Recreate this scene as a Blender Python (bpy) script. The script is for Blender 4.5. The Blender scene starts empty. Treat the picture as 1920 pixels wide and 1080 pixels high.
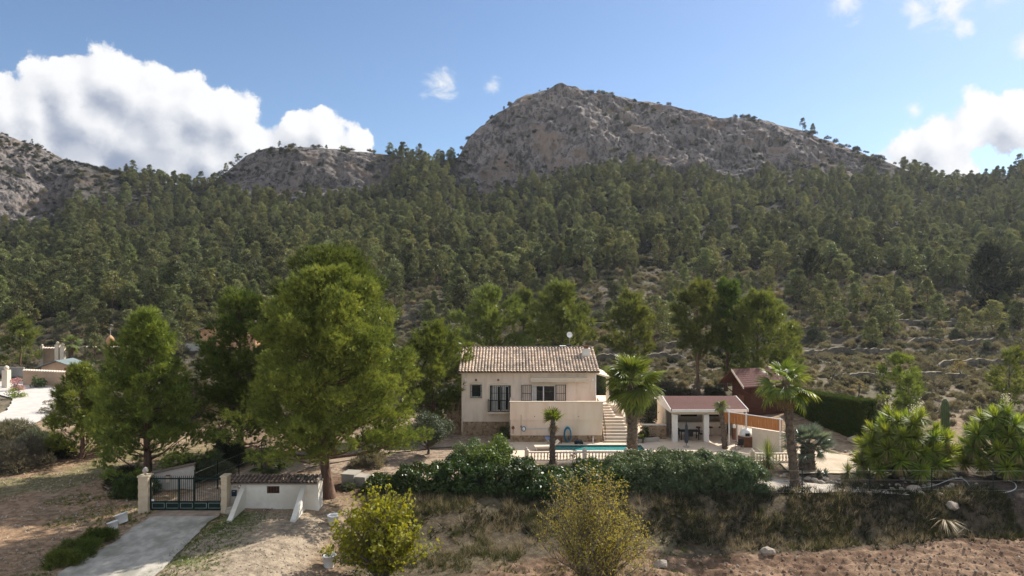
import bpy, bmesh, math, random
import numpy as np
from mathutils import Vector, Matrix

rad = math.radians
SC = bpy.context.scene
COL = SC.collection
# ------------------------------------------------------------------ camera
CAMH, FPX = 13.0, 1280.0
cam_d = bpy.data.cameras.new('camera')
cam = bpy.data.objects.new('camera', cam_d)
COL.objects.link(cam)
cam.location = (0, 0, CAMH)
cam.rotation_euler = (rad(90), 0, 0)
cam_d.sensor_width = 36.0
cam_d.lens = 24.0
cam_d.clip_start = 0.5
cam_d.clip_end = 8000
SC.camera = cam
# ------------------------------------------------------------------ light
SUN_AZ, SUN_EL = rad(49), rad(38)           # azimuth from +Y towards +X
S = Vector((math.cos(SUN_EL)*math.sin(SUN_AZ), math.cos(SUN_EL)*math.cos(SUN_AZ), math.sin(SUN_EL)))
sun_d = bpy.data.lights.new('sun', 'SUN')
sun_d.energy = 4.3
sun_d.angle = rad(0.5)
sun_d.color = (1.0, 0.93, 0.82)
sun = bpy.data.objects.new('sun', sun_d)
COL.objects.link(sun)
sun.rotation_euler = S.to_track_quat('Z', 'Y').to_euler()
sun.location = (60, 40, 120)
vs = SC.view_settings
vs.view_transform = 'Standard'
vs.look = 'None'
vs.gamma = 1.0
vs.exposure = 0.8
SC.render.engine = 'CYCLES'
cy = SC.cycles
cy.max_bounces = 5
cy.diffuse_bounces = 3
cy.glossy_bounces = 2
cy.transmission_bounces = 4
cy.transparent_max_bounces = 6
cy.volume_bounces = 0
cy.use_denoising = True
cy.caustics_reflective = False
cy.caustics_refractive = False

# ------------------------------------------------------------------ world
W = bpy.data.worlds.new('World')
SC.world = W
W.use_nodes = True


class NT:
    """small node helper"""
    def __init__(self, tree):
        self.t = tree
        self.n = tree.nodes
        self.l = tree.links

    def add(self, kind, **kw):
        n = self.n.new(kind)
        for k, v in kw.items():
            setattr(n, k, v)
        return n

    def put(self, sock, val):
        if val is None:
            return
        if isinstance(val, bpy.types.NodeSocket):
            self.l.new(val, sock)
        else:
            sock.default_value = val

    def math(self, op, a, b=None, c=None, clamp=False):
        n = self.add('ShaderNodeMath', operation=op, use_clamp=clamp)
        self.put(n.inputs[0], a)
        self.put(n.inputs[1], b)
        self.put(n.inputs[2], c)
        return n.outputs[0]

    def vmath(self, op, a, b=None, scale=None):
        n = self.add('ShaderNodeVectorMath', operation=op)
        self.put(n.inputs[0], a)
        if b is not None:
            self.put(n.inputs[1], b)
        if scale is not None:
            self.put(n.inputs[3], scale)
        return n.outputs['Value'] if op in ('DISTANCE', 'LENGTH', 'DOT_PRODUCT') else n.outputs[0]

    def noise(self, vec, scale, detail=4, rough=0.55, color=False, dist=0.0):
        n = self.add('ShaderNodeTexNoise')
        self.put(n.inputs['Vector'], vec)
        n.inputs['Scale'].default_value = scale
        n.inputs['Detail'].default_value = detail
        n.inputs['Roughness'].default_value = rough
        n.inputs['Distortion'].default_value = dist
        return n.outputs['Color'] if color else n.outputs['Fac']

    def mix(self, fac, a, b, blend='MIX'):
        n = self.add('ShaderNodeMix', data_type='RGBA', blend_type=blend)
        self.put(n.inputs[0], fac)
        self.put(n.inputs[6], a)
        self.put(n.inputs[7], b)
        return n.outputs[2]

    def remap(self, v, a, b, c=0.0, d=1.0, smooth=True):
        n = self.add('ShaderNodeMapRange', interpolation_type='SMOOTHSTEP' if smooth else 'LINEAR')
        self.put(n.inputs[0], v)
        for i, q in enumerate((a, b, c, d)):
            n.inputs[1 + i].default_value = q
        return n.outputs[0]


def sky_dir(px, py):
    return Vector(((px - 960) / FPX, 1.0, (540 - py) / FPX)).normalized()


def build_world():
    t = W.node_tree
    for n in list(t.nodes):
        t.nodes.remove(n)
    # cloud field as a group, evaluated at several directions
    g = bpy.data.node_groups.new('cloud_field', 'ShaderNodeTree')
    g.interface.new_socket('Dir', in_out='INPUT', socket_type='NodeSocketVector')
    g.interface.new_socket('Field', in_out='OUTPUT', socket_type='NodeSocketFloat')
    q = NT(g)
    gi = q.add('NodeGroupInput')
    go = q.add('NodeGroupOutput')
    d0 = gi.outputs[0]
    n1 = q.vmath('SUBTRACT', q.noise(d0, 9, 3, 0.5, True), (0.5, 0.5, 0.5))
    n2 = q.vmath('SUBTRACT', q.noise(d0, 30, 7, 0.66, True), (0.5, 0.5, 0.5))
    d1 = q.vmath('ADD', d0, q.vmath('SCALE', n1, scale=0.038))
    d1 = q.vmath('ADD', d1, q.vmath('SCALE', n2, scale=0.036))
    blobs = [(0, 210, 75), (65, 200, 62), (128, 150, 58), (222, 150, 66), (170, 230, 95), (300, 190, 72), (380, 212, 66),
             (440, 225, 62), (280, 290, 120), (150, 300, 115), (20, 290, 100), (-70, 230, 110), (-160, 300, 120), (400, 300, 95),
             (482, 270, 62), (560, 250, 44), (605, 246, 42), (662, 264, 34), (540, 310, 70), (620, 300, 60),
             (1695, 285, 46), (1755, 262, 60), (1825, 232, 62), (1790, 320, 50), (1905, 230, 70), (1990, 240, 80), (1680, 320, 40), (2080, 270, 90)]
    val = None
    for (px, py, r) in blobs:
        c = sky_dir(px, py)
        rr = r / FPX * (c.y ** 1.4) * 1.05
        dist = q.vmath('DISTANCE', d1, tuple(c))
        v = q.math('MULTIPLY_ADD', dist, -1.0 / 0.05, rr / 0.05)
        if val is None:
            val = v
        else:
            n = q.add('ShaderNodeMath', operation='SMOOTH_MAX')
            q.put(n.inputs[0], val)
            q.put(n.inputs[1], v)
            n.inputs[2].default_value = 0.18
            val = n.outputs[0]
    vo = q.add('ShaderNodeTexVoronoi', feature='SMOOTH_F1')
    q.put(vo.inputs['Vector'], d1)
    vo.inputs['Scale'].default_value = 28
    vo.inputs['Smoothness'].default_value = 0.45
    val = q.math('ADD', val, q.math('MULTIPLY_ADD', vo.outputs['Distance'], -0.62, 0.29))
    q.put(go.inputs[0], val)
    # main tree
    q = NT(t)
    tc = q.add('ShaderNodeTexCoord')
    d = q.vmath('NORMALIZE', tc.outputs['Generated'])

    def field(vec):
        n = q.add('ShaderNodeGroup')
        n.node_tree = g
        q.put(n.inputs[0], vec)
        return n.outputs[0]
    F0 = field(d)
    F1 = field(q.vmath('ADD', d, (0.016, 0.0, 0.02)))
    F2 = field(q.vmath('ADD', d, (0.012, 0.0, 0.036)))
    mask = q.remap(F0, 0.0, 0.17)
    relief = q.remap(q.math('SUBTRACT', F0, F1), -0.50, 0.60)
    deep = q.remap(F2, 0.0, 1.0, 1.0, 0.0)
    lit = q.math('MULTIPLY_ADD', relief, 0.42, q.math('MULTIPLY', deep, 0.66), clamp=True)
    ccol = q.mix(lit, (0.33, 0.39, 0.52, 1), (1.04, 1.04, 1.05, 1))
    # thin wisps: torn fair-weather cloud in view, more added out of view as fill light
    wn = q.noise(q.vmath('MULTIPLY', d, (1.0, 1.0, 1.5)), 22, 9, 0.68, dist=0.6)
    wv = None
    for (px, py, r) in [(1585, 8, 62), (1720, 20, 70), (1790, -5, 95), (1870, -30, 90), (1920, 85, 55), (826, 158, 62), (922, 160, 34), (1815, 50, 44), (1715, 205, 40)]:
        c = sky_dir(px, py)
        dist = q.vmath('DISTANCE', d, tuple(c))
        v = q.math('MULTIPLY_ADD', dist, -FPX / r / (c.y ** 1.4), 1.0, clamp=True)
        wv = v if wv is None else q.math('MAXIMUM', wv, v)
    side = q.remap(q.vmath('DOT_PRODUCT', d, (0, 1, 0)), 0.45, 0.70, 0.80, 0.0)  # unseen cloud behind and beside the camera, added to brighten shaded walls
    wmask = q.remap(q.math('MULTIPLY_ADD', q.math('MAXIMUM', wv, side), 0.55, wn), 0.72, 1.12)
    wmask = q.math('MULTIPLY', wmask, 0.93)
    sky = q.add('ShaderNodeTexSky', sky_type='NISHITA')
    sky.sun_disc = False
    sky.sun_elevation = SUN_EL
    sky.sun_rotation = SUN_AZ
    sky.altitude = 300
    sky.air_density = 1.0
    sky.dust_density = 0.5
    sky.ozone_density = 4.5
    bg = q.add('ShaderNodeBackground')
    q.put(bg.inputs[0], sky.outputs[0])
    bg.inputs[1].default_value = 0.080
    bc = q.add('ShaderNodeBackground')
    q.put(bc.inputs[0], ccol)
    bc.inputs[1].default_value = 0.56
    bw = q.add('ShaderNodeBackground')
    bw.inputs[0].default_value = (0.98, 0.99, 1.0, 1)
    bw.inputs[1].default_value = 0.56
    m1 = q.add('ShaderNodeMixShader')
    q.put(m1.inputs[0], wmask)
    q.l.new(bg.outputs[0], m1.inputs[1])
    q.l.new(bw.outputs[0], m1.inputs[2])
    m2 = q.add('ShaderNodeMixShader')
    q.put(m2.inputs[0], mask)
    q.l.new(m1.outputs[0], m2.inputs[1])
    q.l.new(bc.outputs[0], m2.inputs[2])
    out = q.add('ShaderNodeOutputWorld')
    q.l.new(m2.outputs[0], out.inputs[0])


build_world()
W.cycles.sampling_method = 'MANUAL'
W.cycles.sample_map_resolution = 512

# ------------------------------------------------------------------ numpy noise


def _hash(ix, iy, iz, seed):
    h = (ix.astype(np.int64) * 374761393 + iy.astype(np.int64) * 668265263 + iz.astype(np.int64) * 2147483647 + seed * 974634777) & 0xffffffff
    h = ((h ^ (h >> 13)) * 1274126177) & 0xffffffff
    h = ((h ^ (h >> 16)) * 2246822519) & 0xffffffff
    return ((h ^ (h >> 15)) & 0xffffff) / float(0xffffff)


def vnoise(x, y, z=None, seed=0):
    x = np.asarray(x, float)
    y = np.asarray(y, float)
    z = np.zeros_like(x) if z is None else np.asarray(z, float)
    xi, yi, zi = np.floor(x), np.floor(y), np.floor(z)
    fx, fy, fz = x - xi, y - yi, z - zi
    fx, fy, fz = [f * f * f * (f * (f * 6 - 15) + 10) for f in (fx, fy, fz)]
    r = 0
    for dz in (0, 1):
        wz = fz if dz else 1 - fz
        for dy in (0, 1):
            wy = fy if dy else 1 - fy
            for dx in (0, 1):
                wx = fx if dx else 1 - fx
                r = r + _hash(xi + dx, yi + dy, zi + dz, seed) * wx * wy * wz
    return r


def fbm(x, y, z=None, oct=4, seed=0, gain=0.5):
    a, s, tot = 1.0, 0.0, 0.0
    x = np.asarray(x, float)
    y = np.asarray(y, float)
    for i in range(oct):
        f = 2.03 ** i
        s = s + a * vnoise(x * f, y * f, None if z is None else np.asarray(z) * f, seed + i * 17)
        tot += a
        a *= gain
    return s / tot


def sstep(a, b, x):
    t = np.clip((np.asarray(x, float) - a) / (b - a), 0, 1)
    return t * t * (3 - 2 * t)


# ------------------------------------------------------------------ terrain shape
def tab(pairs):
    xs, ys = zip(*pairs)
    return lambda v: np.interp(v, xs, ys)


ridge_py = tab([(-900, 330), (-600, 300), (-300, 250), (-100, 238), (0, 252), (30, 259), (60, 270), (90, 285), (130, 303), (160, 311), (200, 320), (250, 330),
                (300, 341), (340, 348), (380, 348), (405, 338), (430, 316), (460, 292), (500, 278), (560, 275), (600, 278), (640, 281), (700, 287),
                (740, 292), (790, 300), (830, 302), (858, 296), (868, 282), (888, 247), (920, 224), (950, 202), (980, 183), (1010, 173), (1050, 166),
                (1100, 173), (1150, 181), (1200, 191), (1260, 201), (1300, 211), (1340, 226), (1370, 223), (1410, 223), (1450, 233), (1500, 244),
                (1550, 263), (1600, 281), (1650, 299), (1700, 322), (1760, 342), (1820, 350), (1860, 342), (1890, 327), (1920, 318), (2000, 295),
                (2200, 300), (2500, 330), (2900, 400)])
base_py = tab([(-900, 400), (-400, 395), (0, 408), (60, 408), (110, 398), (140, 358), (250, 356), (340, 362), (400, 362), (430, 352), (500, 357), (560, 358),
               (640, 358), (700, 350), (740, 334), (790, 312), (840, 312), (870, 344), (920, 350), (980, 336), (1040, 318), (1100, 304), (1160, 294),
               (1200, 290), (1260, 300), (1300, 300), (1340, 312), (1400, 313), (1450, 312), (1500, 311), (1560, 312), (1600, 314), (1650, 318),
               (1700, 336), (1760, 356), (1820, 362), (1920, 340), (2300, 340), (2900, 440)])
base_Y = tab([(-900, 270), (-400, 285), (0, 300), (130, 320), (330, 345), (400, 345), (560, 335), (740, 345), (860, 350), (1050, 342), (1300, 345), (1650, 350),
              (1920, 330), (2400, 300)])
ridge_dY = tab([(-400, 40), (0, 45), (110, 38), (200, 26), (330, 18), (410, 16), (450, 34), (700, 30), (800, 14), (860, 14), (890, 30), (1050, 66), (1300, 50),
                (1600, 24), (1650, 16), (1920, 22)])
cliff_w = tab([(-400, 0.9), (90, 0.9), (135, 0.5), (200, 0.3), (290, 0.15), (330, 0), (405, 0), (425, 0.75), (690, 0.7), (750, 0.1), (850, 0), (868, 1), (1560, 1), (1650, 0.6), (1700, 0)])


def hill_z(x, y):
    """height of the slope behind the property and how rocky it is"""
    px = 960 + FPX * x / np.maximum(y, 1)
    Yb = base_Y(px)
    Yr = Yb + ridge_dY(px)
    zb = CAMH - (base_py(px) - 540) / FPX * Yb
    zr = CAMH - (ridge_py(px) - 540) / FPX * Yr
    s = np.clip((y - 92) / (Yb - 92), 0, 1)
    z1 = zb * (0.55 * s + 0.45 * s ** 2.6)
    # farm terraces in the lower part
    q = 1.5
    zz = z1 + 0.9 * (fbm(x / 38, y / 30, oct=2, seed=5) - 0.5)
    fr = zz / q - np.floor(zz / q)
    zt = q * (np.floor(zz / q) + np.clip(0.25 * fr, 0, 1) + 0.75 * sstep(0.80, 0.97, fr))
    m = sstep(98, 110, y) * sstep(200, 165, y) * (0.35 + 0.65 * sstep(0.35, 0.55, fbm(x / 30, y / 22, oct=2, seed=8))) * sstep(-55, -25, x)
    z1 = z1 + (zt - z1) * np.clip(m, 0, 1) * 0.9
    t = np.clip((y - Yb) / (Yr - Yb), 0, 1)
    z2 = zb + (zr - zb) * (1 - (1 - t) ** 1.45)
    z = np.where(y < Yb, z1, z2)
    z = np.where(y > Yr, zr - (y - Yr) * 0.42, z)
    rock = cliff_w(px) * sstep(-22, -8, y - Yb + 10 * (fbm(x / 14, y / 14, oct=3, seed=3) - 0.5))
    und = sstep(110, 150, y) * (fbm(x / 26, y / 26, oct=4, seed=11) - 0.5) * 5.0 * (1 - rock)
    fade = sstep(0, 25, np.abs(Yr - y))
    z = z + und * (0.25 + 0.75 * fade)
    return z, rock


def H(x, y, full=False):
    x = np.asarray(x, float)
    y = np.asarray(y, float)
    d = 1.25 * sstep(-13, -6, x) + 0.65 * sstep(3, 12, x)
    k = sstep(2, 10, x)
    edge0 = 43.4 - 0.5 * k
    edge1 = 36.6 + 0.15 * np.clip(x, 0, 32)
    z = -d * sstep(edge0, edge1, y + 0 * x)
    flat = sstep(-3, 0, x) * sstep(28, 25, x) * sstep(48.5, 50.5, y) * sstep(64, 61, y)
    z = z + (fbm(x / 3.1, y / 3.1, oct=4, seed=1) - 0.5) * 0.28 * (1 - flat)
    z = z + 1.5 * sstep(63, 86, y) * sstep(-16, -5, x) * sstep(110, 92, y)
    # the pit of the pool
    z = z - 1.9 * sstep(3.3, 3.7, x) * sstep(10.6, 10.2, x) * sstep(54.3, 54.75, y) * sstep(56.2, 55.75, y)
    # furrows of the ploughed field
    f = sstep(5, 9, x + (41 - y) * 1.2) * sstep(0.5, -0.6, y - 36.2 - 0.15 * x + 1.6 * (fbm(x / 2.5, y / 2.5, oct=3, seed=6) - 0.5))
    z = z + f * (0.07 * np.sin((y + 0.13 * x + 1.6 * fbm(x / 5, y / 3, oct=3, seed=2)) * 6.5) + 0.24 * (fbm(x * 2.3, y * 2.3, oct=2, seed=4) - 0.5))
    hz, rock = hill_z(x, y)
    z = z + np.where(y > 90, hz, 0)
    if full:
        return z, rock, f
    return z


def h1(x, y):
    return float(H(np.array([x]), np.array([y]))[0])


def X(px, Y):
    return (px - 960) / FPX * Y


def Z(py, Y):
    return CAMH - (py - 540) / FPX * Y


# ------------------------------------------------------------------ mesh helpers
def tag(o, label=None, cat=None, group=None, kind=None):
    if label:
        o['label'] = label
    if cat:
        o['category'] = cat
    if group:
        o['group'] = group
    if kind:
        o['kind'] = kind
    return o


def thing(name, label, cat, loc=(0, 0, 0), rz=0.0, group=None):
    o = bpy.data.objects.new(name, None)
    o.empty_display_size = 0.2
    COL.objects.link(o)
    o.location = loc
    o.rotation_euler = (0, 0, rz)
    return tag(o, label, cat, group, 'thing')


def link(name, me, parent=None, loc=None, rot=None, scale=None):
    o = bpy.data.objects.new(name, me)
    COL.objects.link(o)
    if parent is not None:
        o.parent = parent
    if loc is not None:
        o.location = loc
    if rot is not None:
        o.rotation_euler = rot
    if scale is not None:
        o.scale = scale
    return o


def np_mesh(name, V, F, mats, attrs=None, smooth=False, midx=None):
    """V (n,3), F (m,k) uniform polygons"""
    V = np.ascontiguousarray(V, dtype=np.float32)
    F = np.ascontiguousarray(F, dtype=np.int32)
    me = bpy.data.meshes.new(name)
    m, k = F.shape
    me.vertices.add(len(V))
    me.vertices.foreach_set('co', V.ravel())
    me.loops.add(m * k)
    me.loops.foreach_set('vertex_index', F.ravel())
    me.polygons.add(m)
    me.polygons.foreach_set('loop_start', np.arange(0, m * k, k, dtype=np.int32))
    try:
        me.polygons.foreach_set('loop_total', np.full(m, k, dtype=np.int32))
    except Exception:
        pass
    if smooth:
        me.polygons.foreach_set('use_smooth', np.ones(m, dtype=bool))
    if not isinstance(mats, (list, tuple)):
        mats = [mats]
    for mt in mats:
        me.materials.append(mt)
    if midx is not None:
        me.polygons.foreach_set('material_index', np.ascontiguousarray(midx, dtype=np.int32))
    for an, av in (attrs or {}).items():
        av = np.asarray(av, dtype=np.float32)
        if av.ndim == 1:
            a = me.attributes.new(an, 'FLOAT', 'POINT')
            a.data.foreach_set('value', av)
        else:
            a = me.attributes.new(an, 'FLOAT_COLOR', 'POINT')
            a.data.foreach_set('color', np.concatenate([av, np.ones((len(av), 1), np.float32)], 1).ravel())
    me.update(calc_edges=True)
    return me


class MB:
    def __init__(self):
        self.v, self.f = [], []

    def add(self, V, F):
        b = len(self.v)
        self.v += [tuple(p) for p in V]
        self.f += [tuple(i + b for i in f) for f in F]
        return self

    def box(self, x0, x1, y0, y1, z0, z1, M=None):
        V = [Vector((x, y, z)) for z in (z0, z1) for y in (y0, y1) for x in (x0, x1)]
        if M is not None:
            V = [M @ v for v in V]
        return self.add(V, [(0, 2, 3, 1), (4, 5, 7, 6), (0, 1, 5, 4), (2, 6, 7, 3), (0, 4, 6, 2), (1, 3, 7, 5)])

    def prism(self, poly, a, b, axis='y'):
        """polygon in the two other axes extruded along axis"""
        n = len(poly)

        def p3(p, t):
            if axis == 'y':
                return (p[0], t, p[1])
            if axis == 'x':
                return (t, p[0], p[1])
            return (p[0], p[1], t)
        V = [p3(p, a) for p in poly] + [p3(p, b) for p in poly]
        F = [tuple(range(n))[::-1], tuple(range(n, 2 * n))] + [(i, (i + 1) % n, n + (i + 1) % n, n + i) for i in range(n)]
        return self.add(V, F)

    def tube(self, pts, r, n=6, cap=True):
        pts = [Vector(p) for p in pts]
        rs = r if isinstance(r, (list, tuple)) else [r] * len(pts)
        V, F = [], []
        for i, p in enumerate(pts):
            t = (pts[min(i + 1, len(pts) - 1)] - pts[max(i - 1, 0)]).normalized()
            up = Vector((0, 0, 1)) if abs(t.z) < 0.9 else Vector((1, 0, 0))
            a = t.cross(up).normalized()
            b = t.cross(a)
            for k in range(n):
                w = 2 * math.pi * k / n
                V.append(p + (a * math.cos(w) + b * math.sin(w)) * rs[i])
        for i in range(len(pts) - 1):
            for k in range(n):
                F.append((i * n + k, i * n + (k + 1) % n, (i + 1) * n + (k + 1) % n, (i + 1) * n + k))
        if cap:
            F.append(tuple(range(n))[::-1])
            F.append(tuple(range((len(pts) - 1) * n, len(pts) * n)))
        return self.add(V, F)

    def lathe(self, prof, n=16, c=(0, 0, 0), cap=True):
        V, F = [], []
        for (r, z) in prof:
            for k in range(n):
                w = 2 * math.pi * k / n
                V.append((c[0] + r * math.cos(w), c[1] + r * math.sin(w), c[2] + z))
        for i in range(len(prof) - 1):
            for k in range(n):
                F.append((i * n + k, i * n + (k + 1) % n, (i + 1) * n + (k + 1) % n, (i + 1) * n + k))
        if cap:
            F.append(tuple(range(n))[::-1])
            F.append(tuple(range((len(prof) - 1) * n, len(prof) * n)))
        return self.add(V, F)

    def mesh(self, name, mat, smooth=False):
        me = bpy.data.meshes.new(name)
        me.from_pydata([tuple(v) for v in self.v], [], self.f)
        bm = bmesh.new()
        bm.from_mesh(me)
        bmesh.ops.recalc_face_normals(bm, faces=bm.faces)
        bm.to_mesh(me)
        bm.free()
        me.materials.append(mat)
        if smooth:
            me.polygons.foreach_set('use_smooth', np.ones(len(me.polygons), dtype=bool))
        me.update()
        return me

    def build(self, name, mat, parent=None, smooth=False, loc=None, rot=None):
        return link(name, self.mesh(name, mat, smooth), parent, loc, rot)


# ------------------------------------------------------------------ materials
def newmat(name):
    m = bpy.data.materials.new(name)
    m.use_nodes = True
    t = m.node_tree
    for n in list(t.nodes):
        t.nodes.remove(n)
    q = NT(t)
    out = q.add('ShaderNodeOutputMaterial')
    return m, q, out


def solid(name, c1, c2=None, scale=3.0, rough=0.75, bump=0.0, bscale=None, metal=0.0, spec=0.3, detail=5, stretch=None, lo=0.35, hi=0.65, c3=None, scale3=0.4, tint=None, bdist=0.03):
    m, q, out = newmat(name)
    p = q.add('ShaderNodeBsdfPrincipled')
    tc = q.add('ShaderNodeTexCoord')
    vec = tc.outputs['Object']
    if stretch:
        vec = q.vmath('MULTIPLY', vec, stretch)
    c2 = c2 or tuple(min(1, v * 1.2) for v in c1)
    col = q.mix(q.remap(q.noise(vec, scale, detail, 0.6), lo, hi), (*c1, 1), (*c2, 1))
    if c3:
        col = q.mix(q.remap(q.noise(vec, scale3, 4, 0.55), 0.45, 0.68), col, (*c3, 1))
    if tint:
        at = q.add('ShaderNodeAttribute', attribute_name=tint)
        g = q.add('ShaderNodeValToRGB')
        e = g.color_ramp.elements
        e[0].color = (0.62, 0.62, 0.64, 1)
        e[1].color = (1.25, 1.2, 1.15, 1)
        q.put(g.inputs[0], at.outputs['Fac'])
        col = q.mix(1.0, col, g.outputs[0], 'MULTIPLY')
    q.put(p.inputs['Base Color'], col)
    p.inputs['Roughness'].default_value = rough
    p.inputs['Metallic'].default_value = metal
    p.inputs['Specular IOR Level'].default_value = spec
    if bump:
        b = q.add('ShaderNodeBump')
        b.inputs['Strength'].default_value = bump
        b.inputs['Distance'].default_value = bdist
        q.put(b.inputs['Height'], q.noise(vec, bscale or scale * 5, 6, 0.65))
        q.put(p.inputs['Normal'], b.outputs[0])
    q.l.new(p.outputs[0], out.inputs[0])
    return m


def leafmat(name, c1, c2, trans=0.35, rough=0.55, spec=0.25, hue=0.12, tcol=None):
    m, q, out = newmat(name)
    at = q.add('ShaderNodeAttribute', attribute_name='tint')
    oi = q.add('ShaderNodeObjectInfo')
    col = q.mix(at.outputs['Fac'], (*c1, 1), (*c2, 1))
    hs = q.add('ShaderNodeHueSaturation')
    q.put(hs.inputs['Color'], col)
    q.put(hs.inputs['Value'], q.math('MULTIPLY_ADD', oi.outputs['Random'], hue * 3, 1 - hue * 1.5))
    r2 = q.math('FRACT', q.math('MULTIPLY', oi.outputs['Random'], 7.31))
    q.put(hs.inputs['Hue'], q.math('MULTIPLY_ADD', r2, hue * 0.25, 0.5 - hue * 0.125))
    col = hs.outputs[0]
    p = q.add('ShaderNodeBsdfPrincipled')
    q.put(p.inputs['Base Color'], col)
    p.inputs['Roughness'].default_value = rough
    p.inputs['Specular IOR Level'].default_value = spec
    tr = q.add('ShaderNodeBsdfTranslucent')
    tc = q.mix(1.0, col, (*(tcol or (1.25, 1.15, 0.6)), 1), 'MULTIPLY')
    q.put(tr.inputs['Color'], tc)
    mx = q.add('ShaderNodeMixShader')
    mx.inputs[0].default_value = trans
    q.l.new(p.outputs[0], mx.inputs[1])
    q.l.new(tr.outputs[0], mx.inputs[2])
    q.l.new(mx.outputs[0], out.inputs[0])
    return m


M = {}
M['stucco'] = solid('stucco', (0.84, 0.70, 0.575), (0.87, 0.74, 0.615), 1.2, 0.9, 0.25, 40, c3=(0.74, 0.61, 0.495), scale3=1.0, stretch=(1.6, 1.6, 0.4))
M['stucco_bounce'] = solid('stucco_bounce', (0.89, 0.69, 0.545), (0.91, 0.73, 0.585), 1.0, 0.9, 0.25, 40, c3=(0.81, 0.62, 0.48), scale3=0.9, stretch=(1.6, 1.6, 0.4))  # copy of the stucco with deck bounce light put into its colour
M['white_wall'] = solid('white_wall', (0.74, 0.70, 0.62), (0.80, 0.77, 0.70), 1.5, 0.9, 0.3, 30, c3=(0.62, 0.57, 0.48))
M['white'] = solid('white_paint', (0.78, 0.76, 0.72), (0.82, 0.80, 0.77), 2, 0.6)
M['cream'] = solid('cream_paint', (0.70, 0.60, 0.47), (0.74, 0.65, 0.52), 2, 0.8)
M['pillar'] = solid('pillar_stone', (0.56, 0.45, 0.31), (0.64, 0.53, 0.38), 3, 0.9, 0.4, 16)
M['black'] = solid('black_iron', (0.012, 0.012, 0.014), (0.02, 0.02, 0.02), 4, 0.5)
M['green_iron'] = solid('green_iron', (0.004, 0.016, 0.013), (0.006, 0.024, 0.019), 4, 0.45)
M['grey_line'] = solid('grey_line', (0.25, 0.30, 0.26), None, 4, 0.5)
M['tile'] = solid('clay_tile', (0.56, 0.43, 0.32), (0.67, 0.55, 0.44), 1.3, 0.85, 0.3, 22, c3=(0.45, 0.37, 0.29), tint='tint')
M['old_tile'] = solid('weathered_tile', (0.26, 0.20, 0.16), (0.36, 0.27, 0.21), 3, 0.9, 0.3, 20, c3=(0.17, 0.15, 0.13), tint='tint')
M['shingle'] = solid('red_shingle', (0.125, 0.058, 0.050), (0.17, 0.082, 0.070), 9, 0.9, 0.4, 30)
M['shed_wood'] = solid('shed_wood', (0.075, 0.027, 0.016), (0.115, 0.045, 0.026), 3, 0.75, 0.2, 12, stretch=(0.3, 0.3, 6))
M['orange_wood'] = solid('orange_wood', (0.42, 0.16, 0.045), (0.55, 0.23, 0.075), 4, 0.7, 0.2, 14, stretch=(6, 6, 0.4))
M['glass'] = solid('window_glass', (0.02, 0.025, 0.025), (0.03, 0.035, 0.033), 1, 0.06, spec=0.6)
M['frame_white'] = solid('white_frame', (0.80, 0.80, 0.79), None, 3, 0.4)
M['curtain'] = solid('curtain', (0.55, 0.54, 0.50), None, 3, 0.9)
M['stone'] = None
M['concrete'] = solid('concrete', (0.36, 0.33, 0.29), (0.44, 0.40, 0.35), 1.4, 0.95, 0.3, 18, c3=(0.29, 0.27, 0.24), scale3=0.35)
M['drive'] = solid('drive_concrete', (0.32, 0.30, 0.26), (0.48, 0.44, 0.38), 1.6, 0.95, 0.5, 14, c3=(0.24, 0.23, 0.185), scale3=0.45, stretch=(1.2, 0.85, 1.0), detail=9)
M['deck'] = solid('deck_paving', (0.64, 0.51, 0.39), (0.70, 0.58, 0.45), 0.8, 0.85, 0.2, 12)
M['coping'] = solid('pool_coping', (0.66, 0.57, 0.47), (0.72, 0.63, 0.53), 2, 0.8)
M['step'] = solid('step_paving', (0.60, 0.50, 0.39), (0.68, 0.58, 0.47), 1.5, 0.85)
M['water'] = solid('pool_water', (0.03, 0.22, 0.225), (0.045, 0.27, 0.275), 1.4, 0.12, 0.15, 3, spec=0.2)
M['pool_tile'] = solid('pool_tile', (0.10, 0.35, 0.36), None, 3, 0.4)
M['gravel'] = solid('pale_gravel', (0.42, 0.37, 0.31), (0.58, 0.52, 0.44), 9, 0.95, 0.8, 30, c3=(0.36, 0.31, 0.25), scale3=0.5)
M['patio'] = solid('beige_patio', (0.52, 0.42, 0.31), (0.62, 0.51, 0.38), 3, 0.95, 0.5, 30, c3=(0.46, 0.36, 0.26), scale3=0.4)
M['dirt_road'] = solid('dirt_drive', (0.30, 0.22, 0.16), (0.40, 0.31, 0.23), 3, 0.95, 0.6, 14, c3=(0.22, 0.17, 0.13), scale3=0.5)
M['white_road'] = solid('white_road', (0.52, 0.475, 0.43), (0.60, 0.56, 0.52), 1.5, 0.95, 0.4, 16)
M['bark'] = solid('pine_bark', (0.11, 0.065, 0.045), (0.20, 0.125, 0.09), 3, 0.95, 0.9, 9, stretch=(1, 1, 0.25), bdist=0.08)
M['bark_grey'] = solid('grey_bark', (0.10, 0.085, 0.07), (0.18, 0.155, 0.13), 4, 0.95, 0.8, 12)
M['palm_bark'] = solid('palm_bark', (0.10, 0.078, 0.058), (0.20, 0.16, 0.12), 5, 0.95, 0.8, 14, bdist=0.05)
M['rock'] = solid('garden_rock', (0.30, 0.25, 0.20), (0.45, 0.39, 0.32), 3, 0.95, 0.7, 8, bdist=0.06)
M['pot'] = solid('white_plastic', (0.80, 0.81, 0.80), (0.84, 0.85, 0.84), 3, 0.5, c3=(0.70, 0.69, 0.66), scale3=2)
M['soil'] = solid('potting_soil', (0.05, 0.035, 0.025), (0.09, 0.065, 0.045), 8, 1.0)
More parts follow.
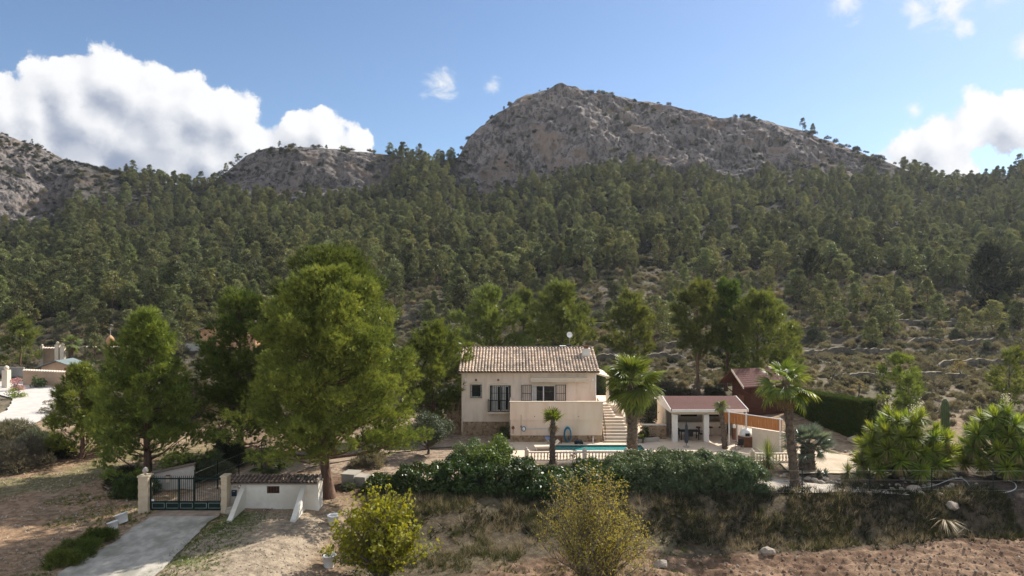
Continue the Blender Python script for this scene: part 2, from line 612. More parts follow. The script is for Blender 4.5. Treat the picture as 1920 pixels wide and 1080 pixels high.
M['blue'] = solid('blue_hose', (0.015, 0.16, 0.28), (0.02, 0.20, 0.34), 3, 0.4)
M['pale_blue'] = solid('pale_blue_pole', (0.25, 0.42, 0.48), None, 3, 0.4)
M['blue_cloth'] = solid('blue_cloth', (0.20, 0.32, 0.62), None, 3, 0.8)
M['parasol'] = solid('slate_cloth', (0.045, 0.055, 0.07), (0.065, 0.075, 0.09), 5, 0.85)
M['brown'] = solid('brown_wood', (0.14, 0.06, 0.03), (0.20, 0.09, 0.05), 4, 0.7)
M['red'] = solid('dark_red', (0.20, 0.03, 0.02), None, 3, 0.6)
M['mailbox'] = solid('mailbox_blue', (0.02, 0.035, 0.06), None, 3, 0.4)
M['hose'] = solid('grey_hose', (0.48, 0.52, 0.50), None, 3, 0.5)
M['flower'] = solid('cream_flower', (0.75, 0.66, 0.45), (0.82, 0.76, 0.58), 4, 0.8)
M['orange_wall'] = solid('orange_stucco', (0.60, 0.33, 0.18), (0.66, 0.38, 0.22), 1, 0.9)
M['tan_wall'] = solid('tan_stucco', (0.42, 0.29, 0.20), (0.47, 0.34, 0.24), 1, 0.9, 0.2, 20)
M['grey_roof'] = solid('grey_green_roof', (0.16, 0.20, 0.20), (0.20, 0.25, 0.25), 2, 0.7)
M['rust_gate'] = solid('rust_gate', (0.16, 0.07, 0.04), (0.20, 0.09, 0.055), 2, 0.8)

M['pine_near'] = leafmat('pine_near', (0.068, 0.108, 0.026), (0.325, 0.36, 0.074), 0.32)
M['pine_dark'] = leafmat('pine_dark', (0.050, 0.085, 0.020), (0.17, 0.22, 0.045), 0.34)
M['pine_mid'] = leafmat('pine_mid', (0.080, 0.112, 0.032), (0.235, 0.265, 0.070), 0.36)
M['pine_far'] = leafmat('pine_far', (0.105, 0.125, 0.055), (0.255, 0.27, 0.12), 0.30, hue=0.20)
M['pine_far_dark'] = leafmat('pine_far_dark', (0.075, 0.090, 0.046), (0.155, 0.168, 0.085), 0.30, hue=0.2)
M['scrub'] = leafmat('scrub', (0.135, 0.126, 0.090), (0.265, 0.242, 0.178), 0.30, hue=0.22)
M['scrub_dark'] = leafmat('scrub_dark', (0.030, 0.036, 0.018), (0.065, 0.070, 0.034), 0.22, hue=0.2)
M['olive_leaf'] = leafmat('olive_leaf', (0.075, 0.09, 0.050), (0.17, 0.19, 0.115), 0.22, spec=0.4)
M['hedge_leaf'] = leafmat('hedge_leaf', (0.022, 0.045, 0.010), (0.085, 0.13, 0.026), 0.26, spec=0.45, rough=0.4)
M['oleander'] = leafmat('oleander_leaf', (0.055, 0.085, 0.040), (0.145, 0.195, 0.09), 0.28, spec=0.3, rough=0.5)
M['fig_leaf'] = leafmat('fig_leaf', (0.13, 0.18, 0.018), (0.46, 0.45, 0.035), 0.45)
M['almond_leaf'] = leafmat('almond_leaf', (0.24, 0.20, 0.04), (0.46, 0.36, 0.07), 0.42)
M['palm_leaf'] = leafmat('palm_leaf', (0.060, 0.11, 0.018), (0.24, 0.295, 0.045), 0.42, spec=0.5, rough=0.35)
M['palm_dry'] = leafmat('palm_dry', (0.22, 0.15, 0.07), (0.34, 0.25, 0.12), 0.25)
M['palm_blue'] = leafmat('palm_blue', (0.11, 0.14, 0.10), (0.22, 0.26, 0.19), 0.30, spec=0.5, rough=0.35, tcol=(1.1, 1.1, 0.8))
M['yucca_leaf'] = leafmat('yucca_leaf', (0.060, 0.108, 0.016), (0.27, 0.34, 0.046), 0.42, spec=0.35)
M['agave_leaf'] = leafmat('agave_leaf', (0.10, 0.14, 0.05), (0.24, 0.27, 0.09), 0.3)
M['cypress'] = leafmat('cypress_leaf', (0.032, 0.058, 0.012), (0.095, 0.14, 0.024), 0.26)
M['dry_grass'] = leafmat('dry_grass', (0.17, 0.145, 0.090), (0.34, 0.295, 0.20), 0.4, tcol=(1.1, 1.0, 0.75))
M['green_grass'] = leafmat('green_grass', (0.06, 0.10, 0.02), (0.16, 0.20, 0.04), 0.4)
M['pink_flower'] = leafmat('pink_flower', (0.55, 0.20, 0.28), (0.65, 0.40, 0.42), 0.3)
M['bank_weed'] = leafmat('bank_weed', (0.060, 0.072, 0.028), (0.155, 0.165, 0.072), 0.3, hue=0.2)
M['terrace'] = solid('terrace_stone', (0.10, 0.085, 0.068), (0.19, 0.165, 0.13), 2.2, 0.95, 0.9, 5, c3=(0.15, 0.135, 0.085), scale3=0.8, bdist=0.15)
M['olive_dark'] = leafmat('olive_dark', (0.035, 0.050, 0.026), (0.105, 0.13, 0.075), 0.22, spec=0.4)
M['hedge_top'] = leafmat('hedge_top', (0.045, 0.085, 0.016), (0.14, 0.20, 0.038), 0.30, spec=0.4)
M['verge'] = solid('dry_verge', (0.24, 0.205, 0.14), (0.34, 0.29, 0.20), 2.0, 0.95, 0.9, 6, c3=(0.16, 0.145, 0.09), scale3=0.6, bdist=0.15)
M['clod'] = solid('earth_clod', (0.23, 0.155, 0.107), (0.37, 0.265, 0.19), 1.2, 0.97, 0.6, 6)
M['pebble'] = solid('pale_pebble', (0.30, 0.25, 0.195), (0.50, 0.43, 0.355), 0.8, 0.95)
M['plaster_shaded'] = solid('shaded_plaster', (0.46, 0.43, 0.39), (0.54, 0.51, 0.46), 1.5, 0.9, 0.3, 30, c3=(0.38, 0.34, 0.29))  # white render, its shade put into the greyer colour
M['cactus'] = solid('cactus_skin', (0.07, 0.10, 0.04), (0.13, 0.16, 0.07), 6, 0.7, stretch=(6, 6, 0.5))


def stone_mat():
    m, q, out = newmat('rubble_stone')
    p = q.add('ShaderNodeBsdfPrincipled')
    tc = q.add('ShaderNodeTexCoord')
    v = q.add('ShaderNodeTexVoronoi', feature='F1')
    q.put(v.inputs['Vector'], tc.outputs['Object'])
    v.inputs['Scale'].default_value = 4.5
    e = q.add('ShaderNodeTexVoronoi', feature='DISTANCE_TO_EDGE')
    q.put(e.inputs['Vector'], tc.outputs['Object'])
    e.inputs['Scale'].default_value = 4.5
    r = q.add('ShaderNodeValToRGB')
    q.put(r.inputs[0], q.math('FRACT', q.math('MULTIPLY', v.outputs['Color'], 3.1)))
    el = r.color_ramp.elements
    el[0].color = (0.22, 0.13, 0.075, 1)
    el[1].color = (0.46, 0.33, 0.20, 1)
    col = q.mix(q.remap(e.outputs['Distance'], 0.02, 0.07), (0.40, 0.32, 0.23, 1), r.outputs[0])
    q.put(p.inputs['Base Color'], col)
    p.inputs['Roughness'].default_value = 0.9
    b = q.add('ShaderNodeBump')
    b.inputs['Strength'].default_value = 0.8
    b.inputs['Distance'].default_value = 0.04
    q.put(b.inputs['Height'], q.remap(e.outputs['Distance'], 0.0, 0.15))
    q.put(p.inputs['Normal'], b.outputs[0])
    q.l.new(p.outputs[0], out.inputs[0])
    return m


M['stone'] = stone_mat()


def terrain_mat(name, far=False):
    m, q, out = newmat(name)
    p = q.add('ShaderNodeBsdfPrincipled')
    tc = q.add('ShaderNodeTexCoord')
    ob = tc.outputs['Object']
    ac = q.add('ShaderNodeAttribute', attribute_name='Col')
    ar = q.add('ShaderNodeAttribute', attribute_name='rock')
    if far:
        n = q.noise(ob, 0.5, 6, 0.65)
        soil = q.mix(q.remap(n, 0.38, 0.62), (0.13, 0.110, 0.083, 1), (0.215, 0.182, 0.138, 1))
        soil = q.mix(q.remap(q.noise(ob, 0.16, 5, 0.6), 0.45, 0.62), soil, (0.10, 0.098, 0.062, 1))
        soil = q.mix(q.remap(q.noise(ob, 2.2, 4, 0.6), 0.52, 0.66), soil, (0.225, 0.19, 0.14, 1))
        # limestone: pinkish grey with dark cracks and small shrubs
        st = q.vmath('MULTIPLY', ob, (1.0, 1.0, 0.55))
        r1 = q.mix(q.remap(q.noise(st, 0.10, 6, 0.6), 0.35, 0.65), (0.20, 0.178, 0.168, 1), (0.34, 0.30, 0.28, 1))
        r1 = q.mix(q.remap(q.noise(st, 0.40, 8, 0.74), 0.40, 0.56), (0.085, 0.078, 0.076, 1), r1)
        r1 = q.mix(q.remap(q.noise(ob, 0.05, 4, 0.6), 0.52, 0.66), r1, (0.31, 0.245, 0.20, 1))
        r1 = q.mix(q.remap(q.noise(ob, 0.33, 5, 0.65), 0.64, 0.70), r1, (0.055, 0.060, 0.036, 1))
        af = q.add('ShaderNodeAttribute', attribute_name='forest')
        soil = q.mix(af.outputs['Fac'], soil, q.mix(q.remap(n, 0.4, 0.62), (0.022, 0.021, 0.015, 1), (0.045, 0.040, 0.028, 1)))  # shade between the trees painted into the floor, along with needle litter
        col = q.mix(ar.outputs['Fac'], soil, r1)
        b = q.add('ShaderNodeBump')
        b.inputs['Strength'].default_value = 1.0
        b.inputs['Distance'].default_value = 2.4
        q.put(b.inputs['Height'], q.noise(st, 0.30, 9, 0.72))
    else:
        n = q.noise(ob, 2.2, 7, 0.68)
        k = q.mix(q.remap(n, 0.36, 0.64), (0.66, 0.64, 0.62, 1), (1.28, 1.28, 1.26, 1))
        col = q.mix(1.0, ac.outputs['Color'], k, 'MULTIPLY')
        # pebbles and dry litter
        v = q.add('ShaderNodeTexVoronoi', feature='F1')
        q.put(v.inputs['Vector'], ob)
        v.inputs['Scale'].default_value = 5.5
        peb = q.remap(v.outputs['Distance'], 0.16, 0.10)
        peb = q.math('MULTIPLY', peb, q.remap(q.noise(ob, 0.9, 3, 0.5), 0.48, 0.62))
        col = q.mix(q.math('MULTIPLY', peb, 0.6), col, (0.44, 0.38, 0.31, 1))
        b = q.add('ShaderNodeBump')
        b.inputs['Strength'].default_value = 0.9
        b.inputs['Distance'].default_value = 0.12
        q.put(b.inputs['Height'], q.noise(ob, 5.0, 8, 0.7))
    q.put(p.inputs['Base Color'], col)
    q.put(p.inputs['Normal'], b.outputs[0])
    p.inputs['Roughness'].default_value = 0.97
    p.inputs['Specular IOR Level'].default_value = 0.15
    q.l.new(p.outputs[0], out.inputs[0])
    return m


M['ground'] = terrain_mat('ground_soil')
M['hill'] = terrain_mat('hill_soil', True)
# ================================================================== TERRAIN
def build_terrain():
    u = np.concatenate([np.linspace(-1.7, -0.82, 60, endpoint=False), np.linspace(-0.82, 0.82, 780, endpoint=False), np.linspace(0.82, 1.7, 61)])

    def strip(name, Ys, mat, far):
        U, YY = np.meshgrid(u, Ys)
        XX = U * YY
        z, rock, fur = H(XX, YY, True)
        P = np.stack([XX, YY, z], -1)
        if far:
            # crags: push the rock out of the slope
            st = (XX * 0.8 + z * 0.6)
            c1 = np.abs(fbm(XX / 17, z / 24, YY / 17, 5, 21, 0.55) - 0.5) * 2
            c2 = np.abs(fbm(XX / 5.0 + z / 11, z / 7.5, YY / 5.0, 4, 31, 0.6) - 0.5) * 2
            c3 = fbm(XX / 30, z / 60, YY / 60, 3, 41) - 0.5
            px = 960 + FPX * U
            Yr = base_Y(px) + ridge_dY(px)
            near = sstep(0, 12, Yr - YY) * 0.8 + 0.2
            strat = np.abs(((z + 0.30 * XX + 5 * c3) / 7.0) % 1.0 - 0.5) * 2
            dsp = rock * near * (1.6 * (strat - 0.5) + (0.35 - c1 ** 0.8) * 8.5 + (0.3 - c2 ** 0.8) * 4.0 + c3 * 17.0)
            P[..., 1] -= dsp * 0.72
            P[..., 2] += dsp * 0.45 * sstep(0, 18, Yr - YY)
            P[..., 2] += rock * (fbm(XX / 4.5, YY / 4.5, None, 4, 77, 0.6) - 0.5) * 1.8
            P[..., 0] += rock * (fbm(XX / 9, z / 9, YY / 9, 3, 51) - 0.5) * 5.0
        ny, nx = U.shape
        idx = np.arange(ny * nx).reshape(ny, nx)
        F = np.stack([idx[:-1, :-1], idx[:-1, 1:], idx[1:, 1:], idx[1:, :-1]], -1).reshape(-1, 4)
        attrs = {'rock': rock.ravel()}
        if far:
            attrs['forest'] = shaded_forest_floor(XX, YY).ravel()
        if not far:
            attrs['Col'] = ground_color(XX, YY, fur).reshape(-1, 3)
        me = np_mesh(name, P.reshape(-1, 3), F, mat, attrs, smooth=name != 'mountain')
        o = link(name, me)
        o['kind'] = 'structure'
        return o
    y1 = np.concatenate([np.geomspace(16, 30, 40, endpoint=False), np.geomspace(30, 50, 150, endpoint=False), np.geomspace(50, 95, 101)])
    strip('ground', y1, M['ground'], False)
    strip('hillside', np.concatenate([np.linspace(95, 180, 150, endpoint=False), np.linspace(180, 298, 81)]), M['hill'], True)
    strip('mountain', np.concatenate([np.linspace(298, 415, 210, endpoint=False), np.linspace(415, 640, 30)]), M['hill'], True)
    # the plain all round, reaching the horizon
    mb = MB()
    mb.add([(-6000, -6000, -4), (6000, -6000, -4), (6000, 6000, -4), (-6000, 6000, -4)], [(0, 1, 2, 3)])
    o = mb.build('plain', M['patio'])
    o['kind'] = 'structure'


def shaded_forest_floor(x, y):
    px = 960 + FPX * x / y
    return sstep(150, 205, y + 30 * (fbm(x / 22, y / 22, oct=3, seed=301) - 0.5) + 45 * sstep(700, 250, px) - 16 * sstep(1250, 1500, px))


def lerp(a, b, t):
    return a + (np.asarray(b) - a) * t[..., None]


def ground_color(x, y, fur):
    base = np.zeros(x.shape + (3,)) + np.array([0.25, 0.18, 0.12])
    n = fbm(x / 5, y / 5, oct=4, seed=61)
    n2 = fbm(x / 1.7, y / 1.7, oct=4, seed=62)
    base = lerp(base, [0.36, 0.27, 0.18], sstep(0.4, 0.65, n))
    # left slope: orange earth with thin dry grass
    left = sstep(-20, -23, x) * sstep(60, 52, y)
    base = lerp(base, [0.33, 0.215, 0.135], left * 0.8 * sstep(0.3, 0.5, n2))
    base = lerp(base, [0.19, 0.17, 0.085], left * sstep(0.50, 0.62, n) * 0.9)
    # strip between the drive and the fig bush: pale litter, green at the drive
    mid = sstep(-16.6, -16, x) * sstep(-9, -11, x) * sstep(40, 39, y)
    base = lerp(base, [0.33, 0.27, 0.205], mid * 0.9)
    base = lerp(base, [0.12, 0.14, 0.05], mid * sstep(-12.8, -15.5, x + 1.5 * (n - 0.5)) * sstep(0.35, 0.6, n2) * 0.9)
    # the yard of the house
    yard = sstep(43, 45, y) * sstep(-15, -13, x) * sstep(0, -2, x) * sstep(75, 70, y)
    base = lerp(base, [0.36, 0.28, 0.215], yard * 0.8)
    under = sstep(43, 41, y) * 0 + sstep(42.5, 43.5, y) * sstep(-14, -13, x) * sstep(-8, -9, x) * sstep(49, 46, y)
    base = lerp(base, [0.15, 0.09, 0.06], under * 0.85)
    # bank with dead grass
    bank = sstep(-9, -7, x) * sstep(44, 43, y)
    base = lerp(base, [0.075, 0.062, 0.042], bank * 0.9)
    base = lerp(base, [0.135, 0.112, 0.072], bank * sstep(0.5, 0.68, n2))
    # planted bed on the right, yucca shadows darkened into its soil colour
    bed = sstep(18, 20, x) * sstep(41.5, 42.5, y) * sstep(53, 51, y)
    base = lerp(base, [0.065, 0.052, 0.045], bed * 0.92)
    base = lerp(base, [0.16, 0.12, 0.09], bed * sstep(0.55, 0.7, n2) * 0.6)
    # field
    base = lerp(base, [0.170, 0.106, 0.070], fur * 0.95)
    base = lerp(base, [0.27, 0.182, 0.122], fur * sstep(0.42, 0.62, n2) * 0.9)
    # rough ground behind
    back = sstep(66, 74, y)
    base = lerp(base, [0.19, 0.158, 0.115], back * 0.95)
    base = lerp(base, [0.125, 0.112, 0.072], back * sstep(0.45, 0.60, n) * 0.85)
    return base


build_terrain()


def sheet(name, pts_l, pts_r, mat, lift, n=40, cross=8, kind='structure'):
    """ribbon between two polylines, laid on the ground"""
    L = np.array(pts_l, float)
    R = np.array(pts_r, float)
    t = np.linspace(0, 1, n)
    def samp(Pp):
        k = np.linspace(0, 1, len(Pp))
        return np.stack([np.interp(t, k, Pp[:, 0]), np.interp(t, k, Pp[:, 1])], -1)
    a, b = samp(L), samp(R)
    w = np.linspace(0, 1, cross)
    P = a[:, None] * (1 - w)[None, :, None] + b[:, None] * w[None, :, None]
    # irregular edges
    jit = (fbm(P[..., 0] * 0.7, P[..., 1] * 0.7, oct=3, seed=90) - 0.5) * 0.55
    e = np.zeros(cross)
    e[0] = e[-1] = 1
    P[..., 0] += jit * e[None]
    P[..., 1] += jit * e[None] * 0.6
    z = H(P[..., 0], P[..., 1]) + lift
    V = np.concatenate([P, z[..., None]], -1)
    idx = np.arange(n * cross).reshape(n, cross)
    F = np.stack([idx[:-1, :-1], idx[:-1, 1:], idx[1:, 1:], idx[1:, :-1]], -1).reshape(-1, 4)
    me = np_mesh(name, V.reshape(-1, 3), F, mat, smooth=True)
    o = link(name, me)
    if kind:
        o['kind'] = kind
    return o


def smoothpoly(pts, n):
    P = np.array(pts, float)
    k = np.linspace(0, len(P) - 1, n)
    i = np.clip(k.astype(int), 0, len(P) - 2)
    f = (k - i)[:, None]
    pm = P[np.clip(i - 1, 0, len(P) - 1)]
    p0, p1 = P[i], P[i + 1]
    p2 = P[np.clip(i + 2, 0, len(P) - 1)]
    return 0.5 * ((2 * p0) + (-pm + p1) * f + (2 * pm - 5 * p0 + 4 * p1 - p2) * f ** 2 + (-pm + 3 * p0 - 3 * p1 + p2) * f ** 3)


sheet('driveway', smoothpoly([(-20.6, 22), (-20.4, 30), (-20.3, 34), (-20.5, 37), (-20.6, 38.9)], 30),
      smoothpoly([(-15.4, 22), (-16.0, 30), (-16.5, 34), (-16.7, 37), (-16.7, 38.9)], 30), M['drive'], 0.06, 180, 30)
sheet('gate_threshold', [(-20.6, 38.7), (-20.6, 40.2)], [(-16.7, 38.7), (-16.7, 40.2)], M['dirt_road'], 0.07, 14, 20)
sheet('inner_drive', smoothpoly([(-20.6, 40.1), (-20.2, 44), (-18.6, 50), (-15.5, 55), (-11, 59), (-8, 62)], 40),
      smoothpoly([(-16.7, 40.1), (-16.4, 44), (-14.4, 49), (-11, 52.4), (-8, 54.4), (-4.6, 55.5)], 40), M['dirt_road'], 0.07, 60, 20)
sheet('white_track', smoothpoly([(-52.0, 62), (-52.5, 70), (-58, 79), (-66, 86), (-72, 93)], 30),
      smoothpoly([(-44.5, 62), (-47.0, 70), (-51, 79), (-57, 86), (-61, 93)], 30), M['white_road'], 0.14, 60, 20)
sheet('gravel_path', smoothpoly([(15.2, 43.6), (18, 43.2), (21.5, 43.0), (25.0, 42.6)], 30), smoothpoly([(16.2, 46.8), (18.4, 46.0), (20.5, 45.0), (22.6, 43.8)], 30), M['gravel'], 0.09, 40, 16)
sheet('beige_patio', smoothpoly([(19.5, 47.6), (21.8, 47.4), (24.2, 47.2), (26.2, 47.4)], 30), smoothpoly([(20.2, 54.5), (23.0, 54.8), (25.5, 52.8), (28.2, 49.8)], 30), M['patio'], 0.10, 40, 24)


# ================================================================== FOLIAGE
def unit(v):
    return v / np.maximum(np.linalg.norm(v, axis=-1, keepdims=True), 1e-9)


def blades(rng, pos, dirs, L, w, K, spread=0.5, tint=None, curve=0.0):
    """K thin triangles fanning out of every position"""
    N = len(pos)
    d = unit(dirs[:, None, :] + spread * rng.normal(size=(N, K, 3)))
    ln = (L if np.ndim(L) else np.full(N, L))[:, None, None] * rng.uniform(0.65, 1.15, (N, K, 1))
    side = unit(np.cross(d, rng.normal(size=(N, K, 3))))
    base = pos[:, None, :] + 0.06 * ln * rng.normal(size=(N, K, 3))
    ww = (w if np.ndim(w) else np.full(N, w))[:, None, None]
    v0 = base - side * ww * 0.5
    v1 = base + side * ww * 0.5
    v2 = base + d * ln
    if curve:
        v2[..., 2] -= curve * ln[..., 0]
    V = np.stack([v0, v1, v2], 2).reshape(-1, 3)
    F = np.arange(len(V)).reshape(-1, 3)
    if tint is None:
        tint = rng.uniform(0, 1, N)
    T = np.repeat(np.clip(tint[:, None] + rng.normal(0, 0.12, (N, K)), 0, 1).ravel(), 3)
    return V, F, T


def leaves(rng, pos, nrm, size, aspect=0.5, tint=None, jitter=0.7):
    N = len(pos)
    n = unit(nrm + jitter * rng.normal(size=(N, 3)))
    a = unit(np.cross(n, rng.normal(size=(N, 3))))
    b = np.cross(n, a)
    s = size * rng.uniform(0.6, 1.25, (N, 1))
    V = np.stack([pos - a * s * 0.5, pos + b * s * aspect * 0.5 + a * s * 0.05 + n * s * 0.06, pos + a * s * 0.5, pos - b * s * aspect * 0.5 + a * s * 0.05 + n * s * 0.06], 1).reshape(-1, 3)
    F = np.arange(len(V)).reshape(-1, 4)
    if tint is None:
        tint = rng.uniform(0, 1, N)
    return V, F, np.repeat(np.clip(tint, 0, 1), 4)


def np_tubes(paths, n=5):
    """many tapered tubes: list of (pts (k,3), radii (k,))"""
    Vs, Fs, b = [], [], 0
    for P, R in paths:
        P = np.asarray(P, float)
        R = np.asarray(R, float)
        k = len(P)
        t = unit(np.gradient(P, axis=0))
        up = np.where(np.abs(t[:, 2:3]) < 0.9, [[0, 0, 1.0]], [[1.0, 0, 0]])
        a = unit(np.cross(t, up))
        c = np.cross(t, a)
        w = np.arange(n) * 2 * np.pi / n
        ring = P[:, None] + (a[:, None] * np.cos(w)[None, :, None] + c[:, None] * np.sin(w)[None, :, None]) * R[:, None, None]
        Vs.append(ring.reshape(-1, 3))
        i = np.arange(k * n).reshape(k, n)
        j = np.roll(i, -1, 1)
        Fs.append(np.stack([i[:-1], j[:-1], j[1:], i[1:]], -1).reshape(-1, 4) + b)
        b += k * n
    return np.concatenate(Vs), np.concatenate(Fs)


def clump_points(rng, C, R, n, flat=0.8, shell=0.55, upbias=0.35):
    p = R ** 2
    i = rng.choice(len(C), n, p=p / p.sum())
    d = rng.normal(size=(n, 3))
    d[:, 2] += upbias
    d = unit(d)
    r = R[i, None] * (shell + (1 - shell) * rng.uniform(0, 1, (n, 1)))
    off = d * r
    off[:, 2] *= flat
    return C[i] + off, d, i


def pine(rng, height, R, cb, nclump, ntuft, K, L, w, top=0.5, trunk_r=0.2, lean=0.0, cone=0.0, cr=0.27, low=0.65, spread=0.45, shell=0.6, inner=0.30, body=0.9, bsize=None, plume=0.0):
    """Aleppo pine: returns trunk (V,F) and crown (V,F,T); cb = crown base height"""
    t = rng.uniform(0, 1, nclump) ** 0.85
    t[:3] = [0.97, 0.9, 0.93]
    a = rng.uniform(0, 2 * np.pi, nclump)
    prof = np.where(t > 0.36, np.sqrt(np.clip(1 - ((t - 0.36) / 0.66) ** 2, 0, 1)), low + (1 - low) * t / 0.36)
    prof = prof * (1 - cone) + cone * np.clip(1.05 - t, 0, 1)
    ph = rng.uniform(0, 6.28, 3)
    lump = 1 + 0.13 * np.sin(2 * a + ph[0]) + 0.10 * np.sin(3 * a + ph[1] + 3 * t) + 0.08 * np.sin(5 * a + ph[2] - 5 * t)
    crr = cr * R * rng.uniform(0.65, 1.25, nclump) * (0.75 + 0.25 * prof)
    rho = np.maximum(prof * R * lump - crr * 0.8, 0.02 * R) * np.sqrt(rng.uniform(inner, 1.0, nclump))
    hz = cb + (height - cb) * t - crr * 0.35
    lx = lean * hz
    C = np.stack([rho * np.cos(a) + lx, rho * np.sin(a), hz], -1)
    pos, d, ci = clump_points(rng, C, crr, ntuft, 0.72, shell)
    ax_ = unit(np.stack([np.cos(a) * 0.75, np.sin(a) * 0.75, 0.45 + 0.8 * t + 0 * a], -1) + rng.normal(0, 0.18, (nclump, 3)))
    if plume:
        rel = pos - C[ci]
        al = (rel * ax_[ci]).sum(1, keepdims=True)
        pos = C[ci] + rel * (0.80 + 0.15 * (al < 0)) + ax_[ci] * al * plume
    axis = np.stack([lean * pos[:, 2], 0 * pos[:, 2], pos[:, 2] - 0.25 * height], -1)
    out = unit((pos - axis) * [1, 1, 0.6])
    dirs = unit(0.75 * d + 0.45 * out + [0, 0, 0.45])
    if plume:
        dirs = unit(0.45 * d + 0.9 * ax_[ci])
    ctint = rng.uniform(0, 1, nclump)
    tint = 0.45 * ctint[ci] + 0.55 * rng.uniform(0, 1, ntuft)
    V1, F1, T1 = blades(rng, pos, dirs, L, w, K, spread, tint)
    # leafy body of every clump: small faces lying on its surface
    nb = int(ntuft * body)
    bp, bd, bi = clump_points(rng, C, crr * 0.92, nb, 0.72, 0.8)
    bt = 0.45 * ctint[bi] + 0.55 * rng.uniform(0, 1, nb)
    V2, F2, T2 = leaves(rng, bp, unit(bd + [0, 0, 0.25]), bsize or L * 1.3, 0.5, bt, 0.45)
    F2 = np.concatenate([F2[:, [0, 1, 2]], F2[:, [0, 2, 3]]])
    crown = (np.concatenate([V1, V2]), np.concatenate([F1, F2 + len(V1)]), np.concatenate([T1, T2]))
    # wood
    hs = np.linspace(-0.3, height * 0.93, 9)
    wob = np.cumsum(rng.normal(0, trunk_r * 0.28, (9, 2)), 0)
    wob -= wob[0]
    TP = np.stack([lean * hs + wob[:, 0], wob[:, 1], hs], -1)
    TR = trunk_r * (1 - 0.9 * np.linspace(0, 1, 9) ** 0.9) + 0.01
    TR[0] *= 1.35
    paths = [(TP, TR)]
    for i in range(nclump):
        if rng.uniform() < (0.45 if plume else 0.75):
            z0 = max(C[i, 2] - rho[i] * rng.uniform(0.25, 0.6) - 0.2, cb * 0.75)
            z0 = min(z0, height * 0.9)
            st = np.array([np.interp(z0, hs, TP[:, 0]), np.interp(z0, hs, TP[:, 1]), z0])
            mid = 0.5 * (st + C[i]) + [0, 0, -0.06 * rho[i]] + rng.normal(0, 0.04 * R, 3)
            r0 = trunk_r * 0.32 * (0.6 + 0.4 * rho[i] / R) * (1 - 0.6 * z0 / height)
            paths.append((np.array([st, mid, C[i]]), np.array([r0, r0 * 0.65, r0 * 0.2])))
    return np_tubes(paths, 6), crown


def pine_thing(name, label, px, Y, pytop, wpx, cbase, leafm, seed, nclump=60, px_density=1.0, group=None, cone=0.0, cr=0.27, low=0.65, trunk_r=None, lean=0.0, K=12, L=None, pybase=None, barkm='bark'):
    rng = np.random.default_rng(seed)
    x = X(px, Y)
    z = h1(x, Y)
    hgt = Z(pytop, Y) - z
    R = wpx / 2 / FPX * Y
    area = 4 * R * R + 2.2 * R * hgt
    L = L or max(0.30, 0.0085 * Y)
    w = L * 0.095
    nt = int(px_density * area * 40 / (L / 0.36) ** 2)
    (TV, TF), (V, F, T) = pine(rng, hgt, R, cbase * hgt, nclump, nt, K, L, w, trunk_r=trunk_r or 0.024 * hgt, cone=cone, cr=cr, low=low, lean=lean, body=0.22, bsize=L * 0.8, plume=0.75, shell=0.45, inner=0.10)
    o = thing(name, label, 'pine tree', (x, Y, z), 0, group)
    link('trunk', np_mesh('trunk', TV, TF, M[barkm], smooth=True), o)
    link('crown', np_mesh('crown', V, F, M[leafm], {'tint': T}), o)
    return o


# the near pines
pine_thing('pine_tree', 'large bright green pine with a thick bare trunk beside the low pump house', 618, 42.5, 508, 346, 0.225, 'pine_near', 11, 270, 1.6, cr=0.165, low=0.95, cone=0.25, trunk_r=0.36, K=13, L=0.30)
pine_thing('pine_tree', 'tall dark pine rising right behind the large bright pine', 622, 54, 468, 330, 0.25, 'pine_dark', 12, 190, 1.1, cr=0.18, trunk_r=0.36)
pine_thing('pine_tree', 'dark green pine left of the large bright pine, above the gate', 452, 53, 547, 200, 0.05, 'pine_dark', 13, 150, 1.1, cr=0.21)
pine_thing('pine_tree', 'low pine with soft round crown beside the left end of the house', 814, 61, 610, 150, 0.14, 'pine_near', 14, 120, 1.2, cr=0.22)
pine_thing('pine_tree', 'loose pale pine growing over the left gate pillar', 275, 46.5, 588, 240, 0.03, 'pine_near', 15, 210, 1.15, cone=0.5, cr=0.17, low=0.9)
pine_thing('pine_tree', 'short bushy pine at the left above the bare earth slope', 152, 52, 688, 160, 0.02, 'pine_near', 16, 130, 1.1, cone=0.35, cr=0.19, low=0.9)
# behind the house
G_BACK = 'pines behind the house'
pine_thing('pine_tree', 'wide pine directly behind the left half of the house roof', 921, 82, 542, 168, 0.03, 'pine_mid', 21, 80, 1.0, G_BACK, cr=0.22)
pine_thing('pine_tree', 'round pine directly behind the middle of the house roof', 1052, 84, 532, 150, 0.03, 'pine_mid', 22, 80, 1.0, G_BACK, cr=0.22)
pine_thing('pine_tree', 'narrow pine behind the right end of the house roof', 1181, 84, 551, 112, 0.03, 'pine_mid', 23, 60, 1.0, G_BACK, cr=0.24)
pine_thing('pine_tree', 'small pine half hidden between the two pines behind the roof', 985, 98, 544, 76, 0.05, 'pine_mid', 24, 22, 0.9, G_BACK, cr=0.34)
G_R = 'tall pines by the brown shed'
pine_thing('pine_tree', 'tall thin-stemmed pine, left one of the three by the brown shed', 1310, 77, 526, 100, 0.36, 'pine_mid', 25, 60, 1.0, G_R, cr=0.25, trunk_r=0.2)
pine_thing('pine_tree', 'dark middle one of the three tall pines by the brown shed', 1362, 79, 531, 96, 0.26, 'pine_dark', 26, 60, 1.0, G_R, cr=0.25, trunk_r=0.24)
pine_thing('pine_tree', 'broad pine, right one of the three by the brown shed', 1422, 77, 552, 160, 0.10, 'pine_mid', 27, 80, 1.0, G_R, cr=0.22, trunk_r=0.22)
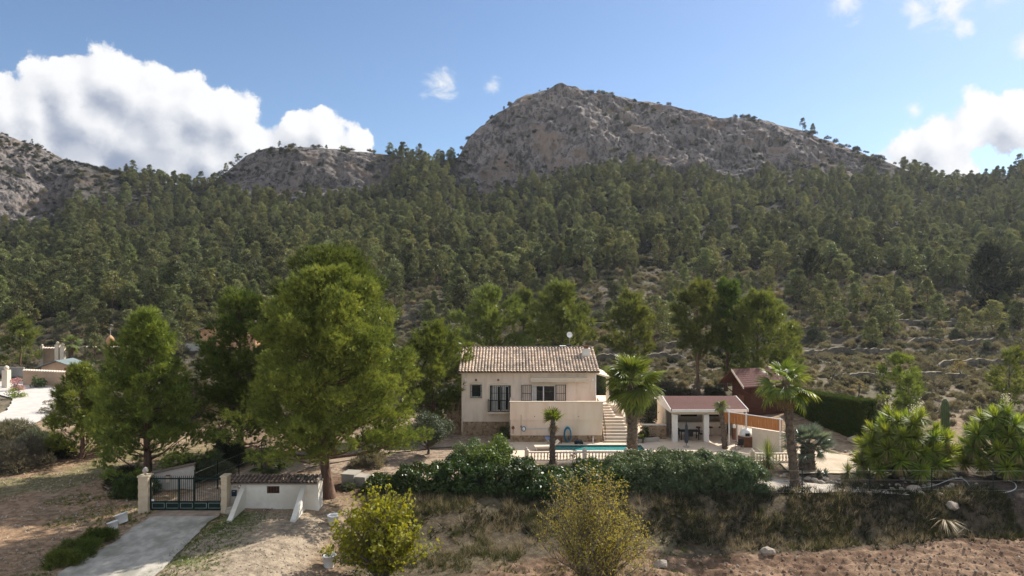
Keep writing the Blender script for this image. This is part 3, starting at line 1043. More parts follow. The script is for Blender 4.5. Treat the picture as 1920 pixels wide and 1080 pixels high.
pine_thing('pine_tree', 'low pine tucked against the right side of the broad pine', 1478, 78, 610, 64, 0.12, 'pine_mid', 28, 22, 0.9, G_R, cr=0.34)
pine_thing('pine_tree', 'very dark spreading pine at the right edge of the forest', 1862, 150, 462, 112, 0.10, 'scrub_dark', 29, 40, 1.0, None, cr=0.30)
pine_thing('pine_tree', 'dark dense pine standing alone in the pale forest right of centre', 1518, 160, 470, 62, 0.08, 'scrub_dark', 30, 26, 1.0, None, cr=0.32)
# light green young pines on the right slope
G_Y = 'young pines on the dry slope'
pine_thing('young_pine', 'loose young pine above the cypress hedge', 1692, 71, 668, 92, 0.05, 'pine_near', 31, 30, 0.55, G_Y, cr=0.26, low=0.9, barkm='bark_grey')
pine_thing('young_pine', 'small bright young pine just above the left yucca', 1702, 66, 708, 56, 0.05, 'pine_near', 32, 20, 0.6, G_Y, cr=0.3, low=0.9, barkm='bark_grey')
pine_thing('young_pine', 'loose pale pine at the right edge above the right yucca', 1892, 72, 655, 84, 0.05, 'pine_near', 33, 30, 0.5, G_Y, cr=0.26, low=0.9, barkm='bark_grey')
pine_thing('young_pine', 'round pine at the left edge above the white track', 38, 100, 600, 70, 0.10, 'pine_mid', 34, 24, 0.8, G_Y, cr=0.3, low=0.85)


# ------------------------------------------------------------------ forest
def pine_variant(seed, height, R, cb, cone, cr, nclump, ntuft):
    rng = np.random.default_rng(seed)
    (TV, TF), (V, F, T) = pine(rng, height, R * 1.08, cb * 0.7, nclump, ntuft, 6, 0.42, 0.12, trunk_r=0.15, cone=cone, cr=cr, low=0.85, spread=0.40, shell=0.7, inner=0.4, body=2.2, bsize=0.42)
    return (TV, TF), (V, F, T)


FV = []
for i, (h_, R_, cb, cone, cr) in enumerate([(8.0, 2.4, 1.2, 0.2, 0.34), (7.2, 2.7, 0.9, 0.0, 0.33), (8.8, 2.2, 1.6, 0.35, 0.36), (6.4, 2.2, 0.6, 0.1, 0.36),
                                            (7.6, 2.9, 1.8, 0.0, 0.32), (9.2, 2.7, 2.2, 0.15, 0.33), (5.2, 1.8, 0.4, 0.3, 0.38), (7.0, 2.0, 0.8, 0.5, 0.36)]):
    (TV, TF), (V, F, T) = pine_variant(200 + i, h_, R_, cb, cone, cr * 0.88, 38, 520)
    tm = np_mesh('forest_pine_trunk', TV, TF, M['bark'], smooth=True)
    cm = np_mesh('forest_pine_crown', V, F, M['pine_far_dark' if i in (2, 5) else 'pine_far'], {'tint': T})
    FV.append((tm, cm, h_))

rngf = np.random.default_rng(77)


def grid_points(y0, y1, cell, umax=0.80):
    pts = []
    y = y0
    while y < y1:
        n = int(2 * umax * y / cell)
        x = (np.arange(n) - n / 2 + rngf.uniform(-0.5, 0.5, n) * 0.9) * cell
        yy = y + rngf.uniform(-0.5, 0.5, n) * 0.9 * cell
        pts.append(np.stack([x, yy], -1))
        y += cell
    return np.concatenate(pts)


P = grid_points(100, 430, 4.45)
pxs = 960 + FPX * P[:, 0] / P[:, 1]
zz, rock = hill_z(P[:, 0], P[:, 1])
Yr_ = base_Y(pxs) + ridge_dY(pxs)
dens = sstep(125, 205, P[:, 1] + 26 * (fbm(P[:, 0] / 22, P[:, 1] / 22, oct=3, seed=301) - 0.5) * 2 + 45 * sstep(700, 250, pxs) - 16 * sstep(1250, 1500, pxs))
dens = dens * (1 - sstep(0.15, 0.5, rock) * 0.975)
dens = np.where((cliff_w(pxs) > 0.25) & (P[:, 1] > base_Y(pxs) - 16), dens * np.where((pxs > 410) & (pxs < 760), 0.45, 0.12), dens)
clear = sstep(0.34, 0.46, fbm(P[:, 0] / 13, P[:, 1] / 16, oct=3, seed=305))
dens = dens * (0.22 + 0.78 * clear) * 0.95
# the foot of the slope: scattered trees
dens = np.maximum(dens, (0.17 + 0.12 * (np.abs(pxs - 1000) > 350)) * sstep(104, 118, P[:, 1]) * (P[:, 1] < 250) * (rock < 0.3))
dens = np.where(P[:, 1] > Yr_ + 10, 0, dens)
keep = rngf.uniform(0, 1, len(P)) < dens
# bare crest of the main mountain
P = P[keep]
pxs = pxs[keep]
rock = rock[keep]
P = np.concatenate([P, np.array([[X(p, base_Y(p) + ridge_dY(p) - 1.0), base_Y(p) + ridge_dY(p) - 1.0] for p in
                                 (1505, 1524, 445, 424, 524, 612, 640, 60, 945, 340, 730, 1735, 1765, 1790, 1850, 1872, 1895, 1912)])])
pxs = 960 + FPX * P[:, 0] / P[:, 1]
rock = hill_z(P[:, 0], P[:, 1])[1]
Pz = H(P[:, 0], P[:, 1])
vi = rngf.integers(0, len(FV), len(P))
sc = rngf.uniform(0.62, 1.38, len(P)) * np.where(P[:, 1] < 175, 0.72, 1.0) * np.where(rock > 0.4, 0.55, 1.0)
sc[-18:-16] = 1.05
sc = sc * (0.62 + 0.76 * fbm(P[:, 0] / 14, P[:, 1] / 14, oct=2, seed=310))
sc = np.minimum(sc, 1.15) * (1 - 0.18 * sstep(200, 270, P[:, 1]))
rz = rngf.uniform(0, 6.28, len(P))
size_px = sc * np.array([FV[i][2] for i in vi]) / P[:, 1]
inview = np.abs(pxs - 960) < 985
order = np.argsort(-size_px * inview)
near_i = order[:298]
far_i = order[298:]


def zone(px, Y):
    if Y < 150:
        if px < 700:
            return ('scattered small pine on the low slope left of the large pines', 'pines scattered on the low slope, left')
        if px < 1250:
            return ('small pine on the farm terraces behind the house', 'pines on the farm terraces behind the house')
        return ('small pine on the dry terraced slope at the right', 'pines scattered on the terraced slope, right')
    for lim, where in ((130, 'at the far left edge'), (260, 'above the chimney dome'), (400, 'above the pine at the gate'), (520, 'above the dark pine over the gate'), (760, 'just above the large bright pine'),
                       (870, 'right of the large bright pine'), (980, 'above the house roof, left half'), (1110, 'above the house roof, right half'), (1260, 'above the tall fan palm'),
                       (1400, 'above the pavilion'), (1540, 'above the brown shed'), (1700, 'above the cypress hedge'), (1810, 'above the left yucca clump'), (9999, 'at the far right edge')):
        if px < lim:
            return ('front-row forest pine %s' % where, 'forest front pines, ' + where)


for i in near_i:
    tm, cm, h_ = FV[vi[i]]
    lab, grp = zone(pxs[i], P[i, 1])
    o = thing('forest_pine', lab, 'pine tree', (P[i, 0], P[i, 1], Pz[i] - 0.1), rz[i], grp)
    s_ = sc[i] * 1.0
    o.scale = (s_ * 1.1, s_ * 1.06, s_)
    link('trunk', tm, o)
    link('crown', cm, o)


def scatter(name, label, cat, pts, scale, rot, idx, objs, kind='stuff'):
    """one stuff object: meshes instanced on points by geometry nodes"""
    src = bpy.data.collections.new(name + '_sources')
    for k, ms in enumerate(objs):
        ob = bpy.data.objects.new('%s_source_%02d' % (name, k), ms)
        src.objects.link(ob)
    me = bpy.data.meshes.new(name)
    me.vertices.add(len(pts))
    me.vertices.foreach_set('co', np.ascontiguousarray(pts, dtype=np.float32).ravel())
    for nm, arr, typ in (('sc', scale, 'FLOAT'), ('rt', rot, 'FLOAT'), ('ix', idx, 'INT')):
        a = me.attributes.new(nm, typ, 'POINT')
        a.data.foreach_set('value', np.ascontiguousarray(arr, dtype=np.int32 if typ == 'INT' else np.float32))
    me.update()
    o = link(name, me)
    tag(o, label, cat, None, kind)
    g = bpy.data.node_groups.new(name + '_scatter', 'GeometryNodeTree')
    g.interface.new_socket('Geometry', in_out='INPUT', socket_type='NodeSocketGeometry')
    g.interface.new_socket('Geometry', in_out='OUTPUT', socket_type='NodeSocketGeometry')
    n = g.nodes
    gi = n.new('NodeGroupInput')
    go = n.new('NodeGroupOutput')
    ci = n.new('GeometryNodeCollectionInfo')
    ci.inputs[0].default_value = src
    ci.inputs[1].default_value = True
    ci.inputs[2].default_value = True
    ip = n.new('GeometryNodeInstanceOnPoints')
    def attr(nm, typ):
        a = n.new('GeometryNodeInputNamedAttribute')
        a.data_type = typ
        a.inputs[0].default_value = nm
        return a.outputs[0]
    cx = n.new('ShaderNodeCombineXYZ')
    lk = g.links
    lk.new(attr('rt', 'FLOAT'), cx.inputs[2])
    lk.new(gi.outputs[0], ip.inputs['Points'])
    lk.new(ci.outputs[0], ip.inputs['Instance'])
    ip.inputs['Pick Instance'].default_value = True
    lk.new(attr('ix', 'INT'), ip.inputs['Instance Index'])
    er = n.new('FunctionNodeEulerToRotation')
    lk.new(cx.outputs[0], er.inputs[0])
    lk.new(er.outputs[0], ip.inputs['Rotation'])
    lk.new(attr('sc', 'FLOAT'), ip.inputs['Scale'])
    lk.new(ip.outputs[0], go.inputs[0])
    md = o.modifiers.new('scatter', 'NODES')
    md.node_group = g
    return o


def merged(tm, cm):
    """crown mesh with its trunk, two materials, for the instanced forest"""
    def arr(me):
        v = np.empty(len(me.vertices) * 3, np.float32)
        me.vertices.foreach_get('co', v)
        li = np.empty(len(me.loops), np.int32)
        me.loops.foreach_get('vertex_index', li)
        return v.reshape(-1, 3), li
    v1, l1 = arr(tm)
    v2, l2 = arr(cm)
    q = l1.reshape(-1, 4)
    tri = np.concatenate([q[:, [0, 1, 2]], q[:, [0, 2, 3]]])
    tn = np.empty(len(v2), np.float32)
    cm.attributes['tint'].data.foreach_get('value', tn)
    F = np.concatenate([tri, l2.reshape(-1, 3) + len(v1)])
    mi = np.concatenate([np.zeros(len(tri)), np.ones(len(l2) // 3)])
    return np_mesh('forest_pine_whole', np.concatenate([v1, v2]), F, [M['bark'], cm.materials[0]], {'tint': np.concatenate([np.zeros(len(v1)), tn])}, midx=mi)


scatter('pine_forest', 'dense grey-green pine forest covering the upper slope below the cliffs', 'forest',
        np.stack([P[far_i, 0], P[far_i, 1], Pz[far_i] - 0.1], -1), sc[far_i], rz[far_i], vi[far_i], [merged(a, b) for a, b, c in FV])


# ------------------------------------------------------------------ shrubs
def bush(rng, rx, ry, rz_, nclump, n, size, aspect, cr=0.34, stem=True, kind='leaf', shell=0.5, K=7):
    d = rng.normal(size=(nclump, 3))
    d[:, 2] = np.abs(d[:, 2]) * 1.1 - 0.15
    d = unit(d)
    rr = rng.uniform(0.45, 0.80, (nclump, 1))
    C = d * rr * [rx, ry, rz_ * 0.98] + [0, 0, rz_ * 0.10]
    C[:, 2] = np.maximum(C[:, 2], rz_ * 0.16)
    m = (rx * ry * rz_) ** (1 / 3)
    R = cr * m * rng.uniform(0.7, 1.2, nclump)
    pos, dd, ci = clump_points(rng, C, R, n, 0.85, shell, 0.25)
    pos[:, 2] = np.maximum(pos[:, 2], 0.03)
    ct = rng.uniform(0, 1, nclump)
    tint = 0.4 * ct[ci] + 0.6 * rng.uniform(0, 1, n)
    if kind == 'leaf':
        fol = leaves(rng, pos, dd, size, aspect, tint)
    else:
        fol = blades(rng, pos, unit(dd + [0, 0, 0.5]), size, size * aspect, K, 0.45, tint)
    paths = []
    for i in range(nclump):
        b = np.array([rng.normal(0, 0.05 * rx), rng.normal(0, 0.05 * ry), -0.1])
        mid = 0.5 * (b + C[i]) + [0, 0, 0.1 * rz_]
        paths.append((np.array([b, mid, C[i]]), np.array([0.035, 0.022, 0.008]) * m))
    return np_tubes(paths, 5), fol


def bush_thing(name, label, cat, x, y, rx, ry, rz_, leafm, seed, nclump=26, n=2500, size=0.16, aspect=0.5, group=None, z=None, kind='leaf', cr=0.34, barkm='bark_grey', K=7):
    rng = np.random.default_rng(seed)
    (TV, TF), (V, F, T) = bush(rng, rx, ry, rz_, nclump, n, size, aspect, cr, kind=kind, K=K)
    o = thing(name, label, cat, (x, y, h1(x, y) if z is None else z), rng.uniform(-0.3, 0.3), group)
    link('stem', np_mesh('stem', TV, TF, M[barkm], smooth=True), o)
    link('foliage', np_mesh('foliage', V, F, M[leafm], {'tint': T}), o)
    return o


def scrub_meshes(leafm, seeds, n=150, size=0.34, kind='blade'):
    out = []
    for s in seeds:
        rng = np.random.default_rng(s)
        _, (V, F, T) = bush(rng, 0.8, 0.8, 0.75, 9, n, size, 0.16 if kind == 'blade' else 0.5, 0.42, kind=kind, K=5)
        out.append(np_mesh('scrub_source', V, F, M[leafm], {'tint': T}))
    return out


rngs = np.random.default_rng(91)
SV = scrub_meshes('scrub', range(400, 405)) + scrub_meshes('scrub_dark', range(410, 413)) + scrub_meshes('dry_grass', range(420, 422), 120, 0.5)


def scrub_field():
    rows = []
    for (y0, y1, cell, pr) in ((64, 110, 0.95, 0.62), (110, 200, 1.3, 0.66), (200, 345, 3.2, 0.5)):
        y = y0
        while y < y1:
            n = int(1.62 * y / cell)
            x = (np.arange(n) - n / 2 + rngs.uniform(-0.5, 0.5, n)) * cell
            yy = y + rngs.uniform(-0.5, 0.5, n) * cell
            k = rngs.uniform(0, 1, n) < pr * (0.35 + 1.1 * fbm(x / 7, yy / 5, oct=3, seed=501))
            rows.append(np.stack([x[k], yy[k]], -1))
            y += cell
    Q = np.concatenate(rows)
    px = 960 + FPX * Q[:, 0] / Q[:, 1]
    x, y = Q[:, 0], Q[:, 1]
    # not on the plots and tracks
    block = (y < 80) & (x > -12) & (x < 31 - 0.12 * (y - 55))
    block |= (y < 96) & (x < -34) & (x > -75) & (np.abs(x - np.interp(y, [62, 70, 79, 86, 93], [-48, -50, -54.5, -61.5, -66])) < 5.5)
    block |= (y < 66) & (x > -22) & (x < 0)
    Q = Q[~block]
    n = len(Q)
    z = H(Q[:, 0], Q[:, 1])
    s = rngs.uniform(0.35, 1.15, n) * np.where(Q[:, 1] > 110, 1.15, 0.85) * np.where(Q[:, 1] > 200, 1.2, 1.0)
    ix = rngs.choice(len(SV), n, p=[0.168] * 5 + [0.02, 0.02, 0.02, 0.05, 0.05])
    fo = shaded_forest_floor(Q[:, 0], Q[:, 1]) > rngs.uniform(0.2, 0.9, n)
    ix = np.where(fo, rngs.integers(5, 8, n), ix)
    scatter('hillside_scrub', 'low grey-brown scrub and dry grass covering the terraced slope', 'scrub', np.stack([Q[:, 0], Q[:, 1], z - 0.03], -1), s, rngs.uniform(0, 6.28, n), ix, SV)
    # dark shrubs clinging to the cliffs
    n = 1500
    px = rngs.uniform(-20, 1700, n)
    Yb = base_Y(px)
    dY = ridge_dY(px)
    t = rngs.uniform(-0.1, 1.02, n)
    y = Yb + dY * t
    x = X(px, y)
    k = (cliff_w(px) > 0.2) & (fbm(x / 9, y / 9, CAMH + t * 7, 3, 601) > 0.53 - 0.10 * (px < 330))
    x, y = x[k], y[k]
    z, rock = hill_z(x, y)
    scatter('cliff_scrub', 'dark shrubs clinging to the rocky cliffs', 'scrub', np.stack([x, y - 1.5, z + 0.3], -1), rngs.uniform(0.7, 2.2, len(x)), rngs.uniform(0, 6.28, len(x)),
            rngs.choice([5, 6, 7, 0], len(x)), SV)


scrub_field()
# ================================================================== BUILDINGS
def tiles(name, mat, parent, x0, x1, y0, z0, y1, z1, pitch=0.28, row=0.36, r=0.105, seed=1, M4=None):
    """barrel tiles from the eave (y0,z0) up to the ridge (y1,z1); one part of many small pieces"""
    rng = np.random.default_rng(seed)
    nx = int(round((x1 - x0) / pitch))
    sl = np.array([0, y1 - y0, z1 - z0], float)
    Ls = np.linalg.norm(sl)
    sl /= Ls
    nrm = np.array([0, -sl[2], sl[1]])
    nr = int(round(Ls / row))
    w = np.linspace(0, np.pi, 7)
    Vs, Fs, Ts, b = [], [], [], 0
    for i in range(nx):
        cx = x0 + (i + 0.5) * (x1 - x0) / nx
        for j in range(nr):
            s0 = j * Ls / nr - 0.06
            s1 = (j + 1) * Ls / nr + 0.02
            dx = rng.normal(0, 0.006)
            for s, rr, lift in ((s0, r * 1.08, 0.035), (s1, r * 0.92, 0.0)):
                base = np.array([cx + dx, y0, z0]) + sl * s
                ring = base[None] + np.stack([np.cos(w) * rr, 0 * w, 0 * w], -1) + nrm[None] * (np.sin(w) * rr + lift)[:, None]
                Vs.append(ring)
            k = np.arange(6)
            Fs.append(np.stack([b + k, b + k + 1, b + 7 + k + 1, b + 7 + k], -1))
            b += 14
            Ts.append(np.full(14, rng.uniform(0, 1)))
    me = np_mesh(name, np.concatenate(Vs), np.concatenate(Fs), mat, {'tint': np.concatenate(Ts)}, smooth=True)
    o = link(name, me, parent)
    o['kind'] = 'stuff'
    return o


def bars(mb, x0, x1, z0, z1, y, step=0.12, r=0.009, horiz=(0.0, 1.0)):
    n = max(2, int(round((x1 - x0) / step)))
    for i in range(n + 1):
        xx = x0 + (x1 - x0) * i / n
        mb.box(xx - r, xx + r, y - r, y + r, z0, z1)
    for h in horiz:
        zz = z0 + (z1 - z0) * h
        mb.box(x0 - r * 1.5, x1 + r * 1.5, y - r * 1.6, y + r * 1.6, zz - 0.016, zz + 0.016)
    return mb


# ------------------------------------------------------------------ house
def house():
    ox, oy = -4.45, 60.0
    o = thing('house', 'cream stucco house with clay tile roof and projecting terrace above the pool', 'house', (ox, oy, 0))
    Wd, D = 11.85, 9.0
    ze, zr = 5.55, 7.28
    # front wall built round its openings
    wx0, wx1, wz0, wz1 = 0.85, 1.75, 3.37, 4.50      # small barred window
    dx0, dx1, dz0, dz1 = 2.55, 4.30, 2.20, 4.42      # balcony door
    bx0, bx1, bz0, bz1 = 6.20, 8.25, 2.40, 4.42      # terrace door
    m = MB()
    t = 0.3
    for (a, b, c, d) in ((0, wx0, 0, ze), (wx0, wx1, 0, wz0), (wx0, wx1, wz1, ze), (wx1, dx0, 0, ze), (dx0, dx1, 0, dz0), (dx0, dx1, dz1, ze),
                         (dx1, bx0, 0, ze), (bx0, bx1, 0, bz0), (bx0, bx1, bz1, ze), (bx1, Wd, 0, ze)):
        m.box(a, b, 0, t, c, d)
    m.prism([(t, 0), (D, 0), (D, ze), (D / 2, zr - 0.18), (t, ze)], 0, t, 'x')
    m.prism([(t, 0), (D, 0), (D, ze), (D / 2, zr - 0.18), (t, ze)], Wd - t, Wd, 'x')
    m.box(t, Wd - t, D - t, D, 0, ze)
    m.build('wall', M['stucco'], o)
    MB().box(t, Wd - t, 1.6, 1.7, 0, ze - 0.1).build('inner_wall', M['curtain'], o)
    for (a, b, z0, z1) in ((6.28, 6.62, 2.5, 4.36), (2.75, 3.2, 2.25, 4.3), (3.55, 3.9, 2.25, 4.3)):
        MB().box(a, b, 0.145, 0.158, z0, z1).build('curtain', M['curtain'], o)
    # window surrounds (pale plaster bands)
    def surround(x0, x1, z0, z1, arch=True, sill=True):
        b = 0.14
        mb = MB()
        mb.box(x0 - b, x0, -0.03, 0.02, z0, z1)
        mb.box(x1, x1 + b, -0.03, 0.02, z0, z1)
        pts = [(x0 - b, z1)] + [(x0 - b + (x1 - x0 + 2 * b) * i / 8, z1 + b + 0.12 * math.sin(math.pi * i / 8)) for i in range(9)] + [(x1 + b, z1)]
        mb.prism(pts, -0.03, 0.02, 'y')
        if sill:
            mb.box(x0 - b, x1 + b, -0.08, 0.02, z0 - 0.1, z0)
        return mb
    surround(wx0, wx1, wz0, wz1).build('window_surround', M['cream'], o)
    surround(dx0, dx1, dz0, dz1, sill=False).build('window_surround', M['cream'], o)
    surround(bx0, bx1, bz0 + 1.0, bz1, sill=False).build('window_surround', M['cream'], o)
    # small window
    def window(x0, x1, z0, z1, nl, name='window', glass=True, y=0.16):
        f = 0.07
        mb = MB()
        mb.box(x0, x0 + f, y, y + 0.07, z0, z1).box(x1 - f, x1, y, y + 0.07, z0, z1).box(x0 + f, x1 - f, y, y + 0.07, z0, z0 + f).box(x0 + f, x1 - f, y, y + 0.07, z1 - f, z1)
        for i in range(1, nl):
            c = x0 + (x1 - x0) * i / nl
            mb.box(c - f * 0.7, c + f * 0.7, y, y + 0.07, z0 + f, z1 - f)
        w = mb.build(name, M['frame_white'], o)
        for i in range(nl):
            a = x0 + (x1 - x0) * i / nl + f * 0.7
            b = x0 + (x1 - x0) * (i + 1) / nl - f * 0.7
            MB().box(a - 0.01, b + 0.01, y + 0.03, y + 0.04, z0 + f - 0.01, z1 - f + 0.01).build('pane', M['glass'], w)
        return w
    w = window(wx0, wx1, wz0, wz1, 1)
    bars(MB(), wx0 - 0.02, wx1 + 0.02, wz0, wz1, -0.06, 0.13, 0.017, (0.0, 0.5, 1.0)).build('grille', M['black'], w)
    w = window(dx0 + 0.12, dx1 - 0.12, dz0, dz1 - 0.05, 2, 'balcony_door')
    bars(MB(), dx0, dx1, dz0 + 0.9, dz1, -0.02, 0.17, 0.016, (0.0, 0.5, 1.0)).build('grille', M['black'], w)
    mb = MB()
    for xx in (dx0, (dx0 + dx1) / 2, dx1):
        mb.box(xx - 0.035, xx + 0.035, -0.05, 0.0, dz0, dz1)
    mb.build('grille_post', M['black'], w)
    # balcony
    bal = MB().box(dx0 - 0.22, dx1 + 0.02, -0.62, 0.0, dz0 - 0.14, dz0 - 0.001).build('balcony', M['cream'], o)
    mb = bars(MB(), dx0 - 0.18, dx1 - 0.01, dz0 + 0.02, dz0 + 1.02, -0.58, 0.13, 0.018, (0.03, 1.0))
    for yy in np.linspace(-0.5, -0.05, 5):
        mb.box(dx0 - 0.19, dx0 - 0.17, yy - 0.011, yy + 0.011, dz0 + 0.02, dz0 + 1.02)
    mb.box(dx0 - 0.20, dx0 - 0.16, -0.58, 0.0, dz0 + 1.0, dz0 + 1.04)
    mb.build('railing', M['black'], bal)
    # terrace door with its two grilles folded open on the wall
    w = window(bx0, bx1, bz0, bz1, 2, 'terrace_door')
    for (a, b) in ((bx0 - 0.88, bx0 - 0.06), (bx1 + 0.06, bx1 + 0.90)):
        g = bars(MB(), a, b, bz0 + 0.15, bz1 + 0.06, -0.08, 0.17, 0.012, (0.0, 0.3, 0.62, 1.0))
        for xx in (a, b):
            g.box(xx - 0.03, xx + 0.03, -0.10, -0.06, bz0 + 0.15, bz1 + 0.09)
        g.build('folded_grille', M['black'], w)
    # awning box
    aw = MB().box(6.05, 11.05, -0.34, -0.01, 4.90, 5.16).build('awning_box', M['cream'], o)
    mb = MB()
    n = 26
    for i in range(n):
        a = 6.1 + 4.9 * i / n
        b = 6.1 + 4.9 * (i + 1) / n
        mb.prism([(a, 4.90), (a, 4.80), ((a + b) / 2, 4.76), (b, 4.80), (b, 4.90)], -0.36, -0.345, 'y')
    mb.build('valance', M['cream'], aw)
    for xx in (1.3, 3.25, 7.2, 9.9):
        l = MB().tube([(0, 0, 0), (0, -0.16, 0.02)], 0.025, 6).build('wall_lamp', M['brown'], o, loc=(xx, 0, 4.86 if xx > 5 else 4.98))
        MB().lathe([(0.05, 0.02), (0.10, -0.02), (0.085, -0.10), (0.03, -0.12)], 10, (0, -0.17, 0.0)).build('lamp_shade', M['brown'], l)
    for xx in (0.35, 11.55):
        MB().box(xx - 0.07, xx + 0.07, -0.12, 0.0, 4.85, 5.05).build('alarm_box', M['frame_white'], o)
    MB().box(5.3, 5.42, -0.08, 0.0, 4.45, 4.60).build('alarm_box', M['frame_white'], o)
    MB().box(5.28, 5.40, -0.06, 0.0, 3.15, 3.35).build('light_switch', M['frame_white'], o)
    MB().tube([(0.06, -0.06, 5.45), (0.06, -0.06, 0.35)], 0.045, 8).build('drainpipe', M['cream'], o)
    MB().tube([(11.78, -0.05, 5.45), (11.78, -0.05, 3.4)], 0.035, 8).build('drainpipe', M['frame_white'], o)
    MB().box(0.02, 4.2, -0.05, 0.0, 0.0, 1.25).build('plinth', M['stone'], o)
    # eave fascia
    MB().box(-0.2, Wd + 0.2, -0.30, 0.02, ze - 0.02, ze + 0.06).build('eave', M['cream'], o)
    # roof: slab, tiles, ridge
    ex, ye, yb = 0.28, -0.42, D + 0.4
    k = (zr - ze) / (D / 2)
    zf = ze + ye * k * 0 - 0.02
    rf = MB().prism([(ye, ze + 0.05), (D / 2, zr - 0.02), (yb, ze + 0.05), (yb, ze + 0.13), (D / 2, zr + 0.08), (ye, ze + 0.13)], -ex, Wd + ex, 'x').build('roof', M['old_tile'], o)
    tiles('tiles', M['tile'], rf, -ex, Wd + ex, ye, ze + 0.11, D / 2, zr + 0.06, 0.285, 0.36, 0.115, 3)
    tiles('rear_tiles', M['tile'], rf, -ex, Wd + ex, yb, ze + 0.11, D / 2, zr + 0.06, 0.285, 0.5, 0.115, 4)
    mb = MB()
    for i in range(26):
        a = -ex + (Wd + 2 * ex) * i / 26
        mb.tube([(a, D / 2, zr + 0.10), (a + 0.5, D / 2, zr + 0.08)], [0.15, 0.13], 8)
    mb.build('ridge_tiles', M['old_tile'], rf, smooth=True)['kind'] = 'stuff'
    # chimney
    c = MB()
    for (z0, z1, a, b) in ((6.0, 7.35, 0.52, 0.30), (7.35, 7.42, 0.36, 0.36)):
        V = [(s * w + 10.72, q * w * 0.8 + 2.9, z) for z, w in ((z0, a), (z1, b)) for s, q in ((-1, -1), (1, -1), (1, 1), (-1, 1))]
        c.add([(a_ + 0.55, b_, c_) for a_, b_, c_ in V], [(3, 2, 1, 0), (4, 5, 6, 7), (0, 1, 5, 4), (1, 2, 6, 5), (2, 3, 7, 6), (3, 0, 4, 7)])
    ch = c.build('chimney', M['white_wall'], o)
    MB().box(11.07, 11.47, 2.75, 3.05, 7.424, 7.68).build('chimney_pot', M['brown'], ch)
    # dish and mast behind the ridge
    d = MB().tube([(9.9, 5.0, 6.9), (9.9, 5.0, 8.75)], 0.03, 6).build('antenna_mast', M['concrete'], o)
    pr = [(0.02, 0), (0.15, 0.02), (0.25, 0.06), (0.28, 0.09)]
    MB().lathe(pr, 18, (0, 0, 0), cap=False).build('dish', M['frame_white'], d, True, loc=(9.9, 4.86, 8.55), rot=(rad(78), 0, rad(10)))
    mb = MB().tube([(9.4, 5.0, 8.8), (10.4, 5.0, 8.75)], 0.012, 5)
    for i in range(6):
        mb.tube([(9.45 + i * 0.18, 4.75, 8.79), (9.45 + i * 0.18, 5.25, 8.79)], 0.008, 4)
    mb.build('antenna', M['concrete'], d)
    MB().box(9.65, 10.05, 4.7, 5.2, 7.1, 7.62).build('flue', M['black'], o)
    MB().box(9.0, 9.6, 4.8, 5.4, 7.2, 7.50).build('roof_hatch', M['frame_white'], o)
    # terrace block in front
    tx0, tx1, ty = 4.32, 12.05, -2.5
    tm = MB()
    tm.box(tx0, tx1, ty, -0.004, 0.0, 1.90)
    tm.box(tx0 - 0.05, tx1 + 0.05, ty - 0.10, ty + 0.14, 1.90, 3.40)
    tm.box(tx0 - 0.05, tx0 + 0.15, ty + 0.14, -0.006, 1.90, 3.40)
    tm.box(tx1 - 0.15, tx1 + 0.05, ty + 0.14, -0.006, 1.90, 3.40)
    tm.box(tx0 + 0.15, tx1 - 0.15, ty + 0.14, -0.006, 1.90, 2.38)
    ter = tm.build('terrace', M['stucco_bounce'], o)
    MB().box(tx0 - 0.08, tx1 + 0.08, ty - 0.14, ty + 0.17, 3.402, 3.46).build('parapet_cap', M['cream'], ter)
    MB().box(tx0 - 0.012, tx1 + 0.012, ty - 0.05, ty - 0.001, 0.0, 0.58).build('plinth', M['stone'], ter)
    for xx in (6.35, 7.9, 10.05):
        MB().tube([(xx, ty - 0.16, 2.2), (xx, ty - 0.05, 2.22)], 0.035, 6).build('water_spout', M['brown'], ter)
    MB().box(9.2, 9.45, ty - 0.07, ty - 0.001, 0.85, 1.15).build('meter_box', M['frame_white'], ter)
    # side porch on the right
    MB().prism([(Wd, 5.20), (Wd + 1.6, 4.72), (Wd + 1.6, 4.86), (Wd, 5.36)], 2.4, 7.5, 'y').build('porch_roof', M['cream'], o)
    MB().box(Wd + 1.25, Wd + 1.5, 2.6, 2.9, 2.3, 4.80).build('porch_column', M['cream'], o)
    MB().box(Wd + 0.01, Wd + 2.6, 1.9, 7.5, 0.0, 2.38).build('porch_base', M['stucco'], o)
    # tile steps and arch wall at the left end
    MB().box(-1.4, -0.02, 1.0, 1.3, 0.0, 3.0).build('side_wall', M['stone'], o)


house()


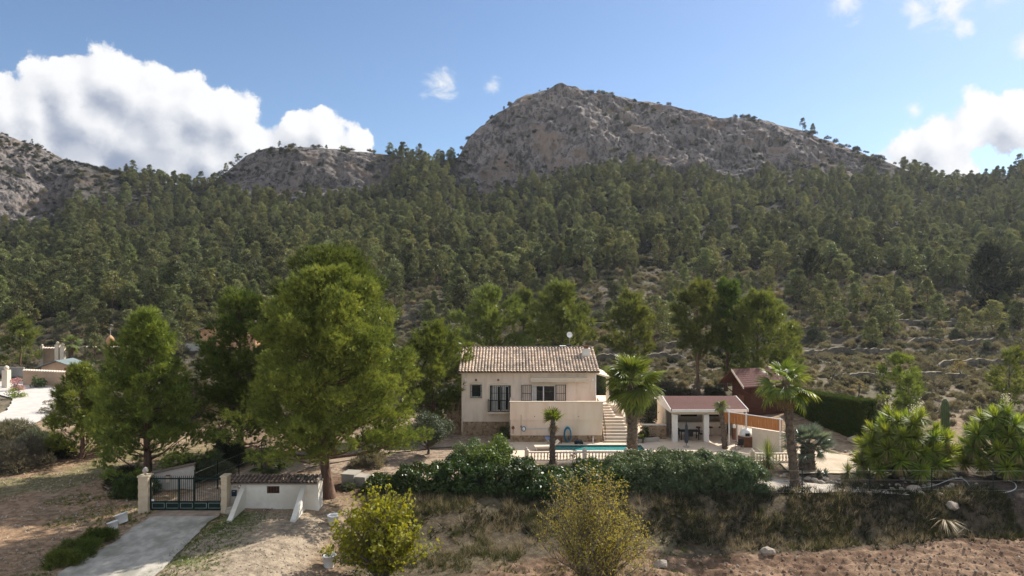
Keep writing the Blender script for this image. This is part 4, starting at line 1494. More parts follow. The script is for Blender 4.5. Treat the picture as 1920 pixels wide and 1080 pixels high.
def staircase():
    o = thing('staircase', 'cream stone stairs with a black handrail climbing beside the terrace wall', 'stairs', (7.75, 57.3, 0))
    zz, yy = 0.0, 0.0
    for i in range(8):
        MB().box(0.02, 1.95 + 0.12 * (7 - i) * 0.3, yy, yy + 3.0 - i * 0.1, zz, zz + 0.17).build('step', M['step'], o)
        MB().box(0.02, 1.97 + 0.12 * (7 - i) * 0.3, yy - 0.03, yy + 0.30, zz + 0.172, zz + 0.215).build('tread', M['coping'], o)
        yy += 0.31
        zz += 0.215
    for i in range(5):
        MB().box(0.02, 1.30 - 0.10 * i, yy, yy + 2.2 - 0.1 * i, zz, zz + 0.14).build('step', M['step'], o)
        MB().box(0.02, 1.32 - 0.10 * i, yy - 0.03, yy + 0.30, zz + 0.142, zz + 0.18).build('tread', M['coping'], o)
        yy += 0.31
        zz += 0.18
    MB().prism([(2.6, 0), (5.4, 0), (5.4, 2.7), (3.6, 2.3), (2.6, 1.7)], 2.02, 2.22, 'x').build('side_wall', M['stucco'], o)
    mb = MB().tube([(0.12, -0.05, 1.15), (0.12, 2.5, 2.75)], 0.025, 6)
    for i in range(6):
        y = -0.05 + 2.55 * i / 5
        mb.tube([(0.12, y, 0.15 + 1.6 * i / 5), (0.12, y, 1.15 + 1.6 * i / 5)], 0.018, 5)
    mb.build('handrail', M['black'], o)


staircase()

# ------------------------------------------------------------------ deck, pool
DZ = 0.05


def deck():
    px0, px1, py0, py1 = 3.3, 10.6, 54.3, 56.2
    m = MB()
    for (a, b, c, d) in ((-0.5, px0, 50.6, 58.5), (px1, 22.5, 50.6, 64.0), (px0, px1, 50.6, py0), (px0, px1, py1, 58.5)):
        m.box(a, b, c, d, -0.3, DZ)
    o = m.build('pool_deck', M['deck'])
    o['kind'] = 'structure'
    p = thing('swimming_pool', 'rectangular turquoise swimming pool with pale coping in front of the terrace', 'pool', ((px0 + px1) / 2, (py0 + py1) / 2, 0))
    w, d = (px1 - px0) / 2, (py1 - py0) / 2
    MB().add([(-w, -d, -0.05), (w, -d, -0.05), (w, d, -0.05), (-w, d, -0.05)], [(0, 1, 2, 3)]).build('water', M['water'], p)
    mb = MB()
    mb.add([(-w, -d, -1.4), (w, -d, -1.4), (w, d, -1.4), (-w, d, -1.4), (-w, -d, 0), (w, -d, 0), (w, d, 0), (-w, d, 0)], [(0, 1, 2, 3), (0, 1, 5, 4), (1, 2, 6, 5), (2, 3, 7, 6), (3, 0, 4, 7)])
    mb.build('basin', M['pool_tile'], p)
    c = 0.32
    n = 18
    for i in range(n):
        a = -w - c + (2 * w + 2 * c) * i / n
        b = -w - c + (2 * w + 2 * c) * (i + 1) / n - 0.012
        for (y0, y1) in ((-d - c, -d), (d, d + c)):
            MB().box(a, b, y0, y1, DZ - 0.03, DZ + 0.05).build('coping_slab', M['coping'], p)
    for i in range(7):
        a = -d + 2 * d * i / 7
        for (x0, x1) in ((-w - c, -w), (w, w + c)):
            MB().box(x0, x1, a + 0.006, a + 2 * d / 7 - 0.006, DZ - 0.03, DZ + 0.05).build('coping_slab', M['coping'], p)


deck()

bal_me = MB().lathe([(0.055, 0), (0.055, 0.08), (0.035, 0.11), (0.075, 0.24), (0.07, 0.32), (0.035, 0.50), (0.05, 0.56), (0.05, 0.62)], 10).mesh('baluster', M['coping'], True)


def balustrade(x0, x1, y, label, posts):
    o = thing('balustrade', label, 'balustrade', (x0, y, DZ))
    L = x1 - x0
    o.scale = (1, 1, 0.78)
    MB().box(0, L, -0.10, 0.10, 0.0, 0.10).build('base_rail', M['coping'], o)
    MB().box(0, L, -0.11, 0.11, 0.72, 0.84).build('top_rail', M['coping'], o)
    for p in posts:
        q = MB().box(p - 0.15, p + 0.15, -0.15, 0.15, 0.0, 0.98).build('post', M['coping'], o)
        MB().lathe([(0.19, 0.98), (0.19, 1.03), (0.06, 1.08), (0.10, 1.16), (0.02, 1.24)], 10, (p, 0, 0)).build('finial', M['coping'], q, True)
    n = int(L / 0.235)
    for i in range(n):
        xx = (i + 0.5) * L / n
        if min(abs(xx - p) for p in posts) < 0.2:
            continue
        link('baluster', bal_me, o, (xx, 0, 0.10))


balustrade(1.1, 8.6, 51.3, 'pale stone balustrade along the near side of the pool', (0.0, 4.35, 7.5))
balustrade(17.9, 22.0, 50.9, 'short pale stone balustrade behind the right fan palms', (0.0, 4.1))

# things on the deck and on the terrace wall
o = thing('pool_hose', 'coil of thick blue pool hose hung on the terrace wall', 'hose', (X(1064, 57.3), 57.28, 0))
for k in range(5):
    n = 26
    mb = MB()
    a, b = 0.30 - 0.012 * k, 0.62 - 0.02 * k
    pts = [(a * math.cos(2 * math.pi * i / n), -0.05 - 0.045 * k, Z(814, 57.3) + b * math.sin(2 * math.pi * i / n)) for i in range(n + 1)]
    mb.tube(pts, 0.042, 6, False).build('coil', M['blue'], o, True)
o = thing('pool_net', 'pale blue pool net on a long pole hung flat on the terrace wall', 'pool net', (X(983, 57.3), 57.25, Z(804, 57.3)))
MB().tube([(0.1, 0, 0), (3.0, 0, 0.02)], 0.022, 6).build('pole', M['pale_blue'], o)
MB().tube([(0.16 * math.cos(w) - 0.05, 0, 0.2 * math.sin(w)) for w in np.linspace(0, 2 * math.pi, 17)], 0.03, 5, False).build('net_frame', M['blue'], o)
MB().lathe([(0.14, 0.0), (0.10, 0.05), (0.02, 0.08)], 12).build('net', M['frame_white'], o, rot=(rad(90), 0, 0), loc=(-0.05, 0.0, 0))
o = thing('wall_thermometer', 'thin brown rod fixed upright on the terrace wall', 'rod', (X(977, 57.3), 57.25, Z(815, 57.3)))
MB().tube([(0, 0, 0), (0, 0, 1.7)], 0.014, 5).build('rod', M['brown'], o)
MB().lathe([(0.02, 0), (0.05, 0.05), (0.05, 0.14), (0.02, 0.18)], 8, (0, 0, 0.6)).build('cap', M['brown'], o)
o = thing('wall_plaque', 'small dark brown oval mask on the left of the terrace wall', 'plaque', (X(962, 57.3), 57.24, Z(803, 57.3)))
MB().lathe([(0.02, -0.10), (0.11, -0.04), (0.13, 0.06), (0.08, 0.17), (0.02, 0.2)], 10).build('mask', M['brown'], o, True)
MB().tube([(0, 0, -0.1), (0, 0, -0.45)], 0.02, 5).build('handle', M['brown'], o)
# lounger with towel
o = thing('sun_lounger', 'low pale sun lounger at the left end of the pool', 'lounger', (X(1024, 54.6), 54.6, DZ), rad(8))
MB().box(-0.95, 0.55, -0.32, 0.32, 0.28, 0.36).build('seat', M['coping'], o)
MB().prism([(0.55, 0.28), (1.05, 0.72), (1.0, 0.78), (0.50, 0.36)], -0.32, 0.32, 'y').build('backrest', M['coping'], o)
for (a, b) in ((-0.85, -0.28), (-0.85, 0.28), (0.5, -0.28), (0.5, 0.28)):
    MB().box(a - 0.03, a + 0.03, b - 0.03, b + 0.03, 0, 0.28).build('leg', M['coping'], o)
o = thing('folded_chair', 'pale blue cloth folding chair by the stone plinth', 'chair', (X(1027, 56.9), 56.9, DZ))
MB().prism([(-0.22, 0.42), (0.25, 0.42), (0.34, 1.0), (0.26, 1.04), (0.16, 0.5), (-0.22, 0.5)], -0.25, 0.25, 'y').build('seat', M['blue_cloth'], o)
for yy in (-0.25, 0.25):
    MB().tube([(-0.25, yy, 0), (0.25, yy, 0.5)], 0.018, 5).build('leg', M['white'], o)
    MB().tube([(0.28, yy, 0), (-0.2, yy, 0.48)], 0.018, 5).build('leg', M['white'], o)
o = thing('pool_robot', 'dark blue pool cleaning robot at the foot of the terrace', 'pool robot', (X(1085, 56.6), 56.6, DZ))
MB().box(-0.28, 0.28, -0.2, 0.2, 0.10, 0.32).build('body', M['mailbox'], o)
for xx in (-0.24, 0.24):
    MB().tube([(xx, -0.24, 0.13), (xx, 0.24, 0.13)], 0.13, 10).build('roller', M['black'], o)
o = thing('side_table', 'small dark table against the stone plinth behind the young palm', 'table', (X(1047, 57.0), 57.0, DZ))
MB().box(-0.3, 0.3, -0.22, 0.22, 0.46, 0.51).build('tabletop', M['brown'], o)
for a in (-0.26, 0.26):
    for b in (-0.18, 0.18):
        MB().box(a - 0.025, a + 0.025, b - 0.025, b + 0.025, 0, 0.46).build('leg', M['brown'], o)
o = thing('garden_tap', 'slim white tap post in front of the stone plinth', 'tap', (X(1112, 57.0), 57.0, DZ))
MB().tube([(0, 0, 0), (0, 0, 0.55)], 0.045, 8).build('post', M['frame_white'], o)
MB().tube([(0, 0, 0.5), (0, -0.12, 0.47)], 0.02, 6).build('spout', M['concrete'], o)


# ------------------------------------------------------------------ pavilion
def pavilion():
    ox, oy = X(1260, 57.0) + 0.05, 57.6
    o = thing('pavilion', 'open white bar pavilion with low red-brown shingle roof right of the stairs', 'pavilion', (ox, oy, DZ))
    L, D = 6.1, 5.4
    ze, zr, yr = 2.72, 3.36, 2.5
    rf = MB().prism([(-0.6, ze), (yr, zr), (D + 0.4, ze), (D + 0.4, ze + 0.07), (yr, zr + 0.08), (-0.6, ze + 0.08)], -0.1, L + 0.15, 'x').build('roof', M['shingle'], o)
    # shingle courses
    sl = math.hypot(yr + 0.6, zr - ze)
    n = 12
    for j in range(n):
        t0, t1 = j / n, (j + 1) / n
        a = (-0.6 + (yr + 0.6) * t0, ze + (zr - ze) * t0 + 0.085)
        b = (-0.6 + (yr + 0.6) * t1, ze + (zr - ze) * t1 + 0.085)
        MB().prism([a, b, (b[0], b[1] + 0.004), (a[0], a[1] + 0.022)], -0.11, L + 0.16, 'x').build('shingle_course', M['shingle'], rf)
    # barge boards
    for xx in (-0.2, L + 0.17):
        MB().prism([(-0.65, ze - 0.10), (yr, zr - 0.10), (yr, zr + 0.12), (-0.65, ze + 0.12)], xx, xx + 0.06, 'x').build('barge_board', M['white'], o)
        MB().prism([(yr, zr - 0.10), (D + 0.45, ze - 0.10), (D + 0.45, ze + 0.12), (yr, zr + 0.12)], xx, xx + 0.06, 'x').build('barge_board', M['white'], o)
    MB().box(-0.05, L + 0.1, -0.66, -0.60, ze - 0.12, ze + 0.10).build('fascia', M['white'], o)
    MB().prism([(0.0, ze - 0.30), (yr, ze - 0.30), (D, ze - 0.30), (D, ze - 0.01), (yr, zr - 0.08), (0.0, ze - 0.01)], -0.04, 0.10, 'x').build('gable_wall', M['white'], o)
    MB().box(0.10, L, -0.08, 0.16, ze - 0.42, ze - 0.04).build('beam', M['cream'], o)
    for xx in (0.32, 2.95, 5.75):
        MB().box(xx - 0.21, xx + 0.21, -0.22, 0.20, 0.0, ze - 0.42).build('column', M['white'], o)
    MB().box(0.0, L, D - 0.2, D, 0, ze - 0.05).build('rear_wall', M['cream'], o)
    MB().box(L - 0.15, L, 1.5, D - 0.2, 0, ze - 0.05).build('side_wall', M['cream'], o)
    MB().box(-0.03, 0.12, 2.2, D - 0.2, 0, ze - 0.3).build('side_wall', M['cream'], o)
    w = MB().box(2.1, 3.6, D - 0.26, D - 0.201, 1.15, 2.1).build('window', M['black'], o)
    MB().box(2.16, 2.82, D - 0.28, D - 0.262, 1.2, 2.05).build('pane', M['glass'], w)
    MB().box(2.88, 3.54, D - 0.28, D - 0.262, 1.2, 2.05).build('pane', M['glass'], w)
    w = MB().box(4.2, 5.6, D - 0.26, D - 0.201, 1.15, 2.1).build('window', M['black'], o)
    MB().box(4.26, 5.54, D - 0.28, D - 0.262, 1.2, 2.05).build('pane', M['glass'], w)
    MB().box(-0.5, 0.12, 1.9, 2.1, 0.0, 1.1).build('stone_pier', M['stone'], o)
    # bar counter
    c = thing('bar_counter', 'long white bar counter inside the pavilion', 'counter', (ox + 1.0, oy + 2.8, DZ))
    MB().box(0, 4.6, 0, 0.35, 0, 1.02).build('front_panel', M['white_wall'], c)
    MB().box(-0.08, 4.7, -0.15, 0.5, 1.02, 1.09).build('countertop', M['cream'], c)
    for i, xx in enumerate((2.9, 4.0, 4.9)):
        s = thing('bar_stool', ['bar stool with red seat behind the middle white column', 'bar stool with red seat at the bar, right of the middle column', 'rightmost red bar stool at the bar counter'][i], 'stool', (ox + xx, oy + 2.2, DZ), 0, 'bar stools at the counter')
        MB().lathe([(0.19, 0.70), (0.21, 0.74), (0.19, 0.80), (0.05, 0.82)], 14).build('seat', M['red'], s, True)
        MB().tube([(0, 0, 0.02), (0, 0, 0.70)], 0.03, 8).build('post', M['concrete'], s)
        MB().lathe([(0.2, 0), (0.2, 0.02), (0.04, 0.05)], 14).build('base', M['concrete'], s)
    t = thing('dining_table', 'dark dining table under the pavilion', 'table', (ox + 1.75, oy + 0.9, DZ))
    MB().box(-0.8, 0.8, -0.42, 0.42, 0.70, 0.75).build('tabletop', M['black'], t)
    for a in (-0.74, 0.74):
        for b in (-0.36, 0.36):
            MB().box(a - 0.03, a + 0.03, b - 0.03, b + 0.03, 0, 0.70).build('leg', M['black'], t)
    labs = ['black chair left of the dining table under the pavilion', 'black chair with its back to the pool at the dining table', 'black chair right of the dining table under the pavilion']
    for i, (dx, dy, r) in enumerate(((-1.15, 0.0, 90), (-0.1, -0.62, 0), (1.15, 0.1, -90))):
        garden_chair(ox + 1.75 + dx, oy + 0.9 + dy, rad(r), labs[i], 'chairs at the dining table')
    s = thing('shelf_rack', 'grey ladder shelf at the left side inside the pavilion', 'shelf', (ox + 0.45, oy + 1.6, DZ))
    for xx in (-0.2, 0.2):
        MB().prism([(-0.2, 0), (-0.14, 0), (0.16, 1.7), (0.10, 1.7)], xx - 0.02, xx + 0.02, 'x').build('upright', M['concrete'], s)
    for k in range(4):
        MB().box(-0.18, 0.18, -0.2 + 0.08 * k, 0.15, 0.3 + 0.38 * k, 0.33 + 0.38 * k).build('shelf', M['concrete'], s)


def garden_chair(x, y, rz, label, group=None):
    c = thing('garden_chair', label, 'chair', (x, y, DZ), rz, group)
    MB().box(-0.24, 0.24, -0.22, 0.24, 0.41, 0.46).build('seat', M['black'], c)
    MB().prism([(-0.22, 0.46), (-0.30, 0.95), (-0.27, 0.96), (-0.18, 0.46)], -0.24, 0.24, 'x').build('backrest', M['black'], c)
    for a in (-0.22, 0.22):
        for b in (-0.2, 0.22):
            MB().box(a - 0.02, a + 0.02, b - 0.02, b + 0.02, 0, 0.41).build('leg', M['concrete'], c)
        MB().box(a - 0.025, a + 0.025, -0.24, 0.22, 0.62, 0.65).build('armrest', M['black'], c)
    return c


pavilion()
garden_chair(X(1386, 54.6), 54.6, rad(15), 'black garden chair beside the thin white pergola posts')
# closed parasol
o = thing('closed_parasol', 'closed slate grey parasol standing before the pavilion', 'parasol', (X(1287, 55.6), 55.6, DZ))
MB().lathe([(0.26, 0), (0.26, 0.07), (0.05, 0.12)], 14).build('base', M['concrete'], o)
MB().tube([(0, 0, 0.1), (0, 0, 2.1)], 0.025, 8).build('pole', M['black'], o)
prof = [(0.13, 0.35), (0.17, 0.6), (0.16, 1.0), (0.13, 1.4), (0.10, 1.75), (0.03, 1.95)]
V, F = [], []
for (r, z) in prof:
    for k in range(20):
        rr = r * (1.0 if k % 2 else 0.72)
        V.append((rr * math.cos(k * math.pi / 10), rr * math.sin(k * math.pi / 10), z))
for i in range(len(prof) - 1):
    for k in range(20):
        F.append((i * 20 + k, i * 20 + (k + 1) % 20, (i + 1) * 20 + (k + 1) % 20, (i + 1) * 20 + k))
MB().add(V, F).build('folded_canopy', M['parasol'], o)
# pergola screen: two thin white posts carrying an orange wood valance
ax, ay, bx, by = X(1354, 57.4), 57.2, X(1466, 53.6), 53.6
ang = math.atan2(by - ay, bx - ax)
LL = math.hypot(bx - ax, by - ay)
o = thing('wood_screen', 'orange-brown slatted wood screen hung between thin white posts beside the pavilion', 'screen', (ax, ay, DZ), ang)
n = 34
for i in range(n):
    a = LL * i / n
    MB().box(a + 0.008, a + LL / n - 0.008, -0.012 + 0.008 * (i % 2), 0.012 + 0.008 * (i % 2), 1.70, 2.60).build('slat', M['orange_wood'], o)
MB().box(-0.05, LL + 0.05, -0.03, 0.035, 2.60, 2.66).build('top_rail', M['white'], o)
MB().box(0, LL, 0.022, 0.05, 1.78, 1.84).build('lower_rail', M['orange_wood'], o)
for t in (0.12, 0.42, 0.98):
    MB().box(LL * t - 0.05, LL * t + 0.05, -0.12, -0.03, 0.0, 2.72).build('post', M['white'], o)
o = thing('garden_wall', 'low cream wall under the orange wood screen', 'wall', (ax, ay, DZ), ang)
MB().box(LL * 0.50, LL * 1.02, 0.06, 0.24, 0.0, 1.55).build('wall_panel', M['cream'], o)
MB().box(LL * 0.495, LL * 1.025, 0.03, 0.27, 1.55, 1.61).build('cap', M['coping'], o)
o = thing('pizza_oven', 'white domed garden oven on a brown stand under the wood screen', 'oven', (X(1398, 55.8), 55.8, DZ), 0)
MB().box(-0.5, 0.5, -0.4, 0.4, 0, 0.85).build('stand', M['brown'], o)
MB().lathe([(0.48, 0.85), (0.47, 1.1), (0.36, 1.35), (0.18, 1.48), (0.03, 1.5)], 18).build('dome', M['white'], o, True)
MB().tube([(0.1, 0.1, 1.4), (0.1, 0.1, 2.75)], 0.06, 8).build('flue', M['concrete'], o)
MB().box(-0.17, 0.17, -0.50, -0.43, 0.92, 1.16).build('oven_door', M['black'], o)
o = thing('wall_heater', 'white square appliance hung behind the pergola posts', 'appliance', (X(1381, 58.6), 58.4, 1.0 + DZ), 0)
MB().box(-0.42, 0.42, -0.18, 0.18, 0, 0.78).build('body', M['frame_white'], o)
MB().lathe([(0.25, -0.2), (0.22, -0.215)], 16).build('fan_cover', M['concrete'], o, rot=(rad(-90), 0, 0), loc=(0, 0.0, 0.4))
MB().box(-0.4, 0.4, -0.12, 0.12, -1.0, -0.002).build('stand', M['brown'], o)


# ------------------------------------------------------------------ shed
def shed():
    x, y = X(1404, 68), 68.0
    z = h1(x, y) - 0.05
    o = thing('wooden_shed', 'dark red-brown wooden shed with gable roof behind the pavilion', 'shed', (x, y, z), rad(19))
    L, D, ze, zr = 4.4, 3.0, Z(722, 68) - z, Z(693, 69.4) - z
    # planked walls
    n = int((ze) / 0.14)
    for j in range(n):
        a, b = ze * j / n, ze * (j + 1) / n - 0.01
        MB().box(0.3, L, 0.02, 0.06, a, b).build('plank', M['shed_wood'], o)
    MB().box(0.32, L - 0.02, 0.065, D - 0.02, 0, ze - 0.02).build('wall', M['shed_wood'], o)
    for j in range(n + 5):
        a = ze * j / n
        b = ze * (j + 1) / n - 0.01
        k = 0.0 if a < ze else (a - ze) / (zr - ze) * D / 2
        if k > D / 2 - 0.15:
            break
        MB().box(0.26, 0.30, 0.04 + k, D - k - 0.02, a, b).build('plank', M['shed_wood'], o)
    # roof with deep overhang over the gable
    for s in (0, 1):
        e, r = (-0.4, ze - 0.2), (D / 2, zr)
        pts = [e, r, (r[0], r[1] + 0.09), (e[0], e[1] + 0.09)]
        if s:
            pts = [(D - p[0], p[1]) for p in pts]
        rf = MB().prism(pts, -0.9, L + 0.3, 'x').build('roof', M['shingle'], o)
        for j in range(9):
            t0, t1 = j / 9, (j + 1) / 9
            q = [(e[0] + (r[0] - e[0]) * t, e[1] + (r[1] - e[1]) * t + 0.095) for t in (t0, t1)]
            pp = [q[0], q[1], (q[1][0], q[1][1] + 0.004), (q[0][0], q[0][1] + 0.022)]
            if s:
                pp = [(D - p[0], p[1]) for p in pp]
            MB().prism(pp, -0.91, L + 0.31, 'x').build('shingle_course', M['shingle'], rf)
        pts = [(e[0] - 0.03, e[1] - 0.10), (r[0], r[1] - 0.10), (r[0], r[1] + 0.13), (e[0] - 0.03, e[1] + 0.13)]
        if s:
            pts = [(D - p[0], p[1]) for p in pts]
        MB().prism(pts, -0.97, -0.91, 'x').build('barge_board', M['cream'] if not s else M['shed_wood'], o)
    MB().tube([(-0.85, 0.05, ze - 0.3), (0.26, 0.1, ze - 1.1)], 0.05, 5).build('brace', M['shed_wood'], o)
    MB().tube([(-0.85, D - 0.05, ze - 0.3), (0.26, D - 0.1, ze - 1.1)], 0.05, 5).build('brace', M['shed_wood'], o)
    MB().box(0.22, 0.255, 1.0, 1.9, 0.05, 1.95).build('door', M['brown'], o)
    MB().box(1.6, 1.7, -0.04, 0.018, ze - 0.75, ze - 0.55).build('wall_lamp', M['frame_white'], o)


shed()
# planter and low stone walls between stairs and pavilion
o = thing('planter_wall', 'low rubble stone planter wall left of the pavilion', 'planter', (X(1218, 58.6), 58.6, DZ))
MB().box(-0.6, 1.4, 0, 0.4, 0, 1.15).build('stone_wall', M['stone'], o)
MB().box(-0.64, 1.44, -0.04, 0.44, 1.15, 1.22).build('cap', M['coping'], o)
o = thing('raised_bed', 'pale concrete edged plant bed beside the foot of the stairs', 'plant bed', (X(1202, 57.4), 57.4, DZ))
MB().prism([(-0.4, -0.5), (1.6, 0.2), (1.5, 0.4), (-0.4, -0.28)], 0, 0.34, 'z').build('edge', M['concrete'], o)
MB().prism([(-0.4, -0.27), (1.45, 0.42), (1.2, 1.0), (-0.4, 1.0)], 0, 0.28, 'z').build('bed_soil', M['soil'], o)


# ------------------------------------------------------------------ gate, pump house, low walls
GY = 39.6
GX0, GX1 = X(282, GY), X(417.5, GY)


def gate():
    labs = ('left stone gate pillar with ball finial', 'right stone gate pillar attached to the pump house')
    for k, (a, b) in enumerate(((GX0 - 0.56, GX0 - 0.02), (GX1 + 0.02, GX1 + 0.34))):
        z = h1((a + b) / 2, GY)
        o = thing('gate_pillar', labs[k], 'pillar', ((a + b) / 2, GY, z), 0, 'gate pillars')
        w = (b - a) / 2
        hgt = Z(893, GY) - z
        n = 9
        for j in range(n):
            s = 0.0 if j % 2 else 0.012
            MB().box(-w - s, w + s, -0.27 - s, 0.27 + s, hgt * j / n + 0.006 - (0.3 if j == 0 else 0), hgt * (j + 1) / n).build('block', M['pillar'], o)
        MB().box(-w - 0.05, w + 0.05, -0.32, 0.32, hgt + 0.004, hgt + 0.09).build('cap', M['pillar'], o)
        if k == 0:
            MB().lathe([(0.06, hgt + 0.09), (0.05, hgt + 0.16), (0.15, hgt + 0.26), (0.17, hgt + 0.36), (0.10, hgt + 0.48), (0.02, hgt + 0.54)], 12).build('finial', M['concrete'], o, True)
    z = h1((GX0 + GX1) / 2, GY)
    zb, zt = Z(956, GY) - z, Z(896, GY) - z
    o = thing('driveway_gate', 'closed dark green iron gate with upright bars and solid lower panels', 'gate', ((GX0 + GX1) / 2, GY, z))
    w = (GX1 - GX0) / 2
    xs = [-w + 0.02, -0.42, 0.44, w - 0.02]
    for x in xs:
        MB().box(x - 0.045, x + 0.045, -0.04, 0.04, zb, zt + 0.02).build('upright', M['green_iron'], o)
    zm = zb + 0.48
    for (zz, hh) in ((zb + 0.03, 0.04), (zm, 0.035), (zt - 0.04, 0.035)):
        MB().box(-w + 0.03, w - 0.03, -0.032, 0.032, zz - hh, zz + hh).build('rail', M['green_iron'], o)
    bme = MB().tube([(0, 0, 0), (0, 0, zt - zm + 0.04)], 0.013, 6).mesh('bar', M['green_iron'])
    tip = MB().lathe([(0.022, 0), (0.022, 0.04), (0.002, 0.14)], 6).mesh('spear_tip', M['green_iron'])
    n = 36
    for i in range(n):
        x = -w + 0.11 + (2 * w - 0.22) * i / (n - 1)
        b = link('bar', bme, o, (x, 0, zm))
        link('spear_tip', tip, b, (0, 0, zt - zm + 0.02))
    m = 5
    for i in range(m):
        a = -w + 0.06 + (2 * w - 0.12) * i / m
        b = -w + 0.06 + (2 * w - 0.12) * (i + 1) / m
        p = MB().box(a, b, -0.012, 0.012, zb + 0.05, zm - 0.02).build('lower_panel', M['green_iron'], o)
        f = MB()
        c = 0.05
        a2, b2, z2, z3 = a + c, b - c, zb + 0.10, zm - 0.07
        f.box(a2, b2, -0.022, -0.013, z2, z2 + 0.022).box(a2, b2, -0.022, -0.013, z3 - 0.022, z3).box(a2, a2 + 0.022, -0.022, -0.013, z2 + 0.023, z3 - 0.023).box(b2 - 0.022, b2, -0.022, -0.013, z2 + 0.023, z3 - 0.023)
        f.build('panel_trim', M['grey_line'], p)
    MB().box(-w + 0.1, -w + 0.24, -0.07, -0.04, zm + 0.05, zm + 0.16).build('latch', M['frame_white'], o)


gate()


def pump_house():
    y0 = 40.1
    x0, x1 = X(420, y0), X(597, y0)
    z = -0.05
    o = thing('pump_house', 'low white pump house with tiled edge and two sloping buttresses beside the gate', 'hut', (x0, y0, z))
    L = x1 - x0
    zt = Z(908, y0) - z
    wx0, wx1, wz0, wz1 = X(500.5, y0) - x0, X(524, y0) - x0, Z(925, y0) - z, Z(911.5, y0) - z
    m = MB()
    for (a, b, c, d) in ((0, wx0, -0.4, zt), (wx1, L, -0.4, zt), (wx0, wx1, -0.4, wz0), (wx0, wx1, wz1, zt)):
        m.box(a, b, 0, 0.22, c, d)
    m.box(0, 0.22, 0.22, 0.9, -0.4, zt).box(L - 0.22, L, 0.22, 0.9, -0.4, zt).box(0.22, L - 0.22, 0.7, 0.9, -0.4, zt)
    m.build('wall', M['white_wall'], o)
    w = bars(MB(), wx0, wx1, wz0, wz1, 0.03, 0.09, 0.012, (0.0, 1.0)).build('window_grille', M['brown'], o)
    MB().box(wx0, wx1, 0.12, 0.15, wz0, wz1).build('window_pane', M['glass'], o)
    MB().box(-0.08, L + 0.02, -0.14, 0.95, zt + 0.002, zt + 0.07).build('roof_slab', M['concrete'], o)
    rf = MB().prism([(-0.18, zt + 0.07), (0.85, zt + 0.24), (0.85, zt + 0.30), (-0.18, zt + 0.13)], -0.06, L, 'x').build('roof', M['old_tile'], o)
    tiles('tiles', M['old_tile'], rf, -0.06, L, -0.2, zt + 0.11, 0.85, zt + 0.30, 0.23, 0.36, 0.095, 9)
    for px in (456, 569):
        bx = X(px, y0) - x0
        MB().prism([(-0.004, zt - 0.10), (-0.004, -0.4), (-2.0, -0.4), (-2.0, 0.10), (-1.86, 0.12)], bx - 0.14, bx + 0.14, 'x').build('buttress', M['white_wall'], o)
    # letter box, bell and small notices
    def plate(px, py, w, h, mat, name, yy=-0.02):
        cx, cz = X(px, y0) - x0, Z(py, y0) - z
        return MB().box(cx - w / 2, cx + w / 2, yy, -0.001, cz - h / 2, cz + h / 2).build(name, mat, o)
    b = plate(440, 924, 0.26, 0.34, M['mailbox'], 'letter_box', -0.13)
    MB().box(X(440, y0) - x0 - 0.07, X(440, y0) - x0 + 0.07, -0.137, -0.131, Z(921, y0) - z, Z(919.5, y0) - z).build('letter_slot', M['concrete'], b)
    plate(429, 914, 0.13, 0.13, M['concrete'], 'bell_push')
    plate(429, 922, 0.13, 0.13, M['pale_blue'], 'round_plate')
    plate(441, 913, 0.20, 0.05, M['concrete'], 'name_plate')
    p = plate(449, 912, 0.20, 0.22, M['red'], 'alarm_notice')
    MB().box(X(449, y0) - x0 - 0.06, X(449, y0) - x0 + 0.06, -0.026, -0.021, Z(912, y0) - z - 0.06, Z(912, y0) - z + 0.08).build('notice_emblem', M['white'], p)
    plate(421.5, 910, 0.07, 0.14, M['black'], 'keypad')
    plate(421.5, 918, 0.09, 0.08, M['white'], 'number_plate')


pump_house()
# white wall inside the gate
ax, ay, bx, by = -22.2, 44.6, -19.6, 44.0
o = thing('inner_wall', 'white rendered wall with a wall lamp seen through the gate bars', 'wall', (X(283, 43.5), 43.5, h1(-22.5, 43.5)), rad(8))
MB().prism([(0, -0.3), (2.6, -0.3), (2.6, 1.55), (0, 1.05)], 0, 0.25, 'y').build('wall_panel', M['plaster_shaded'], o)
MB().prism([(-0.05, 1.054), (2.65, 1.564), (2.65, 1.68), (-0.05, 1.17)], -0.06, 0.31, 'y').build('coping', M['old_tile'], o)
l = MB().box(0.95, 1.15, -0.16, -0.002, 0.55, 0.95).build('wall_lamp', M['cream'], o)
MB().box(0.93, 1.17, -0.18, -0.002, 0.95, 1.0).build('lamp_cap', M['brown'], l)
# concrete block at the foot of the big pine
bx = X(667, 45.2)
o = thing('well_head', 'grey concrete box half buried beside the large pine trunk', 'concrete box', (bx, 45.2, h1(bx, 45.2)), rad(-12))
MB().box(-0.75, 0.12, -0.55, 0.5, -0.2, 0.72).build('chamber', M['concrete'], o)
MB().box(-0.80, 0.15, -0.60, 0.55, 0.724, 0.80).build('lid', M['concrete'], o)
MB().box(0.125, 0.85, -0.45, 0.45, -0.2, 0.62).build('chamber', M['concrete'], o)
